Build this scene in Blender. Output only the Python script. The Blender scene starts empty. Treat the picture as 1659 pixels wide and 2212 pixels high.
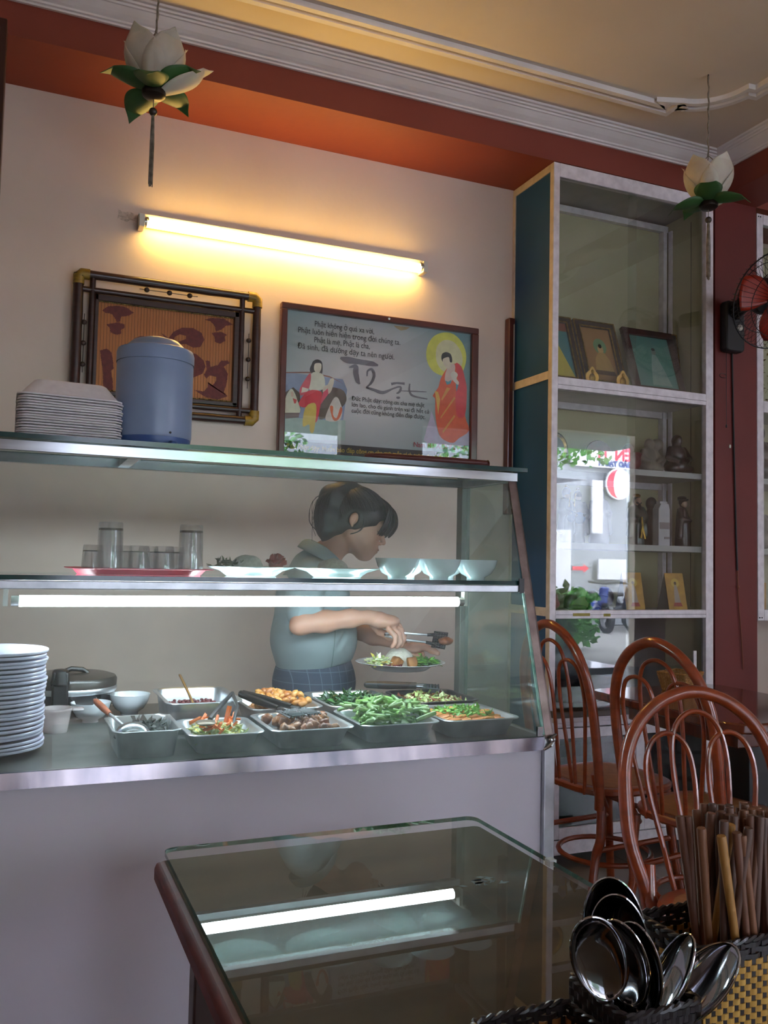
import bpy, bmesh, math, random
import numpy as np
from mathutils import Vector, Matrix, Euler
random.seed(7)
PI = math.pi
SC = bpy.context.scene
COL = SC.collection

# ------------------------------------------------------------------ camera
cam_d = bpy.data.cameras.new('camera'); cam = bpy.data.objects.new('camera', cam_d); COL.objects.link(cam)
YAW, PITCH, ROLL, FPX = 0.396878, 0.056219, 0.0211549, 1889.15
fw = Vector((math.sin(YAW)*math.cos(PITCH), math.cos(YAW)*math.cos(PITCH), math.sin(PITCH)))
r0 = Vector((math.cos(YAW), -math.sin(YAW), 0)); u0 = r0.cross(fw)
rr = r0*math.cos(ROLL)+u0*math.sin(ROLL); uu = -r0*math.sin(ROLL)+u0*math.cos(ROLL)
cam.matrix_world = Matrix(((rr.x, uu.x, -fw.x, 0), (rr.y, uu.y, -fw.y, 0), (rr.z, uu.z, -fw.z, 1.23), (0, 0, 0, 1)))
cam_d.sensor_fit = 'VERTICAL'; cam_d.sensor_height = 36; cam_d.sensor_width = 27
cam_d.lens = FPX/2212*36
cam_d.clip_start = 0.02
SC.camera = cam

# ------------------------------------------------------------------ light: overcast sky through the shop front
w = bpy.data.worlds.new('world'); SC.world = w; w.use_nodes = True
bgn = w.node_tree.nodes['Background']
bgn.inputs[0].default_value = (0.80, 0.84, 1.0, 1); bgn.inputs[1].default_value = 19.0
def portal(name, x0, x1, z0, z1, y):
    l = bpy.data.lights.new(name, 'AREA'); l.shape = 'RECTANGLE'; l.size = x1-x0; l.size_y = z1-z0
    l.cycles.is_portal = True
    o = bpy.data.objects.new(name, l); COL.objects.link(o)
    o.location = ((x0+x1)/2, y, (z0+z1)/2); o.rotation_euler = (PI/2, 0, 0)   # shines along +Y
    return o
portal('doorway_portal', 0.3, 3.37, 0, 2.85, -2.62)
portal('shopfront_portal', 4.4, 7.05, 0, 2.85, -2.62)
SC.view_settings.view_transform = 'Standard'; SC.view_settings.look = 'None'
SC.view_settings.gamma = 1; SC.view_settings.use_curve_mapping = False
SC.view_settings.exposure = 1.42
SC.cycles.use_denoising = True
SC.cycles.max_bounces = 10; SC.cycles.transparent_max_bounces = 24; SC.cycles.sample_clamp_indirect = 6.0
SC.cycles.caustics_reflective = False; SC.cycles.caustics_refractive = False
TUBE_WARM, TUBE_COOL = 16.0, 26.0

# ------------------------------------------------------------------ materials
def lin(h):
    if not isinstance(h, str): return tuple(h)
    h = h.lstrip('#'); c = [int(h[i:i+2], 16)/255 for i in (0, 2, 4)]
    return tuple(v/12.92 if v <= .04045 else ((v+.055)/1.055)**2.4 for v in c)
def c4(h): return lin(h)+(1.0,)
MATS = {}
def mat(name, col, rough=.5, metal=0, col2=None, nscale=6, stretch=(1, 1, 1), bump=0, bscale=60, coat=0, sss=0, spec=.5, emit=None, estr=0, pos=.5):
    if name in MATS: return MATS[name]
    m = bpy.data.materials.new(name); m.use_nodes = True; nt = m.node_tree; N = nt.nodes; b = N['Principled BSDF']
    b.inputs['Base Color'].default_value = c4(col); b.inputs['Roughness'].default_value = rough; b.inputs['Metallic'].default_value = metal
    b.inputs['Specular IOR Level'].default_value = spec
    if coat: b.inputs['Coat Weight'].default_value = coat; b.inputs['Coat Roughness'].default_value = .08
    if sss: b.inputs['Subsurface Weight'].default_value = sss; b.inputs['Subsurface Radius'].default_value = (.01, .004, .002)
    if emit: b.inputs['Emission Color'].default_value = c4(emit); b.inputs['Emission Strength'].default_value = estr
    tc = N.new('ShaderNodeTexCoord'); mp = N.new('ShaderNodeMapping'); mp.inputs['Scale'].default_value = stretch
    nt.links.new(tc.outputs['Object'], mp.inputs[0])
    if col2 is None:
        l = lin(col); col2 = tuple(v*.86 for v in l)
    nz = N.new('ShaderNodeTexNoise'); nz.inputs['Scale'].default_value = nscale; nz.inputs['Detail'].default_value = 5
    rp = N.new('ShaderNodeValToRGB'); rp.color_ramp.elements[0].position = pos-.18; rp.color_ramp.elements[1].position = pos+.18
    rp.color_ramp.elements[0].color = c4(col2); rp.color_ramp.elements[1].color = c4(col)
    nt.links.new(mp.outputs[0], nz.inputs['Vector']); nt.links.new(nz.outputs['Fac'], rp.inputs[0]); nt.links.new(rp.outputs[0], b.inputs['Base Color'])
    if bump:
        n2 = N.new('ShaderNodeTexNoise'); n2.inputs['Scale'].default_value = bscale; n2.inputs['Detail'].default_value = 4
        bp = N.new('ShaderNodeBump'); bp.inputs['Strength'].default_value = bump; bp.inputs['Distance'].default_value = .004
        nt.links.new(mp.outputs[0], n2.inputs['Vector']); nt.links.new(n2.outputs['Fac'], bp.inputs['Height']); nt.links.new(bp.outputs[0], b.inputs['Normal'])
    MATS[name] = m; return m
def emis(name, col, s):
    m = bpy.data.materials.new(name); m.use_nodes = True; nt = m.node_tree; nt.nodes.clear()
    e = nt.nodes.new('ShaderNodeEmission'); e.inputs[0].default_value = tuple(col)+(1,); e.inputs[1].default_value = s
    o = nt.nodes.new('ShaderNodeOutputMaterial'); nt.links.new(e.outputs[0], o.inputs[0]); MATS[name] = m; return m
def glass(name, tint=(.93, .97, .95), haze=0.0, refl=1.0, ior=1.5, hazecol=(.7, .75, .75), rough=0.0):
    """thin clear glass: what lies behind stays straight, the surface mirrors by its angle"""
    if name in MATS: return MATS[name]
    m = bpy.data.materials.new(name); m.use_nodes = True; nt = m.node_tree; N = nt.nodes; N.clear()
    t = N.new('ShaderNodeBsdfTransparent'); t.inputs[0].default_value = tuple(tint)+(1,)
    g = N.new('ShaderNodeBsdfGlossy'); g.inputs['Roughness'].default_value = rough; g.inputs[0].default_value = (.95, .98, .97, 1)
    ge = N.new('ShaderNodeNewGeometry'); dt = N.new('ShaderNodeVectorMath'); dt.operation = 'DOT_PRODUCT'
    nt.links.new(ge.outputs['Incoming'], dt.inputs[0]); nt.links.new(ge.outputs['Normal'], dt.inputs[1])
    def op(kind, a, b=None):
        n_ = N.new('ShaderNodeMath'); n_.operation = kind; n_.use_clamp = kind == 'MULTIPLY_ADD'
        nt.links.new(a, n_.inputs[0])
        if b is not None: n_.inputs[1].default_value = b
        return n_
    ab = op('ABSOLUTE', dt.outputs['Value']); su = N.new('ShaderNodeMath'); su.operation = 'SUBTRACT'; su.inputs[0].default_value = 1; nt.links.new(ab.outputs[0], su.inputs[1])
    pw = op('POWER', su.outputs[0], 5); mu = op('MULTIPLY_ADD', pw.outputs[0], .96*min(refl, 1.02)); mu.inputs[2].default_value = .04*refl   # Schlick reflectance
    mx = N.new('ShaderNodeMixShader'); o = N.new('ShaderNodeOutputMaterial')
    base = t
    if haze:
        d = N.new('ShaderNodeBsdfDiffuse'); d.inputs[0].default_value = tuple(hazecol)+(1,)
        nz = N.new('ShaderNodeTexNoise'); nz.inputs['Scale'].default_value = 7; nz.inputs['Detail'].default_value = 6
        tc = N.new('ShaderNodeTexCoord'); nt.links.new(tc.outputs['Object'], nz.inputs['Vector'])
        mr = N.new('ShaderNodeMapRange'); mr.inputs[1].default_value = .3; mr.inputs[2].default_value = .75
        mr.inputs[3].default_value = haze*.4; mr.inputs[4].default_value = haze*1.5
        nt.links.new(nz.outputs['Fac'], mr.inputs[0])
        mh = N.new('ShaderNodeMixShader'); nt.links.new(mr.outputs[0], mh.inputs[0]); nt.links.new(t.outputs[0], mh.inputs[1]); nt.links.new(d.outputs[0], mh.inputs[2]); base = mh
    nt.links.new(mu.outputs[0], mx.inputs[0]); nt.links.new(base.outputs[0], mx.inputs[1]); nt.links.new(g.outputs[0], mx.inputs[2]); nt.links.new(mx.outputs[0], o.inputs[0])
    MATS[name] = m; return m
def tiles_mat(name, c1, c2, mortar, scale, rough=.35):
    m = mat(name, c1, rough); nt = m.node_tree; N = nt.nodes; b = N['Principled BSDF']
    tc = N.new('ShaderNodeTexCoord'); br = N.new('ShaderNodeTexBrick'); br.offset = 0; br.inputs['Scale'].default_value = scale
    br.inputs['Color1'].default_value = c4(c1); br.inputs['Color2'].default_value = c4(c2); br.inputs['Mortar'].default_value = c4(mortar)
    br.inputs['Brick Width'].default_value = 1; br.inputs['Row Height'].default_value = 1; br.inputs['Mortar Size'].default_value = .008
    nt.links.new(tc.outputs['Object'], br.inputs['Vector']); nt.links.new(br.outputs['Color'], b.inputs['Base Color']); return m

# ------------------------------------------------------------------ mesh building
class MB:
    def __init__(s): s.v = []; s.f = []; s.m = []
    def add(s, vs, fs, mi=0):
        o = len(s.v); s.v += [tuple(v) for v in vs]; s.f += [tuple(i+o for i in f) for f in fs]; s.m += [mi]*len(fs); return s
    def box(s, x0, x1, y0, y1, z0, z1, mi=0, M=None):
        vs = [Vector((x, y, z)) for x in (x0, x1) for y in (y0, y1) for z in (z0, z1)]
        if M is not None: vs = [M @ v for v in vs]
        return s.add(vs, [(0, 1, 3, 2), (4, 6, 7, 5), (0, 4, 5, 1), (2, 3, 7, 6), (0, 2, 6, 4), (1, 5, 7, 3)], mi)
    def tube(s, path, r, n=8, closed=False, mi=0, flat=1.0, up=None):
        P = [Vector(p) for p in path]; k = len(P); R = r if isinstance(r, (list, tuple)) else [r]*k
        vs = []; prev = None
        for i in range(k):
            if closed: t = P[(i+1) % k]-P[i-1]
            else: t = P[min(i+1, k-1)]-P[max(i-1, 0)]
            t.normalize()
            if prev is None:
                a = Vector(up) if up else (Vector((0, 0, 1)) if abs(t.z) < .9 else Vector((1, 0, 0)))
                n1 = (a-t*a.dot(t)).normalized()
            else:
                n1 = prev-t*prev.dot(t)
                n1 = n1.normalized() if n1.length > 1e-6 else t.orthogonal().normalized()
            prev = n1; n2 = t.cross(n1)
            for j in range(n):
                a = 2*PI*j/n; vs.append(P[i]+(n1*math.cos(a)*flat+n2*math.sin(a))*R[i])
        fs = []
        for i in range(k if closed else k-1):
            a, b = i*n, ((i+1) % k)*n
            for j in range(n): fs.append((a+j, a+(j+1) % n, b+(j+1) % n, b+j))
        if not closed: fs += [tuple(range(n-1, -1, -1)), tuple((k-1)*n+j for j in range(n))]
        return s.add(vs, fs, mi)
    def lathe(s, prof, n=24, c=(0, 0, 0), mi=0, sx=1, sy=1, M=None, cap=True):
        vs = []
        for r, z in prof:
            for j in range(n):
                a = 2*PI*j/n; vs.append(Vector((c[0]+r*sx*math.cos(a), c[1]+r*sy*math.sin(a), c[2]+z)))
        if M is not None: vs = [M @ v for v in vs]
        fs = []
        for i in range(len(prof)-1):
            for j in range(n): fs.append((i*n+j, i*n+(j+1) % n, (i+1)*n+(j+1) % n, (i+1)*n+j))
        if cap:
            if prof[0][0] > 1e-6: fs.append(tuple(range(n-1, -1, -1)))
            if prof[-1][0] > 1e-6: fs.append(tuple((len(prof)-1)*n+j for j in range(n)))
        return s.add(vs, fs, mi)
    def ell(s, c, r, n=12, m=8, mi=0, M=None):
        if not isinstance(r, (tuple, list)): r = (r, r, r)
        vs = []; fs = []
        for i in range(m+1):
            t = PI*i/m
            for j in range(n):
                a = 2*PI*j/n; v = Vector((r[0]*math.sin(t)*math.cos(a), r[1]*math.sin(t)*math.sin(a), -r[2]*math.cos(t)))
                if M is not None: v = M @ v
                vs.append(v+Vector(c))
        for i in range(m):
            for j in range(n): fs.append((i*n+j, i*n+(j+1) % n, (i+1)*n+(j+1) % n, (i+1)*n+j))
        return s.add(vs, fs, mi)
    def prism(s, pts, a0, a1, axis='y', mi=0, cap=True):
        """2-D outline (counter-clockwise or not) pushed from a0 to a1 along an axis"""
        def P(p, a): return {'y': (p[0], a, p[1]), 'z': (p[0], p[1], a), 'x': (a, p[0], p[1])}[axis]
        n = len(pts); vs = [P(p, a0) for p in pts]+[P(p, a1) for p in pts]
        fs = [(j, (j+1) % n, n+(j+1) % n, n+j) for j in range(n)]
        if cap: fs += [tuple(range(n-1, -1, -1)), tuple(range(n, 2*n))]
        return s.add(vs, fs, mi)
    def grid(s, fn, nu, nv, mi=0, closed_u=False):
        vs = [fn(i/(nu if closed_u else nu-1), j/(nv-1)) for i in range(nu) for j in range(nv)]
        fs = []
        for i in range(nu if closed_u else nu-1):
            for j in range(nv-1):
                a = i*nv+j; b = ((i+1) % nu)*nv+j; fs.append((a, b, b+1, a+1))
        return s.add(vs, fs, mi)
    def mesh(s, name, mats, smooth=True, angle=40, weld=0):
        me = bpy.data.meshes.new(name); me.from_pydata([tuple(v) for v in s.v], [], s.f)
        if not isinstance(mats, (list, tuple)): mats = [mats]
        for m in mats: me.materials.append(m)
        me.polygons.foreach_set('material_index', s.m)
        bm = bmesh.new(); bm.from_mesh(me)
        if weld: bmesh.ops.remove_doubles(bm, verts=bm.verts, dist=weld)
        bmesh.ops.recalc_face_normals(bm, faces=bm.faces); bm.to_mesh(me); bm.free()
        if smooth:
            me.polygons.foreach_set('use_smooth', [True]*len(me.polygons)); me.set_sharp_from_angle(angle=math.radians(angle))
        me.update(); return me
    def build(s, name, mats, parent=None, smooth=True, angle=40, weld=0, bevel=0, loc=None, solid=0, label=None):
        o = bpy.data.objects.new(name, s.mesh(name, mats, smooth, angle, weld)); COL.objects.link(o)
        if parent is not None: o.parent = parent
        if loc is not None: o.location = loc
        if solid:
            md = o.modifiers.new('thick', 'SOLIDIFY'); md.thickness = solid; md.offset = 0
        if bevel:
            md = o.modifiers.new('bevel', 'BEVEL'); md.width = bevel; md.segments = 2; md.limit_method = 'ANGLE'; md.angle_limit = math.radians(50)
        if label: o['label'] = label
        return o
def tag(o, label, cat, group=None, kind=None):
    o['label'] = label; o['category'] = cat
    if group: o['group'] = group
    if kind: o['kind'] = kind
    return o
def thing(name, label, cat, loc=(0, 0, 0), rotz=0, group=None, kind=None):
    o = bpy.data.objects.new(name, None); COL.objects.link(o); o.location = loc; o.rotation_euler = (0, 0, rotz); o.empty_display_size = .05
    return tag(o, label, cat, group, kind)
def struct(name, mb, m, parent=None, label=None, **k):
    o = mb.build(name, m, parent, **k)
    if parent is None: o['kind'] = 'structure'
    if label: o['label'] = label
    return o
def inst(src, name, parent=None, M=None):
    o = bpy.data.objects.new(name, src.data if hasattr(src, 'data') else src); COL.objects.link(o)
    if parent is not None: o.parent = parent
    if M is not None: o.matrix_local = M
    return o
def copy_tree(src, loc=None, rotz=None, label=None, parent=None):
    o = src.copy(); COL.objects.link(o); o.parent = parent
    if loc is not None: o.location = loc
    if rotz is not None: o.rotation_euler = (0, 0, rotz)
    if label: o['label'] = label
    for ch in src.children:
        c = copy_tree(ch, parent=o); c.matrix_parent_inverse = ch.matrix_parent_inverse.copy()
    return o
def arc(c, r, a0, a1, n): return [(c[0]+r*math.cos(math.radians(a0+(a1-a0)*i/n)), c[1]+r*math.sin(math.radians(a0+(a1-a0)*i/n))) for i in range(n+1)]
def rrect(x0, x1, y0, y1, r, n=4):
    return arc((x1-r, y1-r), r, 0, 90, n)+arc((x0+r, y1-r), r, 90, 180, n)+arc((x0+r, y0+r), r, 180, 270, n)+arc((x1-r, y0+r), r, 270, 360, n)
def smooth_path(P, n=6, closed=False):
    P = [Vector(p) for p in P]; out = []; k = len(P)
    for i in range(k if closed else k-1):
        g = (lambda q: P[q % k]) if closed else (lambda q: P[max(0, min(k-1, q))])
        a, b, c, d = g(i-1), g(i), g(i+1), g(i+2)
        for j in range(n):
            t = j/n; out.append(.5*((2*b)+(-a+c)*t+(2*a-5*b+4*c-d)*t*t+(-a+3*b-3*c+d)*t**3))
    if not closed: out.append(P[-1])
    return out
HORN = {'ơ': 'o', 'ờ': 'ò', 'ở': 'ỏ', 'ỡ': 'õ', 'ợ': 'ọ', 'ớ': 'ó'}
def text_mb(body, size, x, z, y, bold=0, align='LEFT', width=None, shear=0):
    """lettering; horned o vowels are drawn as o plus a small horn"""
    plain = ''.join(HORN.get(c, c) for c in body); hx = []
    for i, c in enumerate(body):
        if c in HORN: hx.append(max(v[0] for v in text_raw(plain[:i+1], size, 0, 0, 0).v))
    m = text_raw(plain, size, 0, 0, 0, bold); s_ = size
    for h in hx:
        m.add([(h-.10*s_, 0, .40*s_), (h-.02*s_, 0, .44*s_), (h+.0*s_, 0, .53*s_), (h+.07*s_, 0, .53*s_), (h+.055*s_, 0, .42*s_), (h-.045*s_, 0, .33*s_)], [(0, 1, 5), (1, 4, 5), (1, 2, 4), (2, 3, 4)])
    mx = max(v[0] for v in m.v)-min(v[0] for v in m.v); k = width/mx if width else 1
    m.v = [(x+v[0]*k, y, z+v[2]) for v in m.v]; return m
def text_raw(body, size, x, z, y, bold=0, align='LEFT', width=None, shear=0):
    """flat lettering standing in the XZ plane, facing -Y"""
    cu = bpy.data.curves.new('lettering', 'FONT'); cu.body = body; cu.size = size; cu.offset = bold; cu.align_x = align; cu.resolution_u = 3; cu.shear = shear
    o = bpy.data.objects.new('lettering', cu); COL.objects.link(o)
    dg = bpy.context.evaluated_depsgraph_get(); me = bpy.data.meshes.new_from_object(o.evaluated_get(dg))
    bpy.data.objects.remove(o); bpy.data.curves.remove(cu)
    mb = MB(); vs = [v.co for v in me.vertices]
    sx = 1
    if width and vs:
        mx = max(v.x for v in vs)-min(v.x for v in vs); sx = width/mx
    mb.add([(x+v.x*sx, y, z+v.y) for v in vs], [tuple(p.vertices) for p in me.polygons]); bpy.data.meshes.remove(me); return mb

# ------------------------------------------------------------------ smooth bodies (distance field turned into one continuous skin)
class SDF:
    def __init__(s, lo, hi, h):
        s.lo = np.array(lo, float); s.h = h; s.n = np.ceil((np.array(hi)-s.lo)/h).astype(int)+1; s.a = np.full(s.n, 1.0, np.float32)
    def _sub(s, lo, hi):
        i0 = np.clip(np.floor((lo-s.lo)/s.h).astype(int), 0, s.n); i1 = np.clip(np.ceil((hi-s.lo)/s.h).astype(int)+1, 0, s.n)
        if (i1 <= i0).any(): return None, None
        ax = [(s.lo[k]+s.h*np.arange(i0[k], i1[k])).astype(np.float32) for k in range(3)]
        return tuple(slice(i0[k], i1[k]) for k in range(3)), np.stack(np.meshgrid(*ax, indexing='ij'), -1)
    def _mix(s, sl, d, k, sub=False):
        a = s.a[sl]
        if sub:
            hh = np.clip(.5-.5*(a+d)/k, 0, 1); s.a[sl] = a*(1-hh)-d*hh+k*hh*(1-hh)
        else:
            hh = np.clip(.5+.5*(d-a)/k, 0, 1); s.a[sl] = d*(1-hh)+a*hh-k*hh*(1-hh)
    def cap(s, a, b, ra, rb=None, k=.01, sub=False):
        rb = ra if rb is None else rb; a = np.array(a, float); b = np.array(b, float); m = max(ra, rb)+k*1.5+s.h*2
        sl, P = s._sub(np.minimum(a, b)-m, np.maximum(a, b)+m)
        if sl is None: return s
        ab = b-a; t = np.clip(((P-a)@ab)/max(ab@ab, 1e-9), 0, 1); d = np.linalg.norm(P-a-t[..., None]*ab, axis=-1)-(ra+(rb-ra)*t)
        s._mix(sl, d.astype(np.float32), k, sub); return s
    def chain(s, pts, rs, k=.01):
        for i in range(len(pts)-1): s.cap(pts[i], pts[i+1], rs[i], rs[i+1], k)
        return s
    def ell(s, c, r, R=None, k=.01, sub=False):
        c = np.array(c, float); r = np.array(r, float) if not np.isscalar(r) else np.array([r]*3); m = r.max()+k*1.5+s.h*2
        sl, P = s._sub(c-m, c+m)
        if sl is None: return s
        Q = P-c
        if R is not None: Q = Q@np.array(R, float)     # columns of R are the local axes
        k0 = np.linalg.norm(Q/r, axis=-1); k1 = np.linalg.norm(Q/(r*r), axis=-1); d = k0*(k0-1)/np.maximum(k1, 1e-6)
        s._mix(sl, d.astype(np.float32), k, sub); return s
    def cut(s, c, nrm, k=.004):
        """remove what lies on the side the normal points to"""
        sl, P = s._sub(s.lo, s.lo+s.h*(s.n-1)); nrm = np.array(nrm, float); nrm /= np.linalg.norm(nrm)
        s.a = np.maximum(s.a, ((P-np.array(c))@nrm).astype(np.float32)) if sl else s.a; return s
    def mb(s):
        a = s.a; a[0] = a[-1] = 1; a[:, 0] = a[:, -1] = 1; a[:, :, 0] = a[:, :, -1] = 1
        ins = a < 0; n = a.shape
        c = [ins[dx:n[0]-1+dx, dy:n[1]-1+dy, dz:n[2]-1+dz] for dx in (0, 1) for dy in (0, 1) for dz in (0, 1)]
        sm = sum(x.astype(np.int8) for x in c); act = (sm > 0) & (sm < 8)
        idx = np.argwhere(act); ids = np.full(act.shape, -1, np.int32); ids[tuple(idx.T)] = np.arange(len(idx))
        pos = np.zeros((len(idx), 3)); cnt = np.zeros(len(idx))
        for ax in range(3):
            for o1 in (0, 1):
                for o2 in (0, 1):
                    off = [0, 0, 0]; oth = [q for q in range(3) if q != ax]; off[oth[0]] = o1; off[oth[1]] = o2
                    p0 = idx+np.array(off); p1 = p0.copy(); p1[:, ax] += 1
                    v0 = a[tuple(p0.T)]; v1 = a[tuple(p1.T)]; cr = (v0 < 0) != (v1 < 0)
                    t = np.where(cr, v0/np.where(cr, v0-v1, 1), 0); q = p0.astype(float); q[:, ax] += t
                    pos[cr] += q[cr]; cnt[cr] += 1
        pos = pos/cnt[:, None]*s.h+s.lo
        F = []
        for ax in range(3):
            sl0 = [slice(None)]*3; sl1 = [slice(None)]*3; sl0[ax] = slice(0, -1); sl1[ax] = slice(1, None)
            e = np.argwhere(ins[tuple(sl0)] != ins[tuple(sl1)]); oth = [q for q in range(3) if q != ax]
            e = e[(e[:, oth[0]] > 0) & (e[:, oth[1]] > 0)]
            flip = ins[tuple(e.T)]
            q = []
            for d1, d2 in ((-1, -1), (0, -1), (0, 0), (-1, 0)):
                p = e.copy(); p[:, oth[0]] += d1; p[:, oth[1]] += d2; q.append(ids[tuple(p.T)])
            q = np.stack(q, 1)
            if ax == 1: flip = ~flip
            q[flip] = q[flip][:, ::-1]; F.append(q)
        F = np.concatenate(F); m = MB(); m.v = [tuple(v) for v in pos]; m.f = [tuple(int(i) for i in f) for f in F]; m.m = [0]*len(m.f); return m

# ------------------------------------------------------------------ palette
cream = mat('cream_wall_paint', 'e4d2c6', .75, col2='d8c4b6', nscale=1.6, bump=.25, bscale=25)
redp = mat('oxblood_beam_paint', '863a2a', .6, col2='7a3224', nscale=2, bump=.15, bscale=30)
redcol = mat('dark_red_column_paint', '6c2019', .6, col2='5f1b15', nscale=3, bump=.1)
whitep = mat('white_plaster', 'efe9e8', .6, col2='e2dbda', nscale=5)
ceilp = mat('ceiling_paint', 'e2d4c6', .8, col2='d9cabb', nscale=2)
floorm = tiles_mat('floor_tiles', '6b6058', '746960', '3e3833', 1/.4, .3)
alum = mat('white_aluminium', 'ece4e9', .4, col2='d6cdd2', nscale=30, metal=.0, bump=.05)
alumcream = mat('cream_aluminium', 'd8c9b4', .45, col2='c6b6a0', nscale=30)
bluep = mat('petrol_blue_panel', '1d5078', .5, col2='19476c', nscale=3)
steel = mat('stainless_steel', 'cfd1d4', .16, 1, col2='a9acb2', nscale=4, stretch=(1, 1, 8))
steelb = mat('brushed_steel', 'd2d5d9', .34, .9, col2='a9adb2', nscale=14)
steeldk = mat('brown_reflection_steel', '9a8a86', .35, .9, col2='7c6b68', nscale=20)  # brown tones imitate what the sloping bars reflect
whlam = mat('white_laminate', 'd8d2dc', .32, col2='cdc7d2', nscale=1.5)
gl = glass('clear_glass', (.95, .98, .97), haze=.02)
glcase = glass('case_glass', (.93, .965, .95), haze=.06, hazecol=(.6, .72, .75))
glside = glass('side_glass', (.80, .88, .84), haze=.07, hazecol=(.35, .45, .42))
glshelf = glass('shelf_glass', (.85, .93, .90), haze=.30, hazecol=(.7, .8, .8))
gledge = mat('green_glass_edge', '1f4a48', .12, col2='16383a', nscale=20, spec=.8)
glcab = glass('cabinet_glass', (.95, .97, .96), haze=.012, refl=1.25, hazecol=(.5, .5, .5))
glpic = glass('picture_glass', (.97, .98, .98), haze=.01, refl=.8, hazecol=(.5, .55, .6))
glcup = glass('tumbler_glass', (.90, .89, .90), haze=.10, refl=2.6, hazecol=(.9, .9, .95))
porc = mat('white_porcelain', 'e6eaf0', .15, col2='dfe4ea', nscale=3, coat=.4)
blk = mat('black_plastic', '141416', .4, col2='0e0e10', nscale=10)
brown = mat('dark_brown_bamboo', '3b1f1c', .35, col2='2a1512', nscale=14, stretch=(1, 1, 6), coat=.3)
woodred = mat('red_brown_frame_wood', '5c2418', .35, col2='471a11', nscale=9, stretch=(1, 8, 1), coat=.4)
chairm = mat('varnished_orange_brown_wood', '98401c', .28, col2='7a3014', nscale=10, stretch=(1, 1, 4), coat=.6)
rattan = mat('rattan_seat', 'a06a40', .5, col2='8b5a34', nscale=30, bump=.3)
black_steel = mat('polished_spoon_steel', 'd0d0d4', .07, 1, col2='b0b0b6', nscale=3)
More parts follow.
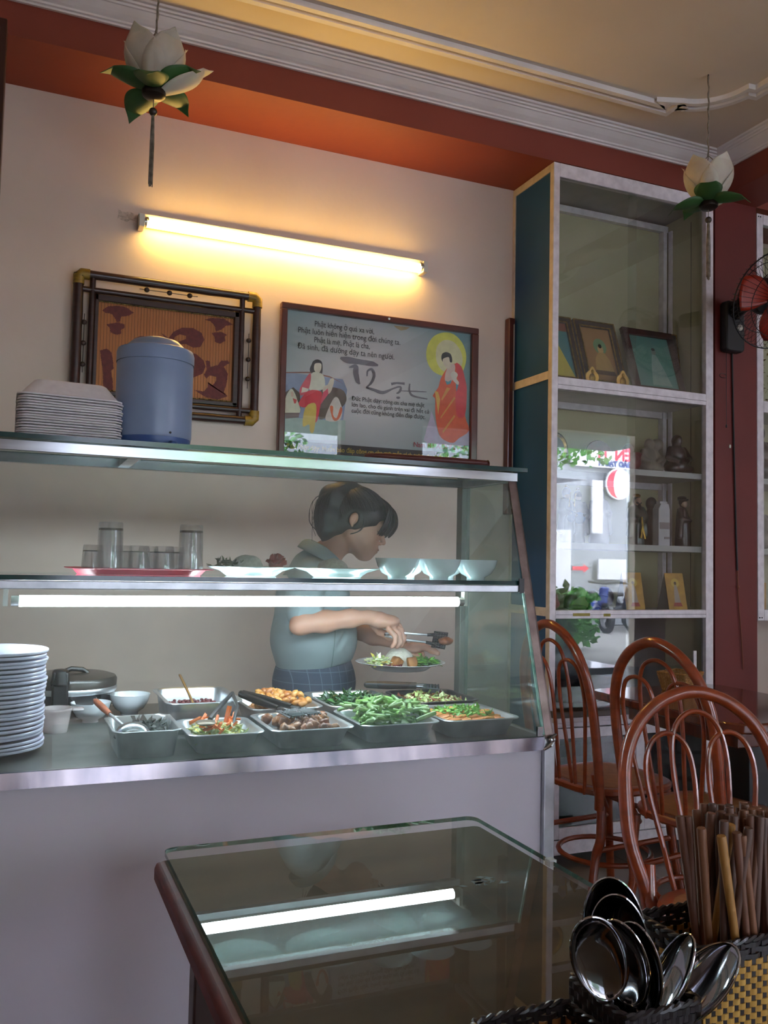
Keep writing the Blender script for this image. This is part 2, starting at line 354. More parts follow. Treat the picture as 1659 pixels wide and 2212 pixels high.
POSTER = [('sea', '6f7a90', [(0.975, 1.986), (1.222, 1.981), (1.242, 1.939), (1.227, 1.806), (0.979, 1.79)]), ('rock', '4f463f', [(0.976, 1.903), (1.009, 1.927), (1.038, 1.906), (1.043, 1.827), (0.978, 1.82)]), ('rock', '544a41', [(1.128, 1.928), (1.212, 1.94), (1.24, 1.906), (1.223, 1.865), (1.146, 1.81), (1.119, 1.819)]), ('ground', '8a9a92', [(0.979, 1.803), (1.147, 1.804), (1.238, 1.811), (1.238, 1.726), (0.981, 1.712)]), ('pole', '6b4030', [(0.977, 1.986), (1.083, 1.998), (1.165, 1.988), (1.22, 1.965), (1.165, 1.982), (1.083, 1.992), (0.977, 1.982)]), ('mother', 'b9b09c', [(0.977, 1.875), (0.99, 1.908), (1.003, 1.92), (1.016, 1.904), (1.028, 1.875), (1.041, 1.827), (0.978, 1.818)]), ('mother_face', 'c29a86', [(0.999, 1.907), (1.007, 1.91), (1.012, 1.9), (1.01, 1.887), (1.001, 1.888)]), ('mother_red', 'a8433f', [(1.008, 1.882), (1.026, 1.877), (1.022, 1.862), (1.015, 1.861)]), ('basket', '5c4a48', [(0.978, 1.82), (1.039, 1.825), (1.035, 1.805), (0.979, 1.796)]), ('father', 'b7a9a0', [(1.151, 1.804), (1.163, 1.855), (1.185, 1.899), (1.201, 1.902), (1.213, 1.881), (1.223, 1.85), (1.21, 1.807)]), ('father_robe', 'c2593a', [(1.168, 1.86), (1.182, 1.863), (1.182, 1.829), (1.199, 1.817), (1.214, 1.864), (1.223, 1.85), (1.206, 1.811), (1.183, 1.809)]), ('hair', '201a1c', [(1.077, 2.009), (1.084, 2.028), (1.091, 2.043), (1.108, 2.052), (1.127, 2.045), (1.132, 2.022), (1.13, 1.995), (1.115, 1.992), (1.083, 1.995)]), ('face', 'd2aa98', [(1.096, 2.027), (1.104, 2.036), (1.125, 2.036), (1.126, 2.015), (1.119, 1.999), (1.108, 1.995), (1.096, 2.007)]), ('torso', 'd0b0a0', [(1.083, 1.986), (1.096, 1.998), (1.117, 1.998), (1.137, 1.988), (1.145, 1.951), (1.134, 1.929), (1.08, 1.921), (1.077, 1.949)]), ('arm_wrap', 'b04a55', [(1.074, 1.988), (1.083, 1.984), (1.08, 1.945), (1.067, 1.911), (1.041, 1.896), (1.036, 1.919), (1.048, 1.946)]), ('arm', 'cfa898', [(1.047, 1.931), (1.074, 1.927), (1.072, 1.916), (1.043, 1.907)]), ('arm', 'cfa898', [(1.143, 1.945), (1.156, 1.952), (1.167, 1.977), (1.183, 1.977), (1.177, 1.941), (1.162, 1.914), (1.135, 1.92)]), ('sash', 'b3485a', [(1.137, 1.918), (1.157, 1.937), (1.16, 1.914), (1.123, 1.86)]), ('red_skirt', 'b2343c', [(1.072, 1.918), (1.125, 1.921), (1.131, 1.893), (1.115, 1.801), (1.102, 1.8), (1.1, 1.871), (1.06, 1.848), (1.033, 1.863)]), ('yellow_trousers', 'c99a48', [(1.062, 1.848), (1.1, 1.871), (1.11, 1.84), (1.101, 1.753), (1.085, 1.752), (1.08, 1.781), (1.053, 1.771)]), ('halo', 'cdb04e', [(1.602, 2.128), (1.61, 2.174), (1.641, 2.215), (1.688, 2.235), (1.735, 2.232), (1.775, 2.201), (1.796, 2.155), (1.795, 2.109), (1.775, 2.063), (1.733, 2.04), (1.686, 2.041), (1.638, 2.057), (1.611, 2.089)]), ('halo_core', 'c2ad88', [(1.648, 2.133), (1.656, 2.174), (1.691, 2.202), (1.736, 2.197), (1.77, 2.16), (1.78, 2.115), (1.762, 2.081), (1.721, 2.06), (1.679, 2.067), (1.655, 2.096)]), ('cloud', '9a8fa0', [(1.606, 1.784), (1.625, 1.849), (1.633, 1.881), (1.658, 1.815), (1.685, 1.777), (1.809, 1.827), (1.822, 1.787), (1.816, 1.746), (1.615, 1.743)]), ('robe', 'c04a2c', [(1.703, 2.077), (1.738, 2.102), (1.774, 2.093), (1.793, 2.041), (1.803, 1.993), (1.796, 1.879), (1.818, 1.814), (1.768, 1.775), (1.738, 1.752), (1.691, 1.764), (1.667, 1.794), (1.651, 1.867), (1.649, 1.936), (1.637, 1.951), (1.663, 1.99), (1.674, 2.029)]), ('robe_red', 'b0353a', [(1.744, 2.103), (1.774, 2.093), (1.793, 2.041), (1.803, 1.993), (1.796, 1.879), (1.754, 1.876), (1.749, 1.983), (1.763, 2.022)]), ('robe_fold', 'd07a3c', [(1.704, 1.994), (1.722, 1.991), (1.682, 1.933), (1.679, 1.941)]), ('robe_fold', 'd07a3c', [(1.741, 1.955), (1.747, 1.95), (1.677, 1.853), (1.676, 1.861)]), ('robe_fold', 'd07a3c', [(1.742, 1.875), (1.748, 1.87), (1.69, 1.791), (1.687, 1.801)]), ('robe_fold', 'cf8a40', [(1.646, 1.973), (1.663, 1.969), (1.673, 1.938), (1.665, 1.868), (1.656, 1.92)]), ('chest', 'c39a90', [(1.703, 2.075), (1.732, 2.102), (1.744, 2.084), (1.73, 2.026), (1.704, 2.016), (1.693, 2.031)]), ('inner_robe', '3f7c86', [(1.696, 2.023), (1.71, 2.019), (1.727, 2.029), (1.722, 2.012), (1.704, 2.005)]), ('inner_robe', '3f7c86', [(1.748, 2.015), (1.761, 2.011), (1.752, 1.978)]), ('hand', 'd0aa9c', [(1.73, 2.034), (1.721, 2.055), (1.739, 2.068), (1.757, 2.056), (1.751, 2.037), (1.763, 2.022), (1.758, 2.01), (1.739, 2.022)]), ('face', 'cfa592', [(1.681, 2.11), (1.693, 2.122), (1.719, 2.13), (1.726, 2.104), (1.714, 2.078), (1.703, 2.077), (1.688, 2.092)]), ('hair', '17161c', [(1.675, 2.12), (1.679, 2.139), (1.698, 2.149), (1.719, 2.143), (1.727, 2.125), (1.727, 2.107), (1.717, 2.108), (1.711, 2.128), (1.684, 2.118), (1.681, 2.104)]), ('brush', '76727a', [(1.207, 2.065), (1.213, 2.061), (1.218, 2.075), (1.21, 2.074)]), ('brush', '76727a', [(1.213, 2.061), (1.22, 2.057), (1.225, 2.076), (1.218, 2.075)]), ('brush', '76727a', [(1.22, 2.057), (1.227, 2.053), (1.233, 2.077), (1.225, 2.076)]), ('brush', '76727a', [(1.227, 2.053), (1.237, 2.05), (1.242, 2.078), (1.233, 2.077)]), ('brush', '76727a', [(1.237, 2.05), (1.249, 2.049), (1.253, 2.077), (1.242, 2.078)]), ('brush', '76727a', [(1.249, 2.049), (1.262, 2.05), (1.265, 2.076), (1.253, 2.077)]), ('brush', '76727a', [(1.262, 2.05), (1.276, 2.05), (1.279, 2.074), (1.265, 2.076)]), ('brush', '76727a', [(1.276, 2.05), (1.29, 2.051), (1.293, 2.073), (1.279, 2.074)]), ('brush', '76727a', [(1.29, 2.051), (1.304, 2.05), (1.307, 2.072), (1.293, 2.073)]), ('brush', '76727a', [(1.304, 2.05), (1.319, 2.05), (1.322, 2.072), (1.307, 2.072)]), ('brush', '76727a', [(1.319, 2.05), (1.334, 2.049), (1.337, 2.071), (1.322, 2.072)]), ('brush', '76727a', [(1.334, 2.049), (1.346, 2.049), (1.349, 2.07), (1.337, 2.071)]), ('brush', '76727a', [(1.346, 2.049), (1.355, 2.049), (1.359, 2.068), (1.349, 2.07)]), ('brush', '76727a', [(1.355, 2.049), (1.363, 2.05), (1.366, 2.065), (1.359, 2.068)]), ('brush', '76727a', [(1.363, 2.05), (1.37, 2.051), (1.373, 2.062), (1.366, 2.065)]), ('brush', '76727a', [(1.37, 2.051), (1.377, 2.052), (1.379, 2.059), (1.373, 2.062)]), ('brush', '76727a', [(1.248, 2.031), (1.257, 2.032), (1.254, 2.04), (1.247, 2.035)]), ('brush', '76727a', [(1.257, 2.032), (1.265, 2.033), (1.262, 2.045), (1.254, 2.04)]), ('brush', '76727a', [(1.265, 2.033), (1.272, 2.033), (1.271, 2.049), (1.262, 2.045)]), ('brush', '76727a', [(1.272, 2.033), (1.271, 2.033), (1.281, 2.049), (1.271, 2.049)]), ('brush', '76727a', [(1.271, 2.033), (1.268, 2.034), (1.289, 2.041), (1.281, 2.049)]), ('brush', '76727a', [(1.268, 2.034), (1.267, 2.031), (1.29, 2.032), (1.289, 2.041)]), ('brush', '76727a', [(1.267, 2.031), (1.266, 2.024), (1.29, 2.025), (1.29, 2.032)]), ('brush', '76727a', [(1.266, 2.024), (1.266, 2.015), (1.29, 2.019), (1.29, 2.025)]), ('brush', '76727a', [(1.266, 2.015), (1.267, 2.006), (1.291, 2.011), (1.29, 2.019)]), ('brush', '76727a', [(1.267, 2.006), (1.27, 1.996), (1.293, 2.003), (1.291, 2.011)]), ('brush', '76727a', [(1.27, 1.996), (1.273, 1.987), (1.294, 1.995), (1.293, 2.003)]), ('brush', '76727a', [(1.273, 1.987), (1.276, 1.98), (1.296, 1.988), (1.294, 1.995)]), ('brush', '76727a', [(1.276, 1.98), (1.281, 1.974), (1.296, 1.983), (1.296, 1.988)]), ('brush', '76727a', [(1.281, 1.974), (1.285, 1.97), (1.297, 1.979), (1.296, 1.983)]), ('brush', '76727a', [(1.285, 1.97), (1.29, 1.968), (1.298, 1.975), (1.297, 1.979)]), ('brush', '76727a', [(1.29, 1.968), (1.294, 1.966), (1.3, 1.97), (1.298, 1.975)]), ('brush', '76727a', [(1.332, 2.005), (1.332, 2.011), (1.326, 2.01), (1.326, 2.004)]), ('brush', '76727a', [(1.332, 2.011), (1.333, 2.017), (1.326, 2.017), (1.326, 2.01)]), ('brush', '76727a', [(1.333, 2.017), (1.333, 2.022), (1.326, 2.023), (1.326, 2.017)]), ('brush', '76727a', [(1.333, 2.022), (1.335, 2.026), (1.328, 2.029), (1.326, 2.023)]), ('brush', '76727a', [(1.335, 2.026), (1.338, 2.028), (1.333, 2.034), (1.328, 2.029)]), ('brush', '76727a', [(1.338, 2.028), (1.342, 2.03), (1.338, 2.038), (1.333, 2.034)]), ('brush', '76727a', [(1.342, 2.03), (1.346, 2.031), (1.345, 2.041), (1.338, 2.038)]), ('brush', '76727a', [(1.346, 2.031), (1.347, 2.031), (1.352, 2.041), (1.345, 2.041)]), ('brush', '76727a', [(1.347, 2.031), (1.349, 2.029), (1.358, 2.036), (1.352, 2.041)]), ('brush', '76727a', [(1.349, 2.029), (1.351, 2.024), (1.363, 2.03), (1.358, 2.036)]), ('brush', '76727a', [(1.351, 2.024), (1.353, 2.019), (1.366, 2.023), (1.363, 2.03)]), ('brush', '76727a', [(1.353, 2.019), (1.354, 2.013), (1.367, 2.014), (1.366, 2.023)]), ('brush', '76727a', [(1.354, 2.013), (1.354, 2.006), (1.367, 2.006), (1.367, 2.014)]), ('brush', '76727a', [(1.354, 2.006), (1.352, 1.999), (1.364, 1.997), (1.367, 2.006)]), ('brush', '76727a', [(1.352, 1.999), (1.35, 1.992), (1.361, 1.988), (1.364, 1.997)]), ('brush', '76727a', [(1.35, 1.992), (1.347, 1.985), (1.356, 1.98), (1.361, 1.988)]), ('brush', '76727a', [(1.347, 1.985), (1.342, 1.978), (1.35, 1.972), (1.356, 1.98)]), ('brush', '76727a', [(1.342, 1.978), (1.337, 1.971), (1.343, 1.966), (1.35, 1.972)]), ('brush', '76727a', [(1.337, 1.971), (1.331, 1.965), (1.336, 1.96), (1.343, 1.966)]), ('brush', '76727a', [(1.331, 1.965), (1.324, 1.958), (1.329, 1.953), (1.336, 1.96)]), ('brush', '76727a', [(1.325, 1.953), (1.333, 1.951), (1.336, 1.959), (1.327, 1.96)]), ('brush', '76727a', [(1.333, 1.951), (1.342, 1.949), (1.345, 1.958), (1.336, 1.959)]), ('brush', '76727a', [(1.342, 1.949), (1.351, 1.946), (1.354, 1.957), (1.345, 1.958)]), ('brush', '76727a', [(1.351, 1.946), (1.36, 1.944), (1.364, 1.955), (1.354, 1.957)]), ('brush', '76727a', [(1.36, 1.944), (1.369, 1.941), (1.374, 1.953), (1.364, 1.955)]), ('brush', '76727a', [(1.369, 1.941), (1.38, 1.937), (1.384, 1.951), (1.374, 1.953)]), ('brush', '76727a', [(1.38, 1.937), (1.391, 1.935), (1.394, 1.949), (1.384, 1.951)]), ('brush', '76727a', [(1.391, 1.935), (1.403, 1.935), (1.402, 1.949), (1.394, 1.949)]), ('brush', '76727a', [(1.403, 1.935), (1.415, 1.939), (1.411, 1.951), (1.402, 1.949)]), ('brush', '76727a', [(1.415, 1.939), (1.426, 1.945), (1.421, 1.955), (1.411, 1.951)]), ('brush', '76727a', [(1.426, 1.945), (1.435, 1.951), (1.431, 1.959), (1.421, 1.955)]), ('brush', '76727a', [(1.435, 1.951), (1.444, 1.957), (1.44, 1.963), (1.431, 1.959)]), ('brush', '76727a', [(1.444, 1.957), (1.452, 1.961), (1.449, 1.967), (1.44, 1.963)]), ('brush', '76727a', [(1.452, 1.961), (1.459, 1.964), (1.456, 1.97), (1.449, 1.967)]), ('brush', '76727a', [(1.459, 1.964), (1.465, 1.967), (1.463, 1.973), (1.456, 1.97)]), ('brush', '76727a', [(1.465, 1.967), (1.471, 1.969), (1.469, 1.976), (1.463, 1.973)]), ('brush', '76727a', [(1.471, 1.969), (1.476, 1.97), (1.475, 1.977), (1.469, 1.976)]), ('brush', '76727a', [(1.476, 1.97), (1.479, 1.971), (1.479, 1.978), (1.475, 1.977)]), ('brush', '76727a', [(1.479, 1.971), (1.48, 1.97), (1.484, 1.978), (1.479, 1.978)]), ('brush', '76727a', [(1.48, 1.97), (1.48, 1.97), (1.489, 1.974), (1.484, 1.978)]), ('brush', '76727a', [(1.48, 1.97), (1.48, 1.968), (1.49, 1.968), (1.489, 1.974)]), ('brush', '76727a', [(1.48, 1.968), (1.479, 1.964), (1.489, 1.962), (1.49, 1.968)]), ('brush', '76727a', [(1.479, 1.964), (1.477, 1.959), (1.487, 1.956), (1.489, 1.962)]), ('brush', '76727a', [(1.477, 1.959), (1.475, 1.956), (1.484, 1.951), (1.487, 1.956)]), ('brush', '76727a', [(1.475, 1.956), (1.473, 1.953), (1.479, 1.947), (1.484, 1.951)]), ('brush', '76727a', [(1.473, 1.953), (1.471, 1.951), (1.475, 1.944), (1.479, 1.947)]), ('brush', '76727a', [(1.471, 1.951), (1.468, 1.949), (1.47, 1.943), (1.475, 1.944)]), ('brush', '76727a', [(1.468, 1.949), (1.464, 1.946), (1.466, 1.942), (1.47, 1.943)]), ('brush', '76727a', [(1.442, 1.976), (1.447, 1.979), (1.445, 1.989), (1.438, 1.988)]), ('brush', '76727a', [(1.447, 1.979), (1.453, 1.981), (1.451, 1.991), (1.445, 1.989)]), ('brush', '76727a', [(1.453, 1.981), (1.459, 1.983), (1.458, 1.992), (1.451, 1.991)]), ('brush', '76727a', [(1.459, 1.983), (1.466, 1.985), (1.466, 1.993), (1.458, 1.992)]), ('brush', '76727a', [(1.466, 1.985), (1.474, 1.985), (1.474, 1.994), (1.466, 1.993)]), ('brush', '76727a', [(1.474, 1.985), (1.483, 1.985), (1.484, 1.994), (1.474, 1.994)]), ('brush', '76727a', [(1.483, 1.985), (1.493, 1.985), (1.494, 1.995), (1.484, 1.994)]), ('brush', '76727a', [(1.493, 1.985), (1.502, 1.984), (1.503, 1.995), (1.494, 1.995)]), ('brush', '76727a', [(1.522, 1.992), (1.522, 1.986), (1.529, 1.985), (1.53, 1.992)]), ('brush', '76727a', [(1.522, 1.986), (1.521, 1.979), (1.529, 1.979), (1.529, 1.985)]), ('brush', '76727a', [(1.521, 1.979), (1.52, 1.972), (1.529, 1.973), (1.529, 1.979)]), ('brush', '76727a', [(1.52, 1.972), (1.52, 1.965), (1.529, 1.967), (1.529, 1.973)]), ('brush', '76727a', [(1.52, 1.965), (1.522, 1.958), (1.53, 1.961), (1.529, 1.967)]), ('brush', '76727a', [(1.522, 1.958), (1.524, 1.952), (1.532, 1.956), (1.53, 1.961)]), ('brush', '76727a', [(1.524, 1.952), (1.527, 1.946), (1.535, 1.951), (1.532, 1.956)]), ('brush', '76727a', [(1.527, 1.946), (1.533, 1.94), (1.539, 1.948), (1.535, 1.951)]), ('brush', '76727a', [(1.533, 1.94), (1.541, 1.937), (1.545, 1.945), (1.539, 1.948)]), ('brush', '76727a', [(1.541, 1.937), (1.551, 1.935), (1.553, 1.943), (1.545, 1.945)]), ('brush', '76727a', [(1.551, 1.935), (1.561, 1.934), (1.563, 1.941), (1.553, 1.943)]), ('brush', '76727a', [(1.561, 1.934), (1.571, 1.933), (1.572, 1.94), (1.563, 1.941)]), ('brush', '76727a', [(1.571, 1.933), (1.581, 1.932), (1.582, 1.939), (1.572, 1.94)]), ('brush', '76727a', [(1.581, 1.932), (1.591, 1.932), (1.592, 1.938), (1.582, 1.939)]), ('brush', '76727a', [(1.591, 1.932), (1.601, 1.932), (1.602, 1.937), (1.592, 1.938)]), ('brush', '76727a', [(1.601, 1.932), (1.611, 1.931), (1.612, 1.936), (1.602, 1.937)]), ('brush', '76727a', [(1.486, 1.956), (1.5, 1.956), (1.5, 1.96), (1.486, 1.958)]), ('brush', '76727a', [(1.5, 1.956), (1.514, 1.957), (1.514, 1.961), (1.5, 1.96)]), ('brush', '76727a', [(1.514, 1.957), (1.529, 1.957), (1.529, 1.963), (1.514, 1.961)]), ('brush', '76727a', [(1.529, 1.957), (1.543, 1.958), (1.543, 1.964), (1.529, 1.963)]), ('brush', '76727a', [(1.543, 1.958), (1.559, 1.959), (1.559, 1.965), (1.543, 1.964)]), ('brush', '76727a', [(1.559, 1.959), (1.575, 1.96), (1.575, 1.965), (1.559, 1.965)]), ('brush', '76727a', [(1.575, 1.96), (1.591, 1.961), (1.591, 1.966), (1.575, 1.965)]), ('brush', '76727a', [(1.591, 1.961), (1.607, 1.963), (1.607, 1.966), (1.591, 1.966)]), ('brush', '76727a', [(1.464, 1.924), (1.466, 1.923), (1.467, 1.93), (1.465, 1.929)]), ('brush', '76727a', [(1.466, 1.923), (1.469, 1.922), (1.47, 1.931), (1.467, 1.93)]), ('brush', '76727a', [(1.469, 1.922), (1.471, 1.921), (1.472, 1.931), (1.47, 1.931)]), ('brush', '76727a', [(1.471, 1.921), (1.474, 1.921), (1.474, 1.932), (1.472, 1.931)]), ('brush', '76727a', [(1.474, 1.921), (1.477, 1.922), (1.475, 1.932), (1.474, 1.932)]), ('brush', '76727a', [(1.477, 1.922), (1.479, 1.923), (1.477, 1.931), (1.475, 1.932)]), ('brush', '76727a', [(1.479, 1.923), (1.481, 1.924), (1.48, 1.931), (1.477, 1.931)]), ('brush', '76727a', [(1.481, 1.924), (1.483, 1.925), (1.482, 1.931), (1.48, 1.931)]), ('torn_patch', '8e7a5c', [(1.445, 2.235), (1.522, 2.237), (1.505, 2.224), (1.48, 2.217), (1.459, 2.225)])]
SLAT = [('tree', '42171a', [(0.258, 2.143), (0.28, 2.162), (0.316, 2.169), (0.346, 2.167), (0.375, 2.149), (0.355, 2.134), (0.329, 2.127), (0.326, 2.109), (0.315, 2.104), (0.305, 2.118), (0.295, 2.133), (0.27, 2.135)]), ('pot', '42171a', [(0.275, 2.093), (0.3, 2.1), (0.319, 2.106), (0.343, 2.1), (0.342, 2.086), (0.331, 2.078), (0.331, 2.063), (0.317, 2.056), (0.293, 2.062), (0.288, 2.079)]), ('tree', '42171a', [(0.641, 2.157), (0.665, 2.167), (0.717, 2.171), (0.742, 2.158), (0.755, 2.15), (0.726, 2.142), (0.71, 2.126), (0.686, 2.114), (0.682, 2.134), (0.665, 2.152)]), ('pot', '42171a', [(0.668, 2.108), (0.707, 2.117), (0.733, 2.108), (0.723, 2.098), (0.726, 2.082), (0.704, 2.068), (0.684, 2.073), (0.681, 2.093)]), ('bird', '42171a', [(0.476, 2.085), (0.506, 2.068), (0.524, 2.094), (0.555, 2.114), (0.598, 2.118), (0.631, 2.103), (0.643, 2.077), (0.628, 2.047), (0.601, 2.041), (0.573, 2.052), (0.542, 2.048), (0.537, 2.054), (0.572, 2.072), (0.572, 2.084), (0.548, 2.087), (0.529, 2.075), (0.526, 2.055), (0.574, 2.024), (0.614, 2.017), (0.642, 1.996), (0.651, 1.972), (0.64, 1.943), (0.593, 1.918), (0.586, 2.009), (0.55, 2.041), (0.506, 2.052)]), ('cloud', '42171a', [(0.38, 2.053), (0.403, 2.064), (0.433, 2.063), (0.449, 2.053), (0.381, 2.045)]), ('dragon', '42171a', [(0.65, 1.996), (0.666, 1.998), (0.671, 1.974), (0.699, 1.985), (0.71, 2.003), (0.739, 2.006), (0.745, 1.995), (0.723, 1.98), (0.74, 1.953), (0.737, 1.916), (0.726, 1.878), (0.743, 1.864), (0.703, 1.846), (0.655, 1.852), (0.606, 1.877), (0.646, 1.875), (0.661, 1.892), (0.661, 1.913), (0.677, 1.898), (0.693, 1.92), (0.692, 1.936), (0.668, 1.938), (0.656, 1.924), (0.644, 1.939), (0.655, 1.961)]), ('dragon', '42171a', [(0.257, 1.992), (0.282, 2.001), (0.299, 1.989), (0.306, 1.959), (0.309, 1.928), (0.3, 1.919), (0.308, 1.881), (0.31, 1.843), (0.291, 1.845), (0.272, 1.862), (0.27, 1.916), (0.262, 1.954)])]
# ================================================================== the room; most coordinates, printed outlines too, were computed from image pixels
CZ, BZ, WY, FY = 3.12, 2.94, 3.40, 3.07      # ceiling, beam soffit, back wall, beam face
XR0, XR1 = 2.93, 3.165                        # cross beam
struct('floor', MB().box(-2.1, 8.1, -2.75, 3.5, -.1, 0), floorm, smooth=False)
struct('ceiling', MB().box(-2.1, 8.1, -2.75, 3.5, CZ, CZ+.1), ceilp, smooth=False)
struct('wall_back', MB().box(-2.1, 8.1, WY, WY+.12, 0, CZ), cream, smooth=False)
struct('wall_left', MB().box(-2.12, -2.0, -2.75, WY, 0, CZ), cream, smooth=False)
struct('wall_right', MB().box(8.0, 8.12, -2.75, WY, 0, CZ), cream, smooth=False)
mb = MB()
for x0, x1 in ((-2, .3), (3.37, 4.4), (7.05, 8)): mb.box(x0, x1, -2.72, -2.6, 0, 2.85)
mb.box(-2, 8, -2.72, -2.6, 2.85, CZ)
struct('wall_front', mb, cream, smooth=False)
struct('trim_1', MB().box(-2, 8, FY, WY, BZ, CZ), redp, smooth=False, label='dark red painted beam along the back wall')
struct('trim_2', MB().box(XR0, XR1, -2.6, FY, BZ, CZ), redp, smooth=False, label='dark red painted cross beam')
struct('wall_column', MB().box(2.915, XR1, FY, WY, 0, BZ), redcol, smooth=False, label='dark red column between the two cabinets')
# cornices (mitred)
prof = [(0, 0), (.010, 0), (.012, .006), (.020, .008), (.022, .014), (.030, .018), (.042, .026), (.052, .035), (.060, .043), (.066, .044), (.069, .050), (.078, .051), (.081, .057), (.092, .058), (.095, .065), (0, .065)]
def cornice(name, pa, pb, inw, mit_a, mit_b, lab):
    # pa, pb: ends on the beam face; inw: direction into the room; mit: how far the ends run in at depth d
    pa, pb, inw = Vector(pa), Vector(pb), Vector(inw); t = (pb-pa).normalized(); m = MB(); n = len(prof)
    vs = [pa+inw*d+t*(d*mit_a)+Vector((0, 0, z)) for d, z in prof]+[pb+inw*d-t*(d*mit_b)+Vector((0, 0, z)) for d, z in prof]
    m.add(vs, [(j, (j+1) % n, n+(j+1) % n, n+j) for j in range(n)]+[tuple(range(n)), tuple(range(n, 2*n))])
    return struct(name, m, whitep, smooth=False, label=lab)
ZC = CZ-.065
cornice('trim_3', (-2, FY, ZC), (XR0, FY, ZC), (0, -1, 0), 0, 1, 'white plaster cornice above the red back beam')
cornice('trim_4', (XR0, FY, ZC), (XR0, -2.6, ZC), (-1, 0, 0), 1, 0, 'white plaster cornice on the red cross beam')
# double fillet on the ceiling
ctr = [(-2, 2.79), (2.385, 2.79), (2.385, 2.742)]+arc((2.375, 2.53), .212, 88, 4, 12)+[(2.622, 2.542), (2.622, -2.5)]
def ribbon(path, o0, o1, z0, z1):
    P = [Vector((p[0], p[1], 0)) for p in path]; L = []
    for i, p in enumerate(P):
        a = (P[i]-P[i-1]).normalized() if i else None; b = (P[i+1]-P[i]).normalized() if i+1 < len(P) else None
        a = a or b; b = b or a; na = Vector((-a.y, a.x, 0)); nb = Vector((-b.y, b.x, 0)); nn = (na+nb).normalized(); L.append(nn/max(nn.dot(na), .4))
    m = MB(); vs = []
    for p, nn in zip(P, L):
        for o, z in ((o0, z1), (o0, z0), (o1, z0), (o1, z1)): vs.append(p+nn*o+Vector((0, 0, z)))
    fs = []
    for i in range(len(P)-1):
        for j in range(4): fs.append((i*4+j, i*4+(j+1) % 4, (i+1)*4+(j+1) % 4, (i+1)*4+j))
    return m.add(vs, fs)
m = ribbon(ctr, .010, .032, CZ-.020, CZ); m2 = ribbon(ctr, -.032, -.010, CZ-.020, CZ); m.add(m2.v, m2.f); m3 = ribbon(ctr, -.010, .010, CZ-.006, CZ); m.add(m3.v, m3.f)
struct('trim_5', m, whitep, smooth=False, label='white double moulding with a rounded corner on the ceiling')
# dark wooden door casing at the far left
m = MB().box(-.16, -.095, 2.96, 3.06, 0, 2.93).box(-.135, -.115, 2.95, 2.97, 0, 2.9)
struct('door_1', m, mat('dark_door_wood', '3a1613', .4, col2='2b0f0d', nscale=8, stretch=(1, 1, .3)), smooth=False, bevel=.004, label='dark brown wooden door casing at the left edge')
# skirting strip on the back wall
struct('baseboard_back', MB().box(-2, 2.0, 3.385, 3.4, 0, .1), redcol, smooth=False)

# ================================================================== the street outside (seen only mirrored in the panes)
struct('pavement_street', MB().box(-20, 40, -40, -2.75, -.12, -.02), mat('grey_street', '77746f', .8, nscale=2, bump=.2), smooth=False, label='grey street and pavement outside the shop')
fb = thing('building', 'grey street building across the road with grey shutters', 'building', (0, -9, 0))
MB().box(-6, 24, -3, 0, 0, 9).build('wall', mat('grey_facade', '8e9093', .8, nscale=1), fb, smooth=False)
gsh = mat('grey_shutter', '8c8f92', .5, col2='76797c', nscale=3, stretch=(1, 1, 20)); dkw = mat('dark_window', '2c3034', .2, nscale=2)
for i in range(7):
    x = -4+i*4
    MB().box(x, x+2.8, 0, .05, .1, 2.6).build('shutter', gsh if i % 2 else dkw, fb, smooth=False)
    f_ = MB().box(x+.5, x+2.2, 0, .06, 5.2, 7.2).build('window', dkw, fb, smooth=False)
MB().box(-6, 10.2, 0, 1.0, 2.9, 3.05).build('canopy', gsh, fb, smooth=False)
sg = thing('shop_sign', 'white shop sign with red and blue letters on the facade across the road', 'sign', (0, -8.9, 0))
MB().box(10.45, 12.0, 0, .06, 3.28, 4.1).build('board', mat('sign_white', 'f2f0f4', .5), sg, smooth=False)
redl = mat('sign_red', 'c32a3e', .5); bluel = mat('sign_blue', '31406e', .5)
def sign_text(body, size, xr, z, mt, nm):
    m = text_mb(body, size, 0, 0, 0, bold=.01); m.v = [(xr-v[0], .07, z+v[2]) for v in m.v]; return m.build(nm, mt, sg, smooth=False)
sign_text('ÀM', .34, 11.95, 3.72, redl, 'lettering'); sign_text('ÊN  H', .34, 11.95, 3.45, redl, 'lettering'); sign_text('ĐÀO TẠO H', .15, 11.95, 3.32, bluel, 'lettering')
MB().lathe([(0, 0), (.33, 0), (.33, .04), (0, .04)], 32, M=Matrix.Translation((11.6, .10, 2.95)) @ Matrix.Rotation(PI/2, 4, 'X')).build('round_sign', MATS['sign_white'], sg)
MB().prism([(11.6-.30*math.cos(a), 2.95+.30*math.sin(a)) for a in [PI*(-.5+i/12) for i in range(13)]]+[(11.6-.14*math.cos(a), 2.95+.30*math.sin(a)) for a in [PI*(.5-i/12) for i in range(13)]], .101, .105).build('red_crescent', redl, sg, smooth=False)
sg2 = thing('wall_sign', 'white street board with a red arrow beside it across the road', 'sign', (0, -8.85, 0))
MB().box(9.9, 10.42, 0, .05, .5, 1.95).box(11.1, 11.8, 0, .05, .95, 1.37).box(10.93, 11.2, 0, .05, 1.9, 3.0).build('board', MATS['sign_white'], sg2, smooth=False)
MB().prism([(10.45, 1.13), (10.72, 1.13), (10.72, 1.08), (10.86, 1.17), (10.72, 1.26), (10.72, 1.21), (10.45, 1.21)], .05, .06).build('arrow', redl, sg2, smooth=False)
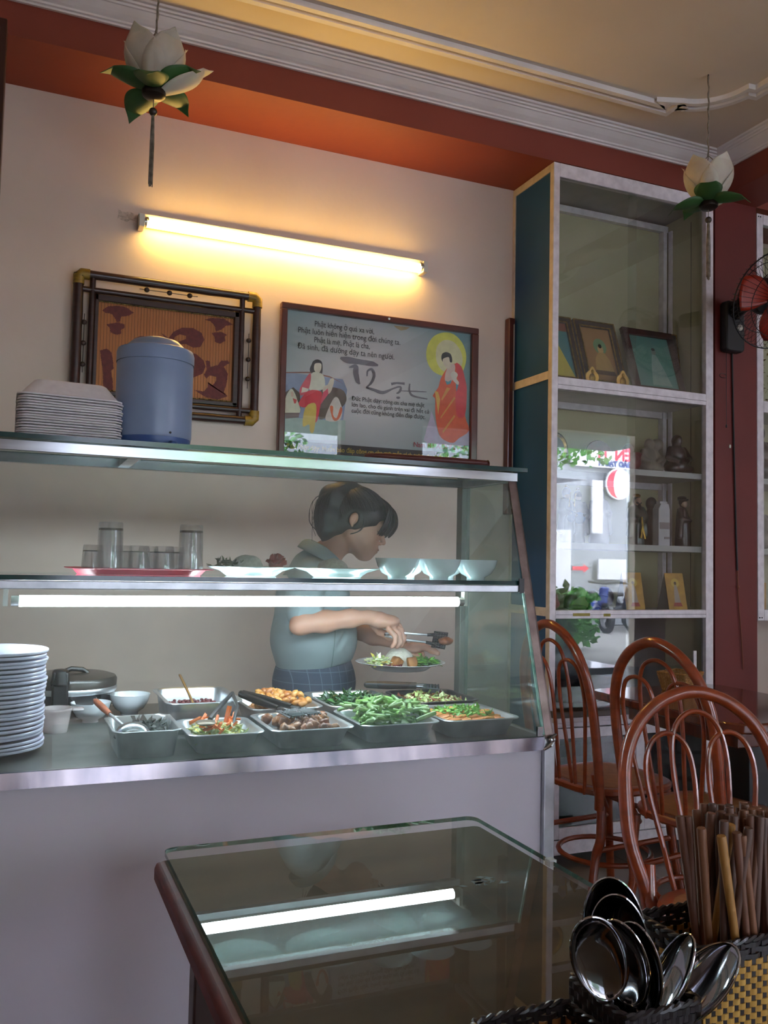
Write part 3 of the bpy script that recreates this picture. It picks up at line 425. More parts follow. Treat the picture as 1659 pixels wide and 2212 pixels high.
for i, (x, col_) in enumerate(((10.3, '2f3f7a'), (10.9, '1f1f26'), (11.5, '7a2a2a'), (12.1, '2c4a3a'))):
    mo = thing('parked_motorbike', ('blue', 'black', 'dark red', 'dark green')[i]+' motorbike parked at the kerb across the road', 'motorbike', (x, -7.9, -.02), PI/2+.2)
    for y_ in (-.6, .6): MB().lathe([(.20, -.04), (.28, -.04), (.28, .04), (.20, .04), (.20, -.04)], 18, cap=False, M=Matrix.Translation((y_, 0, .28)) @ Matrix.Rotation(PI/2, 4, 'X')).build('wheel', blk, mo)
    MB().tube(smooth_path([(-.75, 0, .55), (-.35, 0, .62), (0, 0, .42), (.35, 0, .45), (.5, 0, .85)], 4), [.05]*3+[.12]*10+[.09]*4, 8).build('body', mat('bike_'+col_, col_, .25, coat=.5), mo)
    MB().tube([(.45, -.3, .95), (.5, 0, .92), (.45, .3, .95)], .02, 6).build('handlebar', blk, mo)
    MB().prism(rrect(-.6, .05, -.12, .12, .08, 3), .66, .74, 'z').build('seat', blk, mo, bevel=.02)
# awning added over the pavement, blocks the sky from the counter glass
struct('trim_6', MB().box(-2, 8.2, -4.6, -2.74, 2.95, 3.0), mat('added_grey_green_awning', '6f7d78', .7, nscale=2), smooth=False, label='grey-green awning added over the pavement outside to block the sky')
# tree and potted greenery at the kerb
leafm = mat('street_leaf_green', '4f8a34', .5, col2='2f6423', nscale=5, sss=.1)
def street_tree(x, y, h, r, n, lab, seed):
    rng = random.Random(seed); t = thing('street_tree', lab, 'tree', (x, y, -.02))
    MB().tube([(0, 0, 0), (.05, .02, h*.4), (-.04, .05, h*.8), (0, 0, h)], [.09, .07, .05, .03], 8).build('trunk', mat('bark', '4b3a2c', .8, bump=.3), t)
    m = MB()
    for _ in range(n):
        a = rng.uniform(0, 2*PI); rad = r*math.sqrt(rng.random()); z = h+rng.uniform(-r*.8, r*.8)
        p = Vector((rad*math.cos(a), rad*math.sin(a), z)); d = Vector((rng.gauss(0, 1), rng.gauss(0, 1), rng.gauss(-.3, .7))).normalized()*rng.uniform(.09, .17); e = d.orthogonal().normalized()*d.length*.3
        m.add([p, p+d*.5+e, p+d, p+d*.5-e], [(0, 1, 2, 3)])
    o = m.build('crown', leafm, t, smooth=False); o['kind'] = 'stuff'
street_tree(2.6, -5.6, 3.0, 1.3, 2200, 'green street tree in front of the left shop opening', 1)
street_tree(7.9, -6.4, 4.1, 1.4, 2200, 'taller green street tree beside the right shop opening', 2)
street_tree(6.2, -3.6, .55, .5, 900, 'low bushy green plant by the kerb outside', 3)
street_tree(7.6, -4.9, .5, .45, 900, 'second low green plant outside by the right opening', 4)
car = thing('parked_car', 'white car parked at the kerb outside the shop', 'car', (15.2, -6.3, 0))
cp = [(-2.1, .35), (-2.1, .75), (-1.5, .9), (-.9, 1.4), (.8, 1.42), (1.5, .95), (2.1, .85), (2.15, .35)]
MB().prism(cp, -.8, .8).build('body', mat('white_car_paint', 'e9e9ec', .2, coat=.5), car, bevel=.05)
for px_ in (-1.35, 1.3):
    for py_ in (-.82, .66): MB().lathe([(.0, 0), (.33, 0), (.33, .16), (0, .16)], 20, M=Matrix.Translation((px_, py_, .33)) @ Matrix.Rotation(-PI/2, 4, 'X')).build('wheel', blk, car)
MB().box(-.8, .7, .79, .81, .95, 1.33).build('side_window', dkw, car, smooth=False)

# ================================================================== serving counter with its glass case
XE, XL, YB, ZW = 1.335, -1.25, 1.985, .775
ct = thing('serving_counter', 'white counter with a sloping glass display case and steel edges', 'counter', (0, 0, 0))
MB().box(XL, 1.302, 1.997, 2.78, .03, .745).build('front_panel', whlam, ct, smooth=False)
MB().box(XL, XE-.03, YB, 2.80, .752, ZW).box(XL, XE-.03, YB+.01, 2.79, .74, .752).build('worktop', mat('scuffed_worktop_steel', '828280', .38, .75, col2='5c5e5f', nscale=7), ct, smooth=False, label='scuffed steel worktop')
MB().prism([(YB+.004, .744), (YB-.007, .744), (YB-.0022, .777), (YB+.004, .777)], XL, 1.303, 'x').build('front_edge_strip', mat('reflection_streaked_steel', 'c4b8bb', .20, 1, col2='77757f', nscale=11, stretch=(1, .3, .3), bump=.15, bscale=9), ct, smooth=False, label='polished steel front edge')  # colour streaks stand for reflections; face leans back to mirror the bright doorway
MB().box(1.303, XE, YB-.004, YB+.03, 0, .772).build('corner_post', steelb, ct, smooth=False, bevel=.002)
MB().box(1.303, XE, 2.0, 2.80, .74, .773).build('side_rail', steelb, ct, smooth=False)
MB().box(1.30, 1.33, 2.0, 2.78, .03, .74).build('side_panel', whlam, ct, smooth=False)
# sloping angle bar on the right
def slopebar(x0, x1, lo, hi, wd, th):
    a = Vector((0, lo[0], lo[1])); b = Vector((0, hi[0], hi[1])); t = (b-a).normalized(); nrm = Vector((0, -t.z, t.y))
    vs = []
    for p in (a, b):
        for x in (x0, x1):
            for o in (0, th): vs.append(p+Vector((x, 0, 0))-nrm*o)
    return MB().add(vs, [(0, 1, 3, 2), (4, 6, 7, 5), (0, 4, 5, 1), (2, 3, 7, 6), (0, 2, 6, 4), (1, 5, 7, 3)])
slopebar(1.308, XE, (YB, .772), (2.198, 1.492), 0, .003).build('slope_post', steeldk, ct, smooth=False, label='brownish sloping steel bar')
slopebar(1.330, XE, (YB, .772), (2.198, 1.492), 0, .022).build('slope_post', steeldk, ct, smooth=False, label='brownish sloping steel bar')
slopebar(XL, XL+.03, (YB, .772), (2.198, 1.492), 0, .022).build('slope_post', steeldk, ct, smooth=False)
MB().tube([(1.30, 1.98, .745), (1.315, 1.972, .757), (1.325, 1.976, .765), (1.318, 1.972, .778), (1.335, 1.978, .782)], [.004, .006, .007, .006, .004], 8).ell((1.322, 1.974, .77), (.012, .006, .009)).build('weld_bead', steel, ct)
MB().box(1.286, 1.303, 1.988, 1.998, .777, .803).build('glass_clip', steel, ct, smooth=False, bevel=.001)
def yat(z): return YB+(z-.772)/(1.492-.772)*(2.198-YB)
slopebar(XL+.03, 1.304, (yat(.779)+.004, .779), (yat(1.152)+.004, 1.152), 0, .005).build('front_glass', [glcase], ct, smooth=False, label='lower sloping glass pane')
slopebar(XL+.03, 1.304, (yat(1.186)+.004, 1.186), (yat(1.468)+.004, 1.468), 0, .005).build('front_glass', [glcase], ct, smooth=False, label='upper sloping glass pane')
MB().prism([(yat(.778)+.012, .778), (2.452, .778), (2.452, 1.468), (yat(1.468)+.012, 1.468)], 1.312, 1.318, 'x').build('side_glass', glside, ct, smooth=False)
slopebar(1.301, 1.3065, (yat(.782)-.001, .782), (yat(1.15)-.001, 1.15), 0, .006).build('glass_edge', mat('bright_glass_edge', '9fc4b9', .1, col2='5f9a8c', nscale=30, spec=1), ct, smooth=False, label='pale green cut edge of the front glass')
# middle shelf
mids = MB().box(XL+.02, 1.302, 2.109, 2.47, 1.1715, 1.183)
mids.build('middle_shelf', glshelf, ct, smooth=False, label='glass middle shelf')
MB().box(XL+.02, 1.303, 2.1055, 2.1085, 1.1715, 1.183).build('shelf_edge', gledge, ct, smooth=False, label='dark green edge of the middle shelf')
MB().box(XL+.02, 1.308, 2.100, 2.122, 1.152, 1.1705).build('shelf_bar', steelb, ct, smooth=False, bevel=.0015)
MB().box(XL+.02, 1.308, 2.45, 2.472, 1.152, 1.1705).build('shelf_bar', steelb, ct, smooth=False, bevel=.0015)
MB().box(1.290, 1.306, 2.096, 2.1, 1.150, 1.19).build('shelf_bracket', blk, ct, smooth=False)
# top shelf
MB().box(XL-.02, 1.352, 2.166, 2.535, 1.4955, 1.507).build('top_shelf', glass('top_glass', (.62, .74, .70), haze=.25, hazecol=(.30, .38, .36)), ct, smooth=False, label='glass top shelf')
MB().box(XL-.02, 1.354, 2.1625, 2.166, 1.4955, 1.507).build('shelf_edge', gledge, ct, smooth=False, label='dark green edge of the top shelf')
MB().box(XL, XE, 2.185, 2.21, 1.468, 1.4945).build('top_bar', steel, ct, smooth=False, bevel=.0015)
MB().box(XL, XE, 2.47, 2.495, 1.468, 1.4945).build('top_bar', steel, ct, smooth=False, bevel=.0015)
MB().box(XE-.03, XE, 2.21, 2.47, 1.468, 1.4945).build('top_bar', steelb, ct, smooth=False, bevel=.0015)
MB().box(.25, .28, 2.21, 2.47, 1.474, 1.494).build('cross_bar', steelb, ct, smooth=False)
for x0 in (1.296, XL+.002): MB().box(x0, x0+.03, 2.455, 2.49, ZW, 1.468).build('rear_post', mat('dull_steel_post', '6f726c', .4, .6, nscale=10), ct, smooth=False, bevel=.002)

# ================================================================== lamps
tw = emis('warm_tube_glow', (1.0, .62, .15), TUBE_WARM); tcw = emis('cool_tube_glow', (.78, .90, 1.0), TUBE_COOL)
tc_ = mat('lamp_cap_metal', 'a7a49c', .3, .9); lamp_white = mat('lamp_holder_white', 'd9d4c8', .4)
l1 = thing('wall_tube_lamp', 'lit warm yellow fluorescent tube high on the cream wall', 'lamp', (.376, 3.355, 2.495))
ll = 1.204; dz = -.006
MB().tube([(.03, 0, 0), (ll-.03, 0, dz)], .019, 16).build('tube', tw, l1)
MB().box(.0, ll, .010, .045, .017, .036).box(.0, ll, .024, .045, -.010, .017).build('batten', lamp_white, l1, smooth=False, bevel=.003)
for x in (0.0, ll-.022):
    MB().box(x, x+.022, -.018, .045, -.024, .024).build('holder', lamp_white, l1, smooth=False, bevel=.003)
for x in (.020, ll-.034): MB().tube([(x, 0, 0), (x+.016, 0, 0)], .0190, 16).build('end_cap', tc_, l1)
sc = MB().prism([(.302, 2.548), (.318, 2.535), (.345, 2.540), (.374, 2.534), (.374, 2.506), (.350, 2.510), (.338, 2.500), (.312, 2.506), (.300, 2.500), (.305, 2.522)], 3.3988, 3.3999)
tag(sc.build('wall_scar', mat('flaked_paint', 'dccbbd', .9, col2='a8978a', nscale=70), None, smooth=False), 'flaked paint patch on the wall left of the warm tube', 'paint patch')
l2 = thing('case_tube_lamp', 'lit cool white fluorescent tube under the middle glass shelf', 'lamp', (0, 2.268, 1.117))
MB().tube([(.012, 0, 0), (1.188, 0, 0)], .0135, 16).build('tube', tcw, l2)
for x in (-.006, 1.186): MB().tube([(x, 0, 0), (x+.02, 0, 0)], .0125, 14).build('end_cap', tc_, l2)
for x in (-.024, 1.205): MB().box(x, x+.011, -.010, .010, -.012, .034).box(x, x+.010, -.03, .15, .034, .0345).build('holder', lamp_white, l2, smooth=False, bevel=.002)
# ================================================================== pictures on the wall
def bright(h, k): return tuple(min(.85, v*k) for v in lin(h))
def flatmats(cols, pre, rough=.55):
    return {c: mat(pre+c, bright(c, 1.9 if c != '76727a' else 1.25), rough, nscale=40) for c in cols}
def facing_poly(m, pts, y, mi=0):
    m.add([(x, y, z) for x, z in pts], [tuple(range(len(pts)))], mi)
# --- poster
po = thing('framed_poster', 'large framed poster with verses and robed figures, thin red-brown frame', 'poster', (0, 0, 0))
X0, X1, Z0, Z1 = .947, 1.850, 1.585, 2.268
fwid = .026
for nm, b in (('top', (X0, X1, Z1-fwid, Z1)), ('bottom', (X0, X1, Z0, Z0+fwid)), ('left', (X0, X0+fwid, Z0+fwid, Z1-fwid)), ('right', (X1-fwid-.006, X1, Z0+fwid, Z1-fwid))):
    MB().box(b[0], b[1], 3.368, 3.399, b[2], b[3]).build('frame_rail', woodred, po, smooth=False, bevel=.004)
m = MB().box(X0+.02, X1-.02, 3.388, 3.396, Z0+.02, Z1-.02)
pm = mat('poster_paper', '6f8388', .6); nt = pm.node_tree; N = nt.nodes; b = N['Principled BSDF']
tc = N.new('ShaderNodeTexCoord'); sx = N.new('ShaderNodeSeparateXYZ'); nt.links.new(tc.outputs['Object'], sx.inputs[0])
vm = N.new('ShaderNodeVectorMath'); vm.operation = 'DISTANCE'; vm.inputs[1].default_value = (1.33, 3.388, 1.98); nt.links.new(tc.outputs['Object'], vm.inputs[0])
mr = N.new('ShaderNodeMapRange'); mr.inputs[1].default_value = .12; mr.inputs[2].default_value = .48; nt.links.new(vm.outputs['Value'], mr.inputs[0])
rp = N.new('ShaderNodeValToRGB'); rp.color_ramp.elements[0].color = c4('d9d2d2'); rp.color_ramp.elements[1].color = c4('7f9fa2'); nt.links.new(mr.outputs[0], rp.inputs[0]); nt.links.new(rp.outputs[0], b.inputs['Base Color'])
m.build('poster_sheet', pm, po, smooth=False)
cols = []
for nme, c, p in POSTER:
    if c not in cols: cols.append(c)
pms = flatmats(cols, 'print_')
m = MB()
lay = 0
for nme, c, p in POSTER:
    if nme != 'brush': lay += 1
    if nme not in ('brush', 'pole') and len(p) > 5: p = [(v.x, v.y) for v in smooth_path([(x, z, 0) for x, z in p], 3, True)]
    facing_poly(m, p, 3.3878-.00005*lay, cols.index(c))
m.build('printed_figures', [pms[c] for c in cols], po, smooth=False)
MB().box(.972, 1.818, 3.3872, 3.3876, 1.615, 1.708).build('caption_band', mat('caption_band_dark', '37383a', .6), po, smooth=False)
ink = mat('print_ink_black', '1d1d22', .6); redi = mat('print_ink_red', 'a03a48', .6); yeli = mat('print_ink_yellow', 'c2a544', .6)
TX = [('Phật không ở quá xa vời,', 1.091, 2.187, .034, .263, ink, 0), ('Phật luôn hiển hiện trong đời chúng ta.', 1.021, 2.154, .034, .455, ink, 0), ('Phật là mẹ, Phật là cha,', 1.091, 2.121, .034, .245, ink, 0), ('Đã sinh, đã dưỡng dạy ta nên người.', 1.021, 2.088, .034, .430, ink, 0),
      ('Đức Phật dạy: công ơn cha mẹ thật', 1.262, 1.896, .026, .335, ink, 0), ('lớn lao, cho dù gánh trên vai đi hết cả', 1.262, 1.870, .026, .356, ink, 0), ('cuộc đời cũng không đền đáp được.', 1.262, 1.845, .026, .340, ink, 0),
      ('Nam Mô A Di Đà Phật', 1.549, 1.722, .030, .262, redi, .0004), ('Đức Phật dạy: Muốn báo đáp công ơn cha mẹ một cách trọn vẹn nhất, không gì', .985, 1.676, .028, .80, yeli, .0005), ('hơn là giúp cha mẹ được vãng sanh Tịnh', .985, 1.645, .028, .415, yeli, .0005)]
for body, x, z, s, wd, mt, bo in TX:
    text_mb(body, s, x, z, 3.3850, bold=bo, width=wd).build('lettering', mt, po, smooth=False)
MB().box(X0+.022, X1-.026, 3.378, 3.381, Z0+.022, Z1-.022).build('glass', glpic, po, smooth=False)
MB().lathe([(0, 0), (.005, 0), (.005, .003), (0, .004)], 12, M=Matrix.Translation((1.416, 3.368, 2.256)) @ Matrix.Rotation(PI/2, 4, 'X')).build('screw', steelb, po)

# --- bamboo framed slat picture
bp_ = thing('bamboo_framed_picture', 'dark bamboo framed picture of brown slats with dark birds and potted trees', 'picture', (0, 0, 0))
bx0, bx1, bz0, bz1 = .172, .846, 1.772, 2.268; yo = 3.372
yell = mat('yellow_cane_wrap', 'a4832e', .45, col2='7d601e', nscale=40, stretch=(1, 1, 3))
ix0, ix1, iz0, iz1 = .222, .786, 1.812, 2.212
def pole(a, b, r, nm='pole'):
    a = Vector(a); b = Vector(b); n_ = 14; P = [a.lerp(b, i/n_) for i in range(n_+1)]; R = [r*(1.06 if i in (5, 10) else 1) for i in range(n_+1)]
    return MB().tube(P, R, 12).build(nm, brown, bp_)
pole((bx0, yo, bz0), (bx0, yo, bz1), .0185, 'outer_pole'); pole((bx1, yo, bz0), (bx1, yo, bz1), .0165, 'outer_pole')
pole((bx0, yo-.001, bz1), (bx1, yo-.001, bz1), .0165, 'outer_pole'); pole((bx0, yo-.001, bz0), (bx1, yo-.001, bz0), .0165, 'outer_pole')
pole((ix0, yo, bz0), (ix0, yo, bz1), .011, 'inner_pole'); pole((ix1, yo, bz0), (ix1, yo, bz1), .011, 'inner_pole')
pole((bx0, yo, iz1), (bx1, yo, iz1), .0105, 'inner_pole'); pole((bx0, yo, iz0), (bx1, yo, iz0), .0105, 'inner_pole')
for cx_, cz_, sx_, sz_ in ((bx0, bz1, 1, -1), (bx1, bz1, -1, -1), (bx0, bz0, 1, 1), (bx1, bz0, -1, 1)):
    MB().tube([(cx_+sx_*.038, yo-.001, cz_), (cx_+sx_*.010, yo-.001, cz_), (cx_, yo-.001, cz_+sz_*.010), (cx_, yo-.001, cz_+sz_*.040)], .0205, 12).build('corner_wrap', yell, bp_, label='yellow cane corner binding')
for z0_, z1_, x0_, x1_ in ((2.176, 2.200, ix0+.01, ix1-.01), (1.824, 1.840, ix0+.01, ix1-.01)):
    MB().box(x0_, x1_, yo-.006, yo+.014, z0_, z1_).build('inner_moulding', brown, bp_, smooth=False, bevel=.003)
for x0_, x1_ in ((ix0+.01, .246), (.756, ix1-.009)):
    MB().box(x0_, x1_, yo-.006, yo+.014, 1.824, 2.2).build('inner_moulding', brown, bp_, smooth=False, bevel=.003)
MB().box(.232, .776, 3.389, 3.396, 1.824, 2.2).build('backing', brown, bp_, smooth=False)
slm = mat('brown_bamboo_slat', 'c0783e', .45, col2='a5622e', nscale=9, stretch=(3, 3, .4))
sw = (.756-.246)/46
sl_me = MB().box(-sw*.45, sw*.45, 0, .004, 1.838, 2.180).mesh('slat', slm, smooth=False)
for i in range(46): inst(sl_me, 'slat', bp_, Matrix.Translation((.246+sw*(i+.5), 3.383, 0)))
def scallop(pts, r=.006):
    out = []
    for i, a in enumerate(pts):
        b_ = pts[(i+1) % len(pts)]; a = Vector(a); b_ = Vector(b_); L = (b_-a).length; k_ = max(1, int(L/r)); nn = Vector((b_.y-a.y, a.x-b_.x))/max(L, 1e-6)
        for j in range(k_):
            for q in (0, .5): t_ = (j+q)/k_; pt_ = a.lerp(b_, t_)+nn*(r*.45 if q else 0)*(.6+.4*math.sin(i*3+j*2)); out.append(tuple(pt_))
    return out
m = MB()
for i, (nme, c, p) in enumerate(SLAT):
    if nme != 'bird': p = scallop(p)
    facing_poly(m, [(min(max(x, .248), .754), min(max(z, 1.842), 2.176)) for x, z in p], 3.3825-.0001*i, 0)
m.build('painted_silhouettes', mat('dark_red_silhouette', '6e2b26', .6, col2='57201d', nscale=60), bp_, smooth=False)
rope_m = mat('two_tone_cord', 'b39a5e', .7, col2='43321d', nscale=90)
for z_ in (2.176, 1.842):
    m = MB()
    for ph in (0, PI): m.tube([(.246+.51*i/220, 3.377+.0022*math.cos(i*.9+ph), z_+.0022*math.sin(i*.9+ph)) for i in range(221)], .0022, 5)
    m.build('twisted_cord', rope_m, bp_)
beadm = mat('brown_wood_bead', '3c2a22', .4)
for x, z in ((.417, 2.240), (.502, 2.240), (.579, 2.240), (.197, 2.088), (.197, 2.010), (.197, 1.931), (.816, 2.092), (.816, 2.016), (.816, 1.938)):
    MB().ell((x, yo, z), (.0105, .0105, .0095), 12, 8).build('bead', beadm, bp_)
MB().tube([(.39, yo, 2.240), (.61, yo, 2.240)], .0015, 5).tube([(.197, yo, 2.12), (.197, yo, 1.90)], .0015, 5).tube([(.816, yo, 2.12), (.816, yo, 1.90)], .0015, 5).build('bead_string', beadm, bp_)
# --- dark frame against the tall cabinet
df = thing('dark_picture_frame', 'narrow dark brown frame edge hanging beside the blue cabinet', 'picture frame', (0, 0, 0))
MB().box(1.999, 2.022, 3.36, 3.399, 1.45, 2.335).build('frame_rail', woodred, df, smooth=False, bevel=.004)
MB().box(2.010, 2.030, 3.365, 3.399, 2.31, 2.335).box(2.010, 2.030, 3.365, 3.399, 1.45, 1.475).build('frame_rail', woodred, df, smooth=False)
MB().box(2.022, 2.030, 3.385, 3.399, 1.475, 2.31).build('picture_sheet', mat('dim_print', '5a4a40', .5), df, smooth=False)

# ================================================================== lotus lamps
petm = mat('lotus_petal_white', 'd6cdbd', .55, col2='b9ae9e', nscale=9, sss=.25, bump=.15, bscale=30)
leafg = mat('lotus_leaf_green', '3e6a34', .5, col2='2a4f28', nscale=8)
cordm = mat('grey_cord', '8e8478', .8, col2='5e544a', nscale=50)
dkb = mat('dark_bronze', '2a211c', .35, .5)
def petal(w, h, bulge, base_r, out, tipout, mt, nm, parent, ang, z0=0, tilt=0):
    def fn(u, v):
        s = v; wd = w*(math.sin(PI*min(1, s*.93+.04))**.65)*(1-.35*s**3); x = (u-.5)*2*wd/2
        if s > .86: x *= max(0, (1-s)/.14)**.8
        rad = base_r+out*math.sin(min(1, s*1.25)*PI/2)-bulge*max(0, s-.55)**1.5*2+tipout*max(0, s-.85)*3
        zz = h*s
        cz = -((u-.5)*2)**2*w*.22*math.sin(PI*min(s+.1, 1))
        return Vector((x, -(rad+cz), zz))
    m = MB().grid(fn, 9, 14); M = Matrix.Translation((0, 0, z0)) @ Matrix.Rotation(ang, 4, 'Z') @ Matrix.Translation((0, -base_r, 0)) @ Matrix.Rotation(tilt, 4, 'X') @ Matrix.Translation((0, base_r, 0))
    m.v = [tuple(M @ Vector(v)) for v in m.v]
    return m.build(nm, mt, parent, solid=.0012)
def lotus(loc, rotz, lab, hook_z, tiltx):
    t = thing('lotus_lamp', lab, 'hanging lamp', loc, rotz, 'white paper lotus lamps hanging from the ceiling')
    for k in range(5): petal(.145, .165, .034, .020, .070, .05, petm, 'petal', t, 2*PI*k/5+.2, .01, .05)
    petal(.11, .165, .02, .02, .07, .05, petm, 'petal', t, 1.15, .0, .55)
    for k in range(5): petal(.105, .128, -.01, .016, .03, .06, leafg, 'leaf', t, 2*PI*k/5+.75, .008, (.75, 1.15, 1.45, 1.0, 1.35)[k])
    MB().lathe([(0, .02), (.030, .018), (.036, .006), (.034, -.006), (.024, -.014), (0, -.016)], 24).build('base_cup', dkb, t)
    MB().tube([(0, 0, -.014), (0, 0, -.05)], .0015, 5).build('cord', cordm, t)
    MB().ell((0, 0, -.055), .0125, 14, 10).build('bead', mat('dark_bead', '3c3028', .35), t)
    m = MB(); rng = random.Random(3)
    for k in range(26):
        a = 2*PI*k/26; r_ = .007*rng.uniform(.3, 1); e = .19+rng.uniform(-.012, .012)
        m.tube([(r_*math.cos(a)*.6, r_*math.sin(a)*.6, -.066), (r_*math.cos(a)+.0005, r_*math.sin(a), -.15), (r_*math.cos(a), r_*math.sin(a), -.066-e-.02)], .0013, 4)
    m.build('tassel', mat('grey_tassel', '8d867c', .8, col2='5c554c', nscale=60), t)
    top = hook_z-loc[2]
    for a in (0, 2.1, 4.2): MB().tube([(.035*math.cos(a), .035*math.sin(a), .15), (.015*math.cos(a), .015*math.sin(a), .178), (0, 0, .195)], .0018, 5).build('sling_cord', cordm, t)
    P = []; k_ = int((top-.195)/.012)
    for i in range(k_+1): P.append((.0014*math.sin(i*1.7)+.003*math.sin(i*.25), .0014*math.cos(i*1.3), .193+(top-.197)*i/k_))
    MB().tube(P, [.0032 if i % 5 else .0042 for i in range(k_+1)], 6).build('rope', cordm, t)
    MB().tube([(0, 0, top-.012), (.008, 0, top-.006), (0, 0, top)], .003, 6).build('hook', dkb, t)
    return t
lotus((.327, 2.65, 2.625), .25, 'larger looking white lotus lamp with green leaves at upper left', CZ, 0)
lotus((2.372, 2.533, 2.605), 1.0, 'white lotus lamp hanging in front of the tall cabinet top corner', CZ, 0)

# ================================================================== things on top of the case
foam = mat('white_foam', 'f0ebee', .7, col2='e6e0e4', nscale=50, bump=.1)
def foam_tray():
    m = MB(); n = 24
    def ring(hx, hy, r, z): return [(p[0], p[1], z) for p in rrect(-hx, hx, -hy, hy, r, 5)]
    rings = [ring(.122, .098, .03, 0), ring(.126, .102, .032, .0012), ring(.126, .102, .032, .0042), ring(.119, .095, .03, .006), ring(.116, .092, .03, .008), ring(.088, .064, .024, .044), ring(.083, .059, .022, .047)]
    vs = [v for r_ in rings for v in r_]; k = len(rings[0]); fs = [(i*k+j, i*k+(j+1) % k, (i+1)*k+(j+1) % k, (i+1)*k+j) for i in range(len(rings)-1) for j in range(k)]
    fs.append(tuple((len(rings)-1)*k+j for j in range(k))); m.add(vs, fs); return m.mesh('takeout_box', foam, angle=50)
fm = foam_tray()
for i in range(18):
    t_ = i/17
    o = bpy.data.objects.new('takeout_box', fm); COL.objects.link(o)
    o.location = (.112+.002*math.sin(i*2.1), 2.40+.002*math.cos(i*1.3), 1.508+i*.0066); o.rotation_euler = (0, .018*t_+.004*math.sin(i), .0+.02*t_)
    tag(o, 'upturned white foam box, topmost of the stack by the blue water tank' if i == 17 else 'upturned white foam box at the very bottom of the stack on the glass case' if i == 0 else 'upturned white foam box just under the topmost one of the stack' if i == 16 else 'upturned white foam box nested within the stack on the glass case', 'box', 'stack of white foam boxes on the case')
dp = thing('water_dispenser', 'blue-grey plastic water tank with a domed lid on the case', 'water tank', (.325, 2.385, 1.5075))
MB().lathe([(0, .0), (.080, 0), (.094, .008), (.098, .030), (.098, .034)], 40).build('base', mat('blue_plastic_base', '41619c', .35, nscale=8), dp, label='darker blue base')
bt = mat('blue_grey_plastic', '8da0c0', .33, col2='8295b5', nscale=6, bump=.03)
MB().lathe([(0, .034), (.0985, .034), (.100, .04), (.100, .232), (.099, .238)], 40).build('tank', bt, dp)
MB().lathe([(.1015, .236), (.1015, .262), (.098, .272), (.078, .279), (.074, .285), (.060, .298), (.035, .306), (0, .309)], 40).lathe([(.1015, .236), (0, .236)], 40, cap=False).build('lid', bt, dp)
MB().tube([(.035, -.085, .014), (.037, -.112, .010), (.037, -.113, -.000)], .0105, 14).build('tap', MATS['blue_plastic_base'], dp)
MB().ell((.03, -.0985, .043), (.003, .002, .003), 8, 6).build('screw', blk, dp)
rl = thing('rolled_mat', 'dark red-brown rolled mat lying on the case at right', 'rolled mat', (0, 0, 0))
rm = mat('maroon_leather', '5e2a28', .4, col2='4a1f1e', nscale=12, bump=.2)
P = [(.87+.38*i/12, 2.215+.004*math.sin(i*.6), 1.5185) for i in range(13)]
MB().tube(P, [.006, .0085]+[.0105]*10+[.010], 12, flat=1).build('roll', rm, rl)
MB().tube([(.865, 2.21, 1.514), (.95, 2.203, 1.513), (1.25, 2.206, 1.513)], .005, 8).build('fold', rm, rl)
MB().ell((1.251, 2.215, 1.5185), (.004, .0115, .0108), 12, 8).build('rolled_end', rm, rl)

# ================================================================== middle shelf: tray, tumblers, plates, bowls
ZS = 1.1832
pk = mat('pink_red_tray', 'e0405f', .4, col2='c83554', nscale=5)
tr = thing('serving_tray', 'pink-red plastic tray holding the upturned tumblers', 'tray', (.288, 2.27, ZS))
def tray_mesh(hx, hy, h, lip, r, n=5, th=.002):
    rg = [(hx-lip-.012, hy-lip-.012, 0), (hx-lip, hy-lip, h), (hx, hy, h+.0015), (hx, hy, h+.0035), (hx-lip+.002, hy-lip+.002, h+.002), (hx-lip-.010, hy-lip-.010, .002)]
    vs = []; 
    for a, b_, z in rg: vs += [(p[0], p[1], z) for p in rrect(-a, a, -b_, b_, min(r, a*.9, b_*.9), n)]
    k = 4*(n+1); fs = [(i*k+j, i*k+(j+1) % k, (i+1)*k+(j+1) % k, (i+1)*k+j) for i in range(len(rg)-1) for j in range(k)]
    fs += [tuple(range(k-1, -1, -1)), tuple((len(rg)-1)*k+j for j in range(k))]
    return MB().add(vs, fs)
tray_mesh(.176, .105, .0135, .018, .05, 8).build('tray_body', pk, tr)
def tumbler(nm_h, rb, rt, tall):
    h = nm_h; return MB().lathe([(rb, 0), (rt, h-.004), (rt-.002, h), (0, h), ], 28, cap=False).lathe([(rb-.003, 0), (rt-.0035, h-.014), (rt-.006, h-.017), (0, h-.0165)], 28, cap=False).lathe([(rb, 0), (rb-.003, 0)], 28, cap=False)
mt_ = tumbler(.126, .0325, .0290, 1).mesh('tumbler', glcup); ms_ = tumbler(.070, .0285, .0245, 0).mesh('tumbler', glcup)
TB = [(.213, 2.240, 1, 'tall upturned glass tumbler on the left of the pink tray'), (.409, 2.240, 1, 'tall upturned glass tumbler on the right of the pink tray'),
      (.283, 2.240, 0, 'short glass tumbler just right of the left tall one'), (.343, 2.240, 0, 'short glass tumbler just left of the right tall one'), (.178, 2.300, 0, 'short glass tumbler at the left end of the pink tray'),
      (.248, 2.305, 0, None), (.314, 2.31, 0, None), (.380, 2.305, 0, None)]
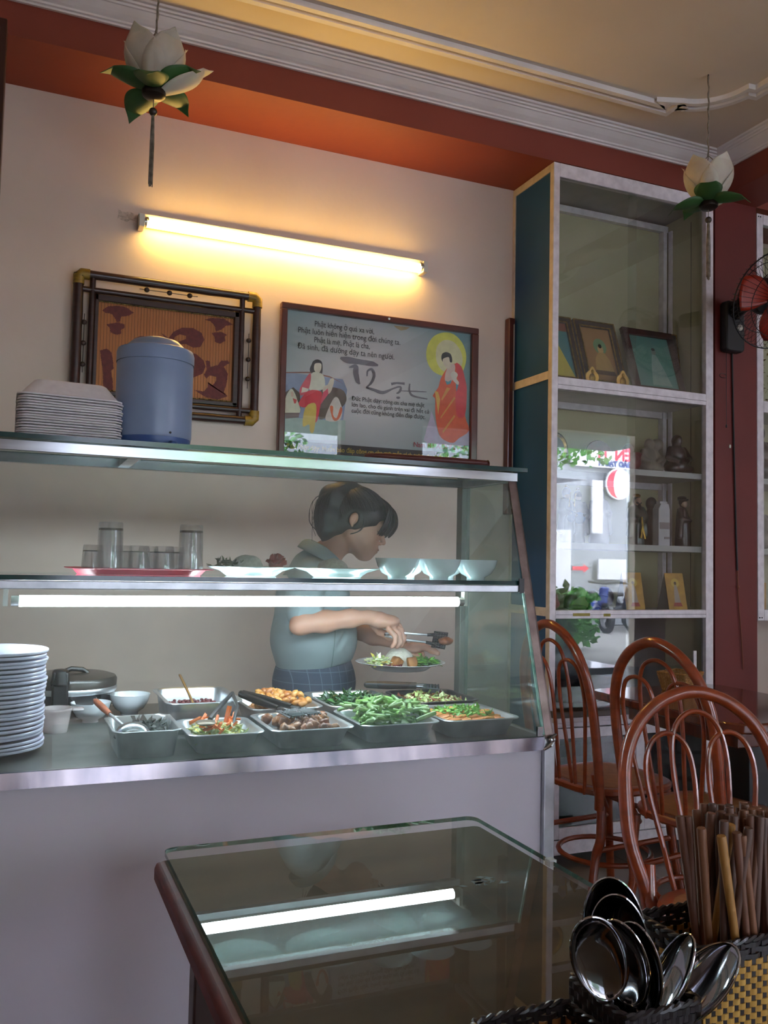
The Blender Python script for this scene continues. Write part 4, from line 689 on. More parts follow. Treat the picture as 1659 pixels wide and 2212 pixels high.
for x, y, tall, lab in TB:
    t = thing('glass_tumbler', lab or 'short glass tumbler in the back row of the pink tray', 'glass', (x, y, ZS+.0025), 0, 'upturned glass tumblers on the pink tray')
    o = inst(mt_ if tall else ms_, 'tumbler_body', t)
    if tall:
        inst(MB().lathe([(.0292, .106), (.0285, .111)], 28, cap=False).mesh('base_band', mat('brown_tint_glass', '6d5a48', .15)), 'base_band', t)
    else: inst(MB().lathe([(.0252, .0535), (.0248, .0560), (.0200, .0565)], 28, cap=False).mesh('base_band', mat('grey_tint_glass', '77706e', .15)), 'base_band', t)
def plate_mesh(r, h, nm='plate', th=.003, foot=.55, m=porc):
    return MB().lathe([(0, .002), (r*foot-.006, .002), (r*foot-.004, 0), (r*foot, 0), (r*foot+.004, .003), (r*.72, h*.55), (r*.97, h-.003), (r, h-.001), (r-.001, h), (r*.95, h-.0015), (r*.70, h*.55+.0025), (r*foot-.002, .0055), (0, .0055)], 48).mesh(nm, m, angle=60)
pmesh = plate_mesh(.116, .026)
pl1 = thing('dinner_plate', 'white plate on the glass shelf carrying rice, greens and an orange garnish', 'plate', (.575, 2.275, ZS)); inst(pmesh, 'plate_body', pl1)
pl2 = thing('dinner_plate', 'white plate on the glass shelf carrying only a rice mound', 'plate', (.812, 2.262, ZS)); inst(pmesh, 'plate_body', pl2)
rice_m = mat('cooked_rice', 'e6e2d6', .65, col2='cfcabb', nscale=120, bump=.6, bscale=260, sss=.2)
def lump(nm, lab, cat, c, r, mt, group=None, h=.006, rough=.1, seed=1, kind=None, parent=None, flatz=None):
    """one irregular rounded mass, flat below"""
    from mathutils import noise
    m = MB(); m.ell((0, 0, 0), r, 28, 18)
    vs = []
    for v in m.v:
        V = Vector(v); k = 1+rough*noise.noise(V*38+Vector((seed*3.1, 0, 0)))+rough*.4*noise.noise(V*110)
        V = V*k; V.z = max(V.z, -(flatz if flatz is not None else r[2]*.25)); vs.append(tuple(V))
    m.v = vs; o = m.build(nm, mt, parent, loc=c)
    if lab: tag(o, lab, cat, group, kind)
    return o
lump('rice_mound', 'white rice mound on the right plate of the glass shelf', 'rice', (.800, 2.262, ZS+.020), (.043, .043, .032), rice_m, kind='stuff')
lump('rice_mound', 'white rice mound on the left plate of the glass shelf', 'rice', (.562, 2.262, ZS+.020), (.045, .040, .036), rice_m, seed=2, kind='stuff')
orange = mat('orange_red_garnish', 'c8583e', .5, col2='a03a2a', nscale=40, sss=.1)
m = MB(); rng = random.Random(5)
for _ in range(40):
    a = rng.uniform(0, 2*PI); e = rng.uniform(.1, 1.4); d = Vector((math.cos(a)*math.cos(e), math.sin(a)*math.cos(e), math.sin(e)))
    o_ = d.orthogonal().normalized()*.008; c = d*.012; m.add([c-o_, c+d*.016-o_*.5, c+d*.018+o_*.8, c+o_*.6], [(0, 1, 2, 3)])
m.ell((0, 0, 0), (.02, .017, .016), 10, 8)
tag(m.build('vegetable_garnish', orange, None, loc=(.640, 2.262, ZS+.032), solid=.0012), 'orange-red curled garnish on the left plate of the glass shelf', 'garnish')
m = MB()
for _ in range(60):
    p = Vector((rng.uniform(-.04, .03), rng.uniform(-.03, .03), rng.uniform(0, .018))); d = Vector((rng.gauss(0, 1), rng.gauss(0, 1), rng.gauss(.2, .5))).normalized()*rng.uniform(.012, .022); e = d.orthogonal().normalized()*.004
    m.add([p, p+d*.5+e, p+d, p+d*.5-e], [(0, 1, 2, 3)])
tag(m.build('salad_leaves', mat('dark_salad', '47523a', .5, col2='8b8f6a', nscale=50), None, loc=(.515, 2.262, ZS+.022), solid=.001), 'dark salad leaves beside the rice on the left shelf plate', 'salad', kind='stuff')
def bowl_mesh(r, h, foot=.42):
    return MB().lathe([(0, .004), (r*foot-.004, .004), (r*foot-.003, 0), (r*foot, 0), (r*foot+.001, .007), (r*.70, h*.28), (r*.90, h*.62), (r, h), (r-.0025, h), (r*.86, h*.60), (r*.66, h*.30), (r*.3, .013), (0, .012)], 40).mesh('bowl', porc, angle=60)
bmm = bowl_mesh(.062, .056)
for x, y, lab in ((.972, 2.215, 'white bowl on the glass shelf, leftmost of the front three'), (1.100, 2.215, 'white bowl on the glass shelf, middle of the front three'), (1.226, 2.230, 'white bowl on the glass shelf, nearest the sloping post'),
                  (1.050, 2.335, 'white bowl glimpsed behind the left and middle shelf bowls'), (1.182, 2.340, 'white bowl glimpsed behind the middle and right shelf bowls')):
    o = bpy.data.objects.new('rice_bowl', bmm); COL.objects.link(o); o.location = (x, y, ZS); tag(o, lab, 'bowl', 'white bowls on the glass shelf')
# ================================================================== worktop: plates, bowls, cooker, pans and food
melam = mat('white_melamine', 'd9daee', .25, col2='cfd0e6', nscale=3, coat=.3)
sp_me = MB().lathe([(0, .002), (.062, .002), (.066, 0), (.070, 0), (.074, .003), (.095, .009), (.118, .0145), (.1245, .0150), (.1255, .0175), (.1250, .0205), (.1235, .0212), (.118, .0195), (.095, .0125), (.068, .0055), (0, .0055)], 56).mesh('plate_body', melam, angle=60)
rng = random.Random(11)
for i in range(24):
    o = bpy.data.objects.new('dinner_plate', sp_me); COL.objects.link(o)
    o.location = (-.047+rng.uniform(-.003, .003), 2.21+rng.uniform(-.003, .003), ZW+i*.0093); o.rotation_euler = (rng.uniform(-.008, .008), rng.uniform(-.012, .012), rng.uniform(0, 6))
    tag(o, 'white melamine plate, topmost of the tall stack at the left' if i == 23 else ('white melamine plate, lowest of the tall stack at the left' if i == 0 else 'white melamine plate within the tall stack at the left'), 'plate', 'stack of white melamine plates')
bA = bowl_mesh(.0535, .053, .40); bB = bowl_mesh(.057, .058, .42)
for me_, x, y, lab in ((bA, .206, 2.540, 'white bowl on the worktop in front of the black cooker'), (bB, .320, 2.632, 'white footed bowl on the worktop right of the black cooker')):
    o = bpy.data.objects.new('rice_bowl', me_); COL.objects.link(o); o.location = (x, y, ZW); tag(o, lab, 'bowl', 'white bowls on the worktop')
pt = thing('plastic_tub', 'translucent plastic tub with a side handle behind the plate stack', 'tub', (.112, 2.42, ZW))
tubm = glass('milky_plastic', (.9, .86, .86), haze=.45, hazecol=(.75, .66, .66))
MB().lathe([(.030, 0), (.038, .055), (.041, .056), (.041, .061), (.036, .061), (.028, .004), (0, .003)], 28).build('tub_body', tubm, pt)
MB().prism(rrect(.036, .068, -.012, .012, .009, 4), .054, .060, 'z').build('handle', tubm, pt)
ck = thing('rice_cooker', 'round black electric cooker with a steel band and hinged lid', 'cooker', (.160, 2.695, ZW+.001))
MB().lathe([(.108, 0), (.112, .012), (.124, .040), (.126, .062), (.126, .070), (0, .070)], 48).build('cooker_body', mat('glossy_black', '1a1b20', .2, coat=.4), ck)
MB().lathe([(.127, .064), (.129, .068), (.129, .078), (.126, .082), (0, .082)], 48).build('steel_band', steelb, ck)
MB().lathe([(.128, .080), (.129, .098), (.124, .106), (.105, .112), (.06, .117), (0, .119)], 48).build('lid', mat('dark_brown_lid', '3d3733', .35, col2='2f2b29', nscale=5, coat=.2), ck)
MB().box(-.055, -.012, -.145, -.105, .02, .135).tube([(-.034, -.128, .095), (-.034, -.128, .14)], [.026, .020], 14).build('hinge_block', blk, ck, bevel=.006)
MB().tube([(-.03, -.03, .117), (.0, -.03, .129), (.03, -.03, .126), (.045, -.03, .115)], .007, 8).build('lid_handle', blk, ck)

def pan(name, lab, x0, x1, y0, y1, zt, ins=.018, lip=.010, r=.028, m_=steelb, wav=0):
    cx, cy = (x0+x1)/2, (y0+y1)/2; hx, hy = (x1-x0)/2, (y1-y0)/2; h = zt-ZW
    t = thing(name, lab, 'food pan', (cx, cy, ZW+.0006))
    rg = [(hx-ins-lip, hy-ins-lip, 0, r*.8), (hx-lip-.001, hy-lip-.001, h-.003, r), (hx-.001, hy-.001, h-.003, r*1.2), (hx, hy, h-.001, r*1.2), (hx-.001, hy-.001, h+.0005, r*1.2), (hx-lip-.001, hy-lip-.001, h, r), (hx-lip-.003, hy-lip-.003, h-.003, r), (hx-ins-lip-.002, hy-ins-lip-.002, .003, r*.8)]
    vs = []; n = 5
    for a, b_, z, rad in rg:
        for q, p in enumerate(rrect(-a, a, -b_, b_, rad, n)):
            k_ = wav*math.sin(q*1.9)*(z/h) if wav else 0
            vs.append((p[0]*(1+k_), p[1]*(1+k_), max(z+k_*.05, 0)))
    k = 4*(n+1); fs = [(i*k+j, i*k+(j+1) % k, (i+1)*k+(j+1) % k, (i+1)*k+j) for i in range(len(rg)-1) for j in range(k)]
    fs += [tuple(range(k-1, -1, -1)), tuple((len(rg)-1)*k+j for j in range(k))]
    MB().add(vs, fs).build('pan_body', m_, t, angle=50); return t
alumw = mat('crumpled_aluminium', 'bdbfc0', .34, .85, col2='9a9c9e', nscale=14, bump=.5, bscale=16)
pan('food_pan', 'dented deep aluminium pan of black mushrooms, front left', .214, .372, 2.035, 2.262, .836, ins=.010, lip=.006, m_=alumw, wav=.02)
pan('food_pan', 'steel pan of cabbage and carrot salad, second from left in front', .380, .563, 2.022, 2.245, .822)
pan('food_pan', 'steel pan of browned meat pieces, third from left in front', .576, .790, 2.02, 2.272, .822)
pan('food_pan', 'steel pan heaped with green beans, centre of the front row', .806, 1.026, 2.022, 2.275, .822)
pan('food_pan', 'steel pan of fried tofu topped with chopped greens, front right', 1.036, 1.262, 2.02, 2.272, .822)
pan('food_pan', 'deep steel pan of red beans in the back row at left', .368, .570, 2.268, 2.560, .856, ins=.012, r=.03)
pan('food_pan', 'steel pan of fried potatoes in the back row', .590, .800, 2.290, 2.545, .828)
pan('food_pan', 'steel pan of dark cooked greens in the back row', .815, 1.046, 2.292, 2.575, .826)
pan('food_pan', 'dark steel pan of stewed cabbage at the back right', 1.068, 1.292, 2.292, 2.535, .826, m_=mat('dark_steel', '5e6064', .3, .8))

def blob(m, r, rng, p=.55):
    from mathutils import noise
    m.ell((0, 0, 0), 1.0, 12, 8); o_ = Vector((rng.uniform(0, 50), rng.uniform(0, 50), 0)); vs = []
    for v in m.v:
        V = Vector(v); V = Vector([math.copysign(abs(c)**p, c) for c in V]); V *= 1+.22*noise.noise(V*1.6+o_)+.08*noise.noise(V*5+o_); vs.append((V.x*r[0], V.y*r[1], V.z*r[2]))
    m.v = vs; return m
def piece(kind, rng):
    m = MB()
    if kind == 'bean':
        L = rng.uniform(.036, .054); b_ = rng.uniform(-.004, .004); r_ = rng.uniform(.0050, .0062)
        m.tube([(-L/2, 0, 0), (-L/4, b_*.7, 0), (0, b_, 0), (L/4, b_*.7, 0), (L/2, 0, 0)], [r_*.8, r_, r_*.95, r_, r_*.8], 7)
    elif kind == 'chunk':
        blob(m, (.0125, .010, .0095), rng)
    elif kind == 'potato':
        m.ell((0, 0, 0), (.014, .012, .009), 9, 6); m.v = [tuple(Vector(v)*rng.uniform(.88, 1.12)) for v in m.v]
    elif kind == 'stick':
        m.box(-.014, .014, -.0035, .0035, -.0025, .0025); m.v = [tuple(Vector(v)*rng.uniform(.85, 1.15)) for v in m.v]
    return m
def pile(name, kind, mats, lab, cat, group, n, area, z0, top, seed, nvar=6, tilt=.5, bev=0, fall=2.0, clearance=0):
    rng = random.Random(seed); x0, x1, y0, y1 = area; cx, cy = (x0+x1)/2, (y0+y1)/2
    vars_ = []
    for i in range(nvar):
        me = piece(kind, rng).mesh(name, mats[i % len(mats)], angle=80); vars_.append(me)
    for i in range(n):
        q = i/n; k_ = .80 if q < .4 else 1; u, v = rng.uniform(-k_, k_), rng.uniform(-k_, k_); hmax = top*max(0, 1-(abs(u)**fall+abs(v)**fall)/2)
        z = z0+hmax*(.35+.65*q)+.012*max(abs(u), abs(v))**4 if q > .35 else z0+hmax*.5*q
        o = bpy.data.objects.new(name, vars_[i % nvar]); COL.objects.link(o)
        o.location = (cx+u*(x1-x0)/2, cy+v*(y1-y0)/2, z); o.rotation_euler = (rng.uniform(-tilt, tilt), rng.uniform(-tilt, tilt), rng.uniform(0, PI))
        s_ = rng.uniform(.85, 1.12); o.scale = (s_, s_, s_); tag(o, lab, cat, group)
gb = [mat('green_bean_%d' % i, c, .4, col2=c2, nscale=25, coat=.15) for i, (c, c2) in enumerate((('86b060', '6a9448'), ('98c272', '7aa456'), ('6f9a50', '557f3a')))]
def bed(name, lab, x0, x1, y0, y1, z, h, mt, seed, kind='stuff', cat='food'):
    """the heap under the loose pieces"""
    from mathutils import noise
    m = MB(); m.grid(lambda u, v: Vector((x0+(x1-x0)*u, y0+(y1-y0)*v, z+h*(max(0, 1-(2*u-1)**2)*max(0, 1-(2*v-1)**2))**.5+.004*noise.noise(Vector((u*14+seed, v*14, 0))))), 22, 22)
    k = len(m.v); m.add([(x0, y0, z-.004), (x1, y0, z-.004), (x1, y1, z-.004), (x0, y1, z-.004)], [(0, 1, 2, 3)])
    return tag(m.build(name, mt, None), lab, cat, kind=kind)
bed('bean_heap', 'mass of green beans filling the centre front pan below the loose ones', .838, .994, 2.055, 2.243, .800, .030, gb[2], 1)
pile('green_bean', 'bean', gb, 'cut green bean piled in the centre front pan', 'green bean', 'green beans in the centre front pan', 210, (.824, 1.008, 2.042, 2.254), .812, .058, 3, nvar=9, tilt=.35)
mt3 = [mat('brown_meat_%d' % i, c, .45, col2=c2, nscale=40, coat=.25, bump=.4, bscale=120) for i, (c, c2) in enumerate((('a45f38', '6e3c22'), ('b67844', '7d4a2a'), ('86492c', '582e1c')))]
bed('meat_sauce', 'dark sauce under the browned pieces in the third front pan', .606, .760, 2.05, 2.242, .790, .010, mat('dark_sauce', '4e2418', .3, coat=.5), 2)
pile('meat_piece', 'chunk', mt3, 'browned meat piece in the third front pan', 'meat piece', 'browned meat pieces in the third front pan', 70, (.612, .754, 2.055, 2.235), .802, .022, 4, nvar=8, tilt=1.2)
pm3 = [mat('fried_potato_%d' % i, c, .45, col2=c2, nscale=30, coat=.2) for i, (c, c2) in enumerate((('c98a45', 'a3662a'), ('d39c56', 'b57a38'), ('b8743a', '8f5322')))]
bed('potato_heap', 'mass of fried potato filling the back row pan below the loose pieces', .622, .768, 2.325, 2.510, .798, .030, pm3[2], 3)
pile('potato_piece', 'potato', pm3, 'fried potato piece heaped in the back row pan', 'potato', 'fried potato pieces in the back row pan', 80, (.618, .772, 2.32, 2.515), .812, .045, 5, nvar=8, tilt=1)
tf3 = [mat('fried_tofu_%d' % i, c, .5, col2=c2, nscale=40, coat=.2, bump=.3) for i, (c, c2) in enumerate((('df9548', 'c06a34'), ('eaaa5c', 'cc7638')))]
bed('tofu_sauce', 'orange sauce under the fried tofu in the front right pan', 1.066, 1.232, 2.05, 2.242, .794, .006, mat('orange_sauce', 'a8522a', .3, coat=.5), 4)
rng = random.Random(8)
tme = []
for i in range(4):
    m = blob(MB(), (.0165, .0140, .0085), rng, .45); tme.append(m.mesh('tofu_piece', tf3[i % 2], angle=80))
for i in range(5):
    for j in range(6):
        o = bpy.data.objects.new('tofu_piece', tme[(i+j) % 4]); COL.objects.link(o)
        o.location = (1.080+i*.034+rng.uniform(-.003, .003), 2.066+j*.031+rng.uniform(-.003, .003), .812+rng.uniform(-.002, .004)); o.rotation_euler = (rng.uniform(-.15, .15), rng.uniform(-.15, .15), rng.uniform(-.3, .3)); tag(o, 'fried tofu piece in the front right pan', 'tofu', 'fried tofu pieces in the front right pan')
def leaves(name, lab, n, area, z0, top, mts, seed, size=(.012, .022), wid=.3, cat='greens', curl=.3, zs=.5):
    rng = random.Random(seed); x0, x1, y0, y1 = area; cx, cy = (x0+x1)/2, (y0+y1)/2; m = MB()
    for _ in range(n):
        u, v = rng.uniform(-1, 1), rng.uniform(-1, 1); z = z0+top*max(0, 1-(u*u+v*v)/2)*rng.uniform(.4, 1); p = Vector((cx+u*(x1-x0)/2, cy+v*(y1-y0)/2, z))
        d = Vector((rng.gauss(0, 1), rng.gauss(0, 1), rng.gauss(0, zs))).normalized()*rng.uniform(*size); e = Vector((-d.y, d.x, rng.uniform(-.5, .5)*d.length)).normalized()*d.length*wid; up = Vector((0, 0, d.length*curl*rng.uniform(-.2, 1)))
        m.add([p, p+d*.35+e, p+d, p+d*.35-e, p+d*.5+up*.8], [(0, 1, 4), (1, 2, 4), (2, 3, 4), (3, 0, 4)], rng.randrange(len(mts)))
    return tag(m.build(name, mts, None, smooth=False, solid=.0012), lab, cat, kind='stuff')
hg = [mat('herb_green_%d' % i, c, .45, col2=c2, nscale=30) for i, (c, c2) in enumerate((('6fae3f', '4f8a2c'), ('88bd52', '62963a')))]
leaves('chopped_herbs', 'chopped bright green herbs over the fried tofu', 210, (1.090, 1.215, 2.09, 2.225), .818, .010, hg, 6)
dg = [mat('dark_greens_%d' % i, c, .3, col2=c2, nscale=30, coat=.3) for i, (c, c2) in enumerate((('2f5a30', '1e3f22'), ('4a7a3a', '2f5a2c'), ('274a2c', '1a331e')))]
bed('greens_bed', 'mass of dark cooked greens filling the back row pan', .848, 1.014, 2.325, 2.54, .800, .014, dg[2], 6)
leaves('cooked_greens', 'dark cooked leafy greens on top in the back row pan', 420, (.850, 1.012, 2.33, 2.535), .812, .016, dg, 7, (.02, .036), .22)
cg = [mat('cabbage_%d' % i, c, .4, col2=c2, nscale=30, sss=.1) for i, (c, c2) in enumerate((('dbe2b4', 'b9c48a'), ('c4d48e', 'a2b66a'), ('eeeedb', 'd4d8b4'), ('e6dc6a', 'c9be4e')))]
bed('cabbage_bed', 'mass of cabbage salad at the bottom of the second front pan', .412, .531, 2.052, 2.215, .790, .014, cg[1], 8)
leaves('cabbage_salad', 'pale green cabbage pieces in the second front pan', 330, (.415, .528, 2.055, 2.212), .804, .018, cg, 8, (.012, .024), .38)
bed('cabbage_bed', 'mass of stewed cabbage in the dark back right pan', 1.100, 1.262, 2.322, 2.505, .800, .014, cg[0], 9)
leaves('stewed_cabbage', 'stewed pale cabbage with red bits in the back right pan', 330, (1.10, 1.262, 2.325, 2.5), .812, .014, [cg[0], cg[1], mat('reddish_bit', '8a4a34', .5)], 9, (.012, .024), .35)
crm = [mat('carrot_orange', 'ee7f38', .5, col2='dd6a26', nscale=20)]
pile('carrot_stick', 'stick', crm, 'orange carrot stick among the cabbage in the second front pan', 'carrot', 'carrot sticks in the cabbage salad', 24, (.418, .526, 2.058, 2.208), .816, .018, 12, nvar=4, tilt=.8)
o = bpy.data.objects.new('carrot_stick', MB().box(-.022, .018, -.0045, .0045, -.004, .004).mesh('carrot_stick', crm[0])); COL.objects.link(o); o.location = (.492, 2.13, .852); o.rotation_euler = (.2, -1.3, .5)
tag(o, 'upright orange carrot stick standing above the cabbage salad', 'carrot', 'carrot sticks in the cabbage salad')
mm_ = mat('black_mushroom', '23271f', .55, col2='131610', nscale=30)
bed('mushroom_bed', 'black mushroom mass in the dented front left pan', .234, .354, 2.06, 2.238, .792, .008, mm_, 10)
leaves('black_mushrooms', 'curled black mushroom strips in the dented front left pan', 110, (.275, .350, 2.09, 2.225), .806, .022, [mm_], 10, (.02, .034), .35, cat='mushroom', curl=.6, zs=.8)
rb = mat('red_bean', '70262f', .45, col2='541a22', nscale=20)
bed('bean_bed', 'mass of dark red beans in the deep back left pan', .398, .54, 2.30, 2.528, .808, .010, rb, 11)
m = MB(); rng = random.Random(13)
for _ in range(420):
    a = rng.uniform(0, PI); m.ell((rng.uniform(.402, .536), rng.uniform(2.305, 2.523), .8145+rng.uniform(0, .013)), (.0062, .0042, .004), 6, 4, M=Matrix.Rotation(a, 3, 'Z'))
tag(m.build('red_beans', rb, None), 'loose dark red beans on top in the deep back left pan', 'beans', kind='stuff')

# --- utensils
def tongs(lab, a, b_, op, handle=blk, ht=1.0, roll=False):
    """a: hinge end, b_: middle of the tips; two arms side by side, spread op at the tips"""
    a, b_ = Vector(a), Vector(b_); t = (b_-a); L = t.length; t.normalize(); s = t.cross(Vector((0, 0, 1))).normalized(); n = s.cross(t)
    if roll: s, n = (s*.35+n*.94).normalized(), (n*.35-s*.94).normalized()
    th = thing('serving_tongs', lab, 'tongs', a); steelh = mat('tongs_head_steel', '4b4d50', .3, .9)
    Mw = Matrix((s, t, n)).transposed().to_4x4()
    for sg_ in (-1, 1):
        def P(l, off, up=0): return Mw @ Vector((sg_*off, l, up))
        pts = [(0, .004), (L*.3, .010+op*.15), (L*.68, .010+op*.32)]
        m = MB(); m.tube([P(l, o_) for l, o_ in pts], [.0085*ht, .009*ht, .0065*ht], 8, flat=1.2); m.build('arm', handle, th)
        m = MB().tube([P(L*.66, .010+op*.3), P(L*.78, .012+op*.38)], [.005, .006], 8)
        # perforated blade: a row of strips with open slots
        w2 = .013 if roll else .021
        for k in range(5):
            xx = -w2+2*w2*k/4
            vs = [P(L*.76, op*.4+.010+xx, .0), P(L*.98, op*.5+.010+xx, -.004)]
            m.tube(vs, .0026, 4)
        for k in range(6):
            l = L*(.77+.042*k); m.tube([P(l, op*.4+.010-w2, 0), P(l, op*.4+.010+w2, 0)], .0024, 4)
        m.build('slotted_head', steelh, th)
    MB().ell(Vector((0, 0, 0)), .009*ht, 10, 8).build('hinge', blk, th)
    return th
tongs('black-handled tongs lying over the potatoes and the meat pan', (.588, 2.385, .858), (.690, 2.115, .842), .035)
tongs('black-handled tongs lying across the back right pans', (1.020, 2.545, .846), (1.225, 2.445, .848), .022)
sc_ = thing('serving_tongs', 'slim tongs standing in the cabbage and carrot pan', 'tongs', (.545, 2.315, .872))
dst = mat('dull_dark_steel', '55585c', .35, .8)
MB().tube([(0, 0, 0), (-.05, -.10, -.012), (-.10, -.20, -.030)], [.005, .006, .006], 8).build('arm', dst, sc_)
MB().tube([(0, 0, 0), (-.012, -.11, -.018), (-.045, -.20, -.050)], [.005, .005, .004], 8).build('arm', dst, sc_)
MB().ell((-.115, -.225, -.032), (.024, .030, .006), 16, 8).build('slotted_head', mat('brown_stained_steel', '77695a', .4, .6), sc_)
ld = thing('soup_ladle', 'steel ladle with an orange-brown handle, upturned in the front left pan', 'ladle', (.262, 2.085, .822))
m = MB(); m.lathe([(.041, -.004), (.039, .008), (.030, .020), (.015, .027), (0, .029)], 28, cap=False); m.build('ladle_bowl', steel, ld, solid=.001)
MB().tube([(-.012, .030, .012), (-.030, .09, .024), (-.042, .13, .030)], [.004, .004, .004], 8).build('shaft', steelb, ld)
MB().tube([(-.038, .118, .028), (-.050, .165, .036), (-.062, .215, .044), (-.066, .235, .046)], [.006, .0085, .008, .003], 10).build('handle', mat('orange_brown_handle', '9c5a40', .5, col2='6c3a28', nscale=20), ld, label='orange-brown handle')
sp_ = thing('serving_spoon', 'thin metal spoon stuck in the red bean pan', 'spoon', (.468, 2.40, .815))
MB().tube([(0, 0, 0), (-.010, .07, .038), (-.022, .145, .078), (-.023, .15, .080)], [.005, .004, .0045, .002], 8, flat=.5).build('handle', mat('brassy_steel', 'a08a68', .3, .8), sp_)
MB().ell((.005, -.02, -.004), (.017, .025, .005), 14, 8).build('spoon_bowl', steelb, sp_)
# ================================================================== the woman behind the counter
RT = Vector((1.0, 3.0, 0)); NEG = tuple(-RT)
wo = thing('person', 'woman in a grey-green shirt bending over the counter, holding tongs and a plate', 'person', RT)
skin = mat('skin', 'c79a85', .5, col2='b98872', nscale=12, sss=.15)
hairm = mat('dark_hair', '0e0b0b', .42, col2='17110f', nscale=30, stretch=(1, 1, 1), bump=.4, bscale=90)
shirtm = mat('grey_green_cotton', '8b9a9e', .85, col2='808f94', nscale=6, bump=.5, bscale=14)
def vn(v): return Vector(v).normalized()
HF = vn((.894, -.290, -.342)); HU = vn(Vector((.325, -.106, .940))-HF*HF.dot(Vector((.325, -.106, .940)))); HL = HU.cross(HF)
HC = Vector((1.127, 2.91, 1.366))
def H(f, l, u): return HC+HF*f+HL*l+HU*u
HR = np.array([list(HF), list(HL), list(HU)]).T
B = SDF((.76, 2.56, .84), (1.44, 3.24, 1.50), .0031)
B.ell((.975, 2.985, 1.06), (.10, .155, .15), k=.03)
B.cap((.935, 2.87, 1.165), (1.01, 3.11, 1.165), .045, k=.04)
B.chain([(.975, 2.975, 1.17), (1.005, 2.95, 1.235), H(-.035, 0, -.075)], [.062, .050, .047], k=.03)
B.ell(H(-.012, 0, .02), (.090, .074, .088), HR, k=.02)
B.ell(H(.028, 0, -.038), (.058, .054, .076), HR, k=.025)
B.ell(H(.060, 0, -.104), (.0235, .022, .017), HR, k=.03); B.ell(H(.068, 0, -.072), (.027, .027, .026), HR, k=.02)
for s in (-1, 1):
    B.ell(H(.048, s*.034, -.036), (.023, .022, .024), HR, k=.02)
    B.cap(H(-.02, s*.052, -.055), H(.048, s*.018, -.104), .013, .012, k=.025)
B.ell(H(.070, 0, .016), (.020, .050, .018), HR, k=.02)
for s in (-1, 1):
    B.ell(H(.094, s*.031, -.006), (.014, .016, .010), HR, k=.012, sub=True)
    B.ell(H(.071, s*.031, -.006), (.0145, .0155, .0125), HR, k=.006)
B.cap(H(.080, 0, .004), H(.1045, 0, -.037), .0065, .0090, k=.010)
for s in (-1, 1): B.ell(H(.094, s*.0105, -.045), (.0085, .006, .006), HR, k=.006)
B.ell(H(.0945, 0, -.0670), (.0045, .014, .0035), HR, k=.004); B.ell(H(.0925, 0, -.0775), (.0045, .012, .0042), HR, k=.004)
B.cap(H(.0990, -.013, -.0722), H(.0990, .013, -.0722), .0018, k=.002, sub=True)
for s in (-1, 1):
    B.ell(H(-.030, s*.075, .000), (.0125, .006, .020), HR, k=.005); B.cap(H(-.028, s*.075, -.016), H(-.024, s*.072, -.024), .006, .005, k=.006); B.ell(H(-.027, s*.0815, .001), (.006, .003, .011), HR, k=.003, sub=True)
# right arm, hand closing on the tongs
B.chain([(.935, 2.86, 1.16), (.880, 2.785, 1.075), (.860, 2.725, 1.022)], [.046, .040, .033], k=.03); B.ell((.842, 2.718, 1.008), (.018, .016, .015), k=.02)
B.chain([(.860, 2.725, 1.022), (.935, 2.712, 1.030), (1.02, 2.702, 1.040), (1.085, 2.698, 1.044)], [.031, .0340, .0275, .0215], k=.02)
B.cap((1.085, 2.698, 1.044), (1.120, 2.700, 1.038), .0215, .025, k=.012)
B.ell((1.146, 2.700, 1.030), (.050, .041, .0235), k=.018)
FR = [[(1.176, 2.722, 1.030), (1.206, 2.726, 1.012), (1.222, 2.718, .984), (1.216, 2.708, .962)], [(1.172, 2.702, 1.022), (1.200, 2.698, 1.000), (1.208, 2.690, .972), (1.198, 2.686, .952)],
      [(1.160, 2.683, 1.014), (1.184, 2.674, .990), (1.186, 2.668, .964), (1.175, 2.668, .948)], [(1.144, 2.668, 1.006), (1.162, 2.656, .984), (1.162, 2.652, .963), (1.152, 2.655, .950)]]
for f_, r_ in zip(FR, (.0096, .0098, .0093, .0082)): B.chain(f_, [r_*1.15, r_, r_*.93, r_*.8], k=.0045)
B.chain([(1.112, 2.728, 1.020), (1.142, 2.746, .992), (1.176, 2.742, .974), (1.196, 2.730, .966)], [.015, .0115, .0100, .0085], k=.008)
# left arm reaching round to the far rim of the plate
B.chain([(1.01, 3.11, 1.16), (1.085, 3.10, 1.06), (1.135, 3.04, .985)], [.046, .041, .036], k=.03)
B.chain([(1.135, 3.04, .985), (1.20, 2.94, .962), (1.262, 2.842, .945)], [.035, .032, .024], k=.02)
B.ell((1.300, 2.805, .928), (.038, .034, .019), k=.018)
B.chain([(1.290, 2.790, .938), (1.322, 2.768, .936), (1.346, 2.748, .924), (1.358, 2.735, .916)], [.015, .0125, .0115, .0095], k=.008)
for a_, b_, c_, r_ in (((1.328, 2.80, .908), (1.325, 2.775, .880), (1.300, 2.745, .866), .0092), ((1.310, 2.80, .906), (1.305, 2.768, .874), (1.278, 2.735, .862), .0096), ((1.290, 2.805, .906), (1.280, 2.772, .872), (1.252, 2.742, .861), .0093), ((1.272, 2.815, .908), (1.258, 2.785, .876), (1.232, 2.760, .862), .0083)):
    B.chain([(1.30, 2.805, .922), a_, b_, c_], [.014, r_*1.1, r_, r_*.85], k=.005)
B.mb().build('body', skin, wo, loc=NEG, angle=180)
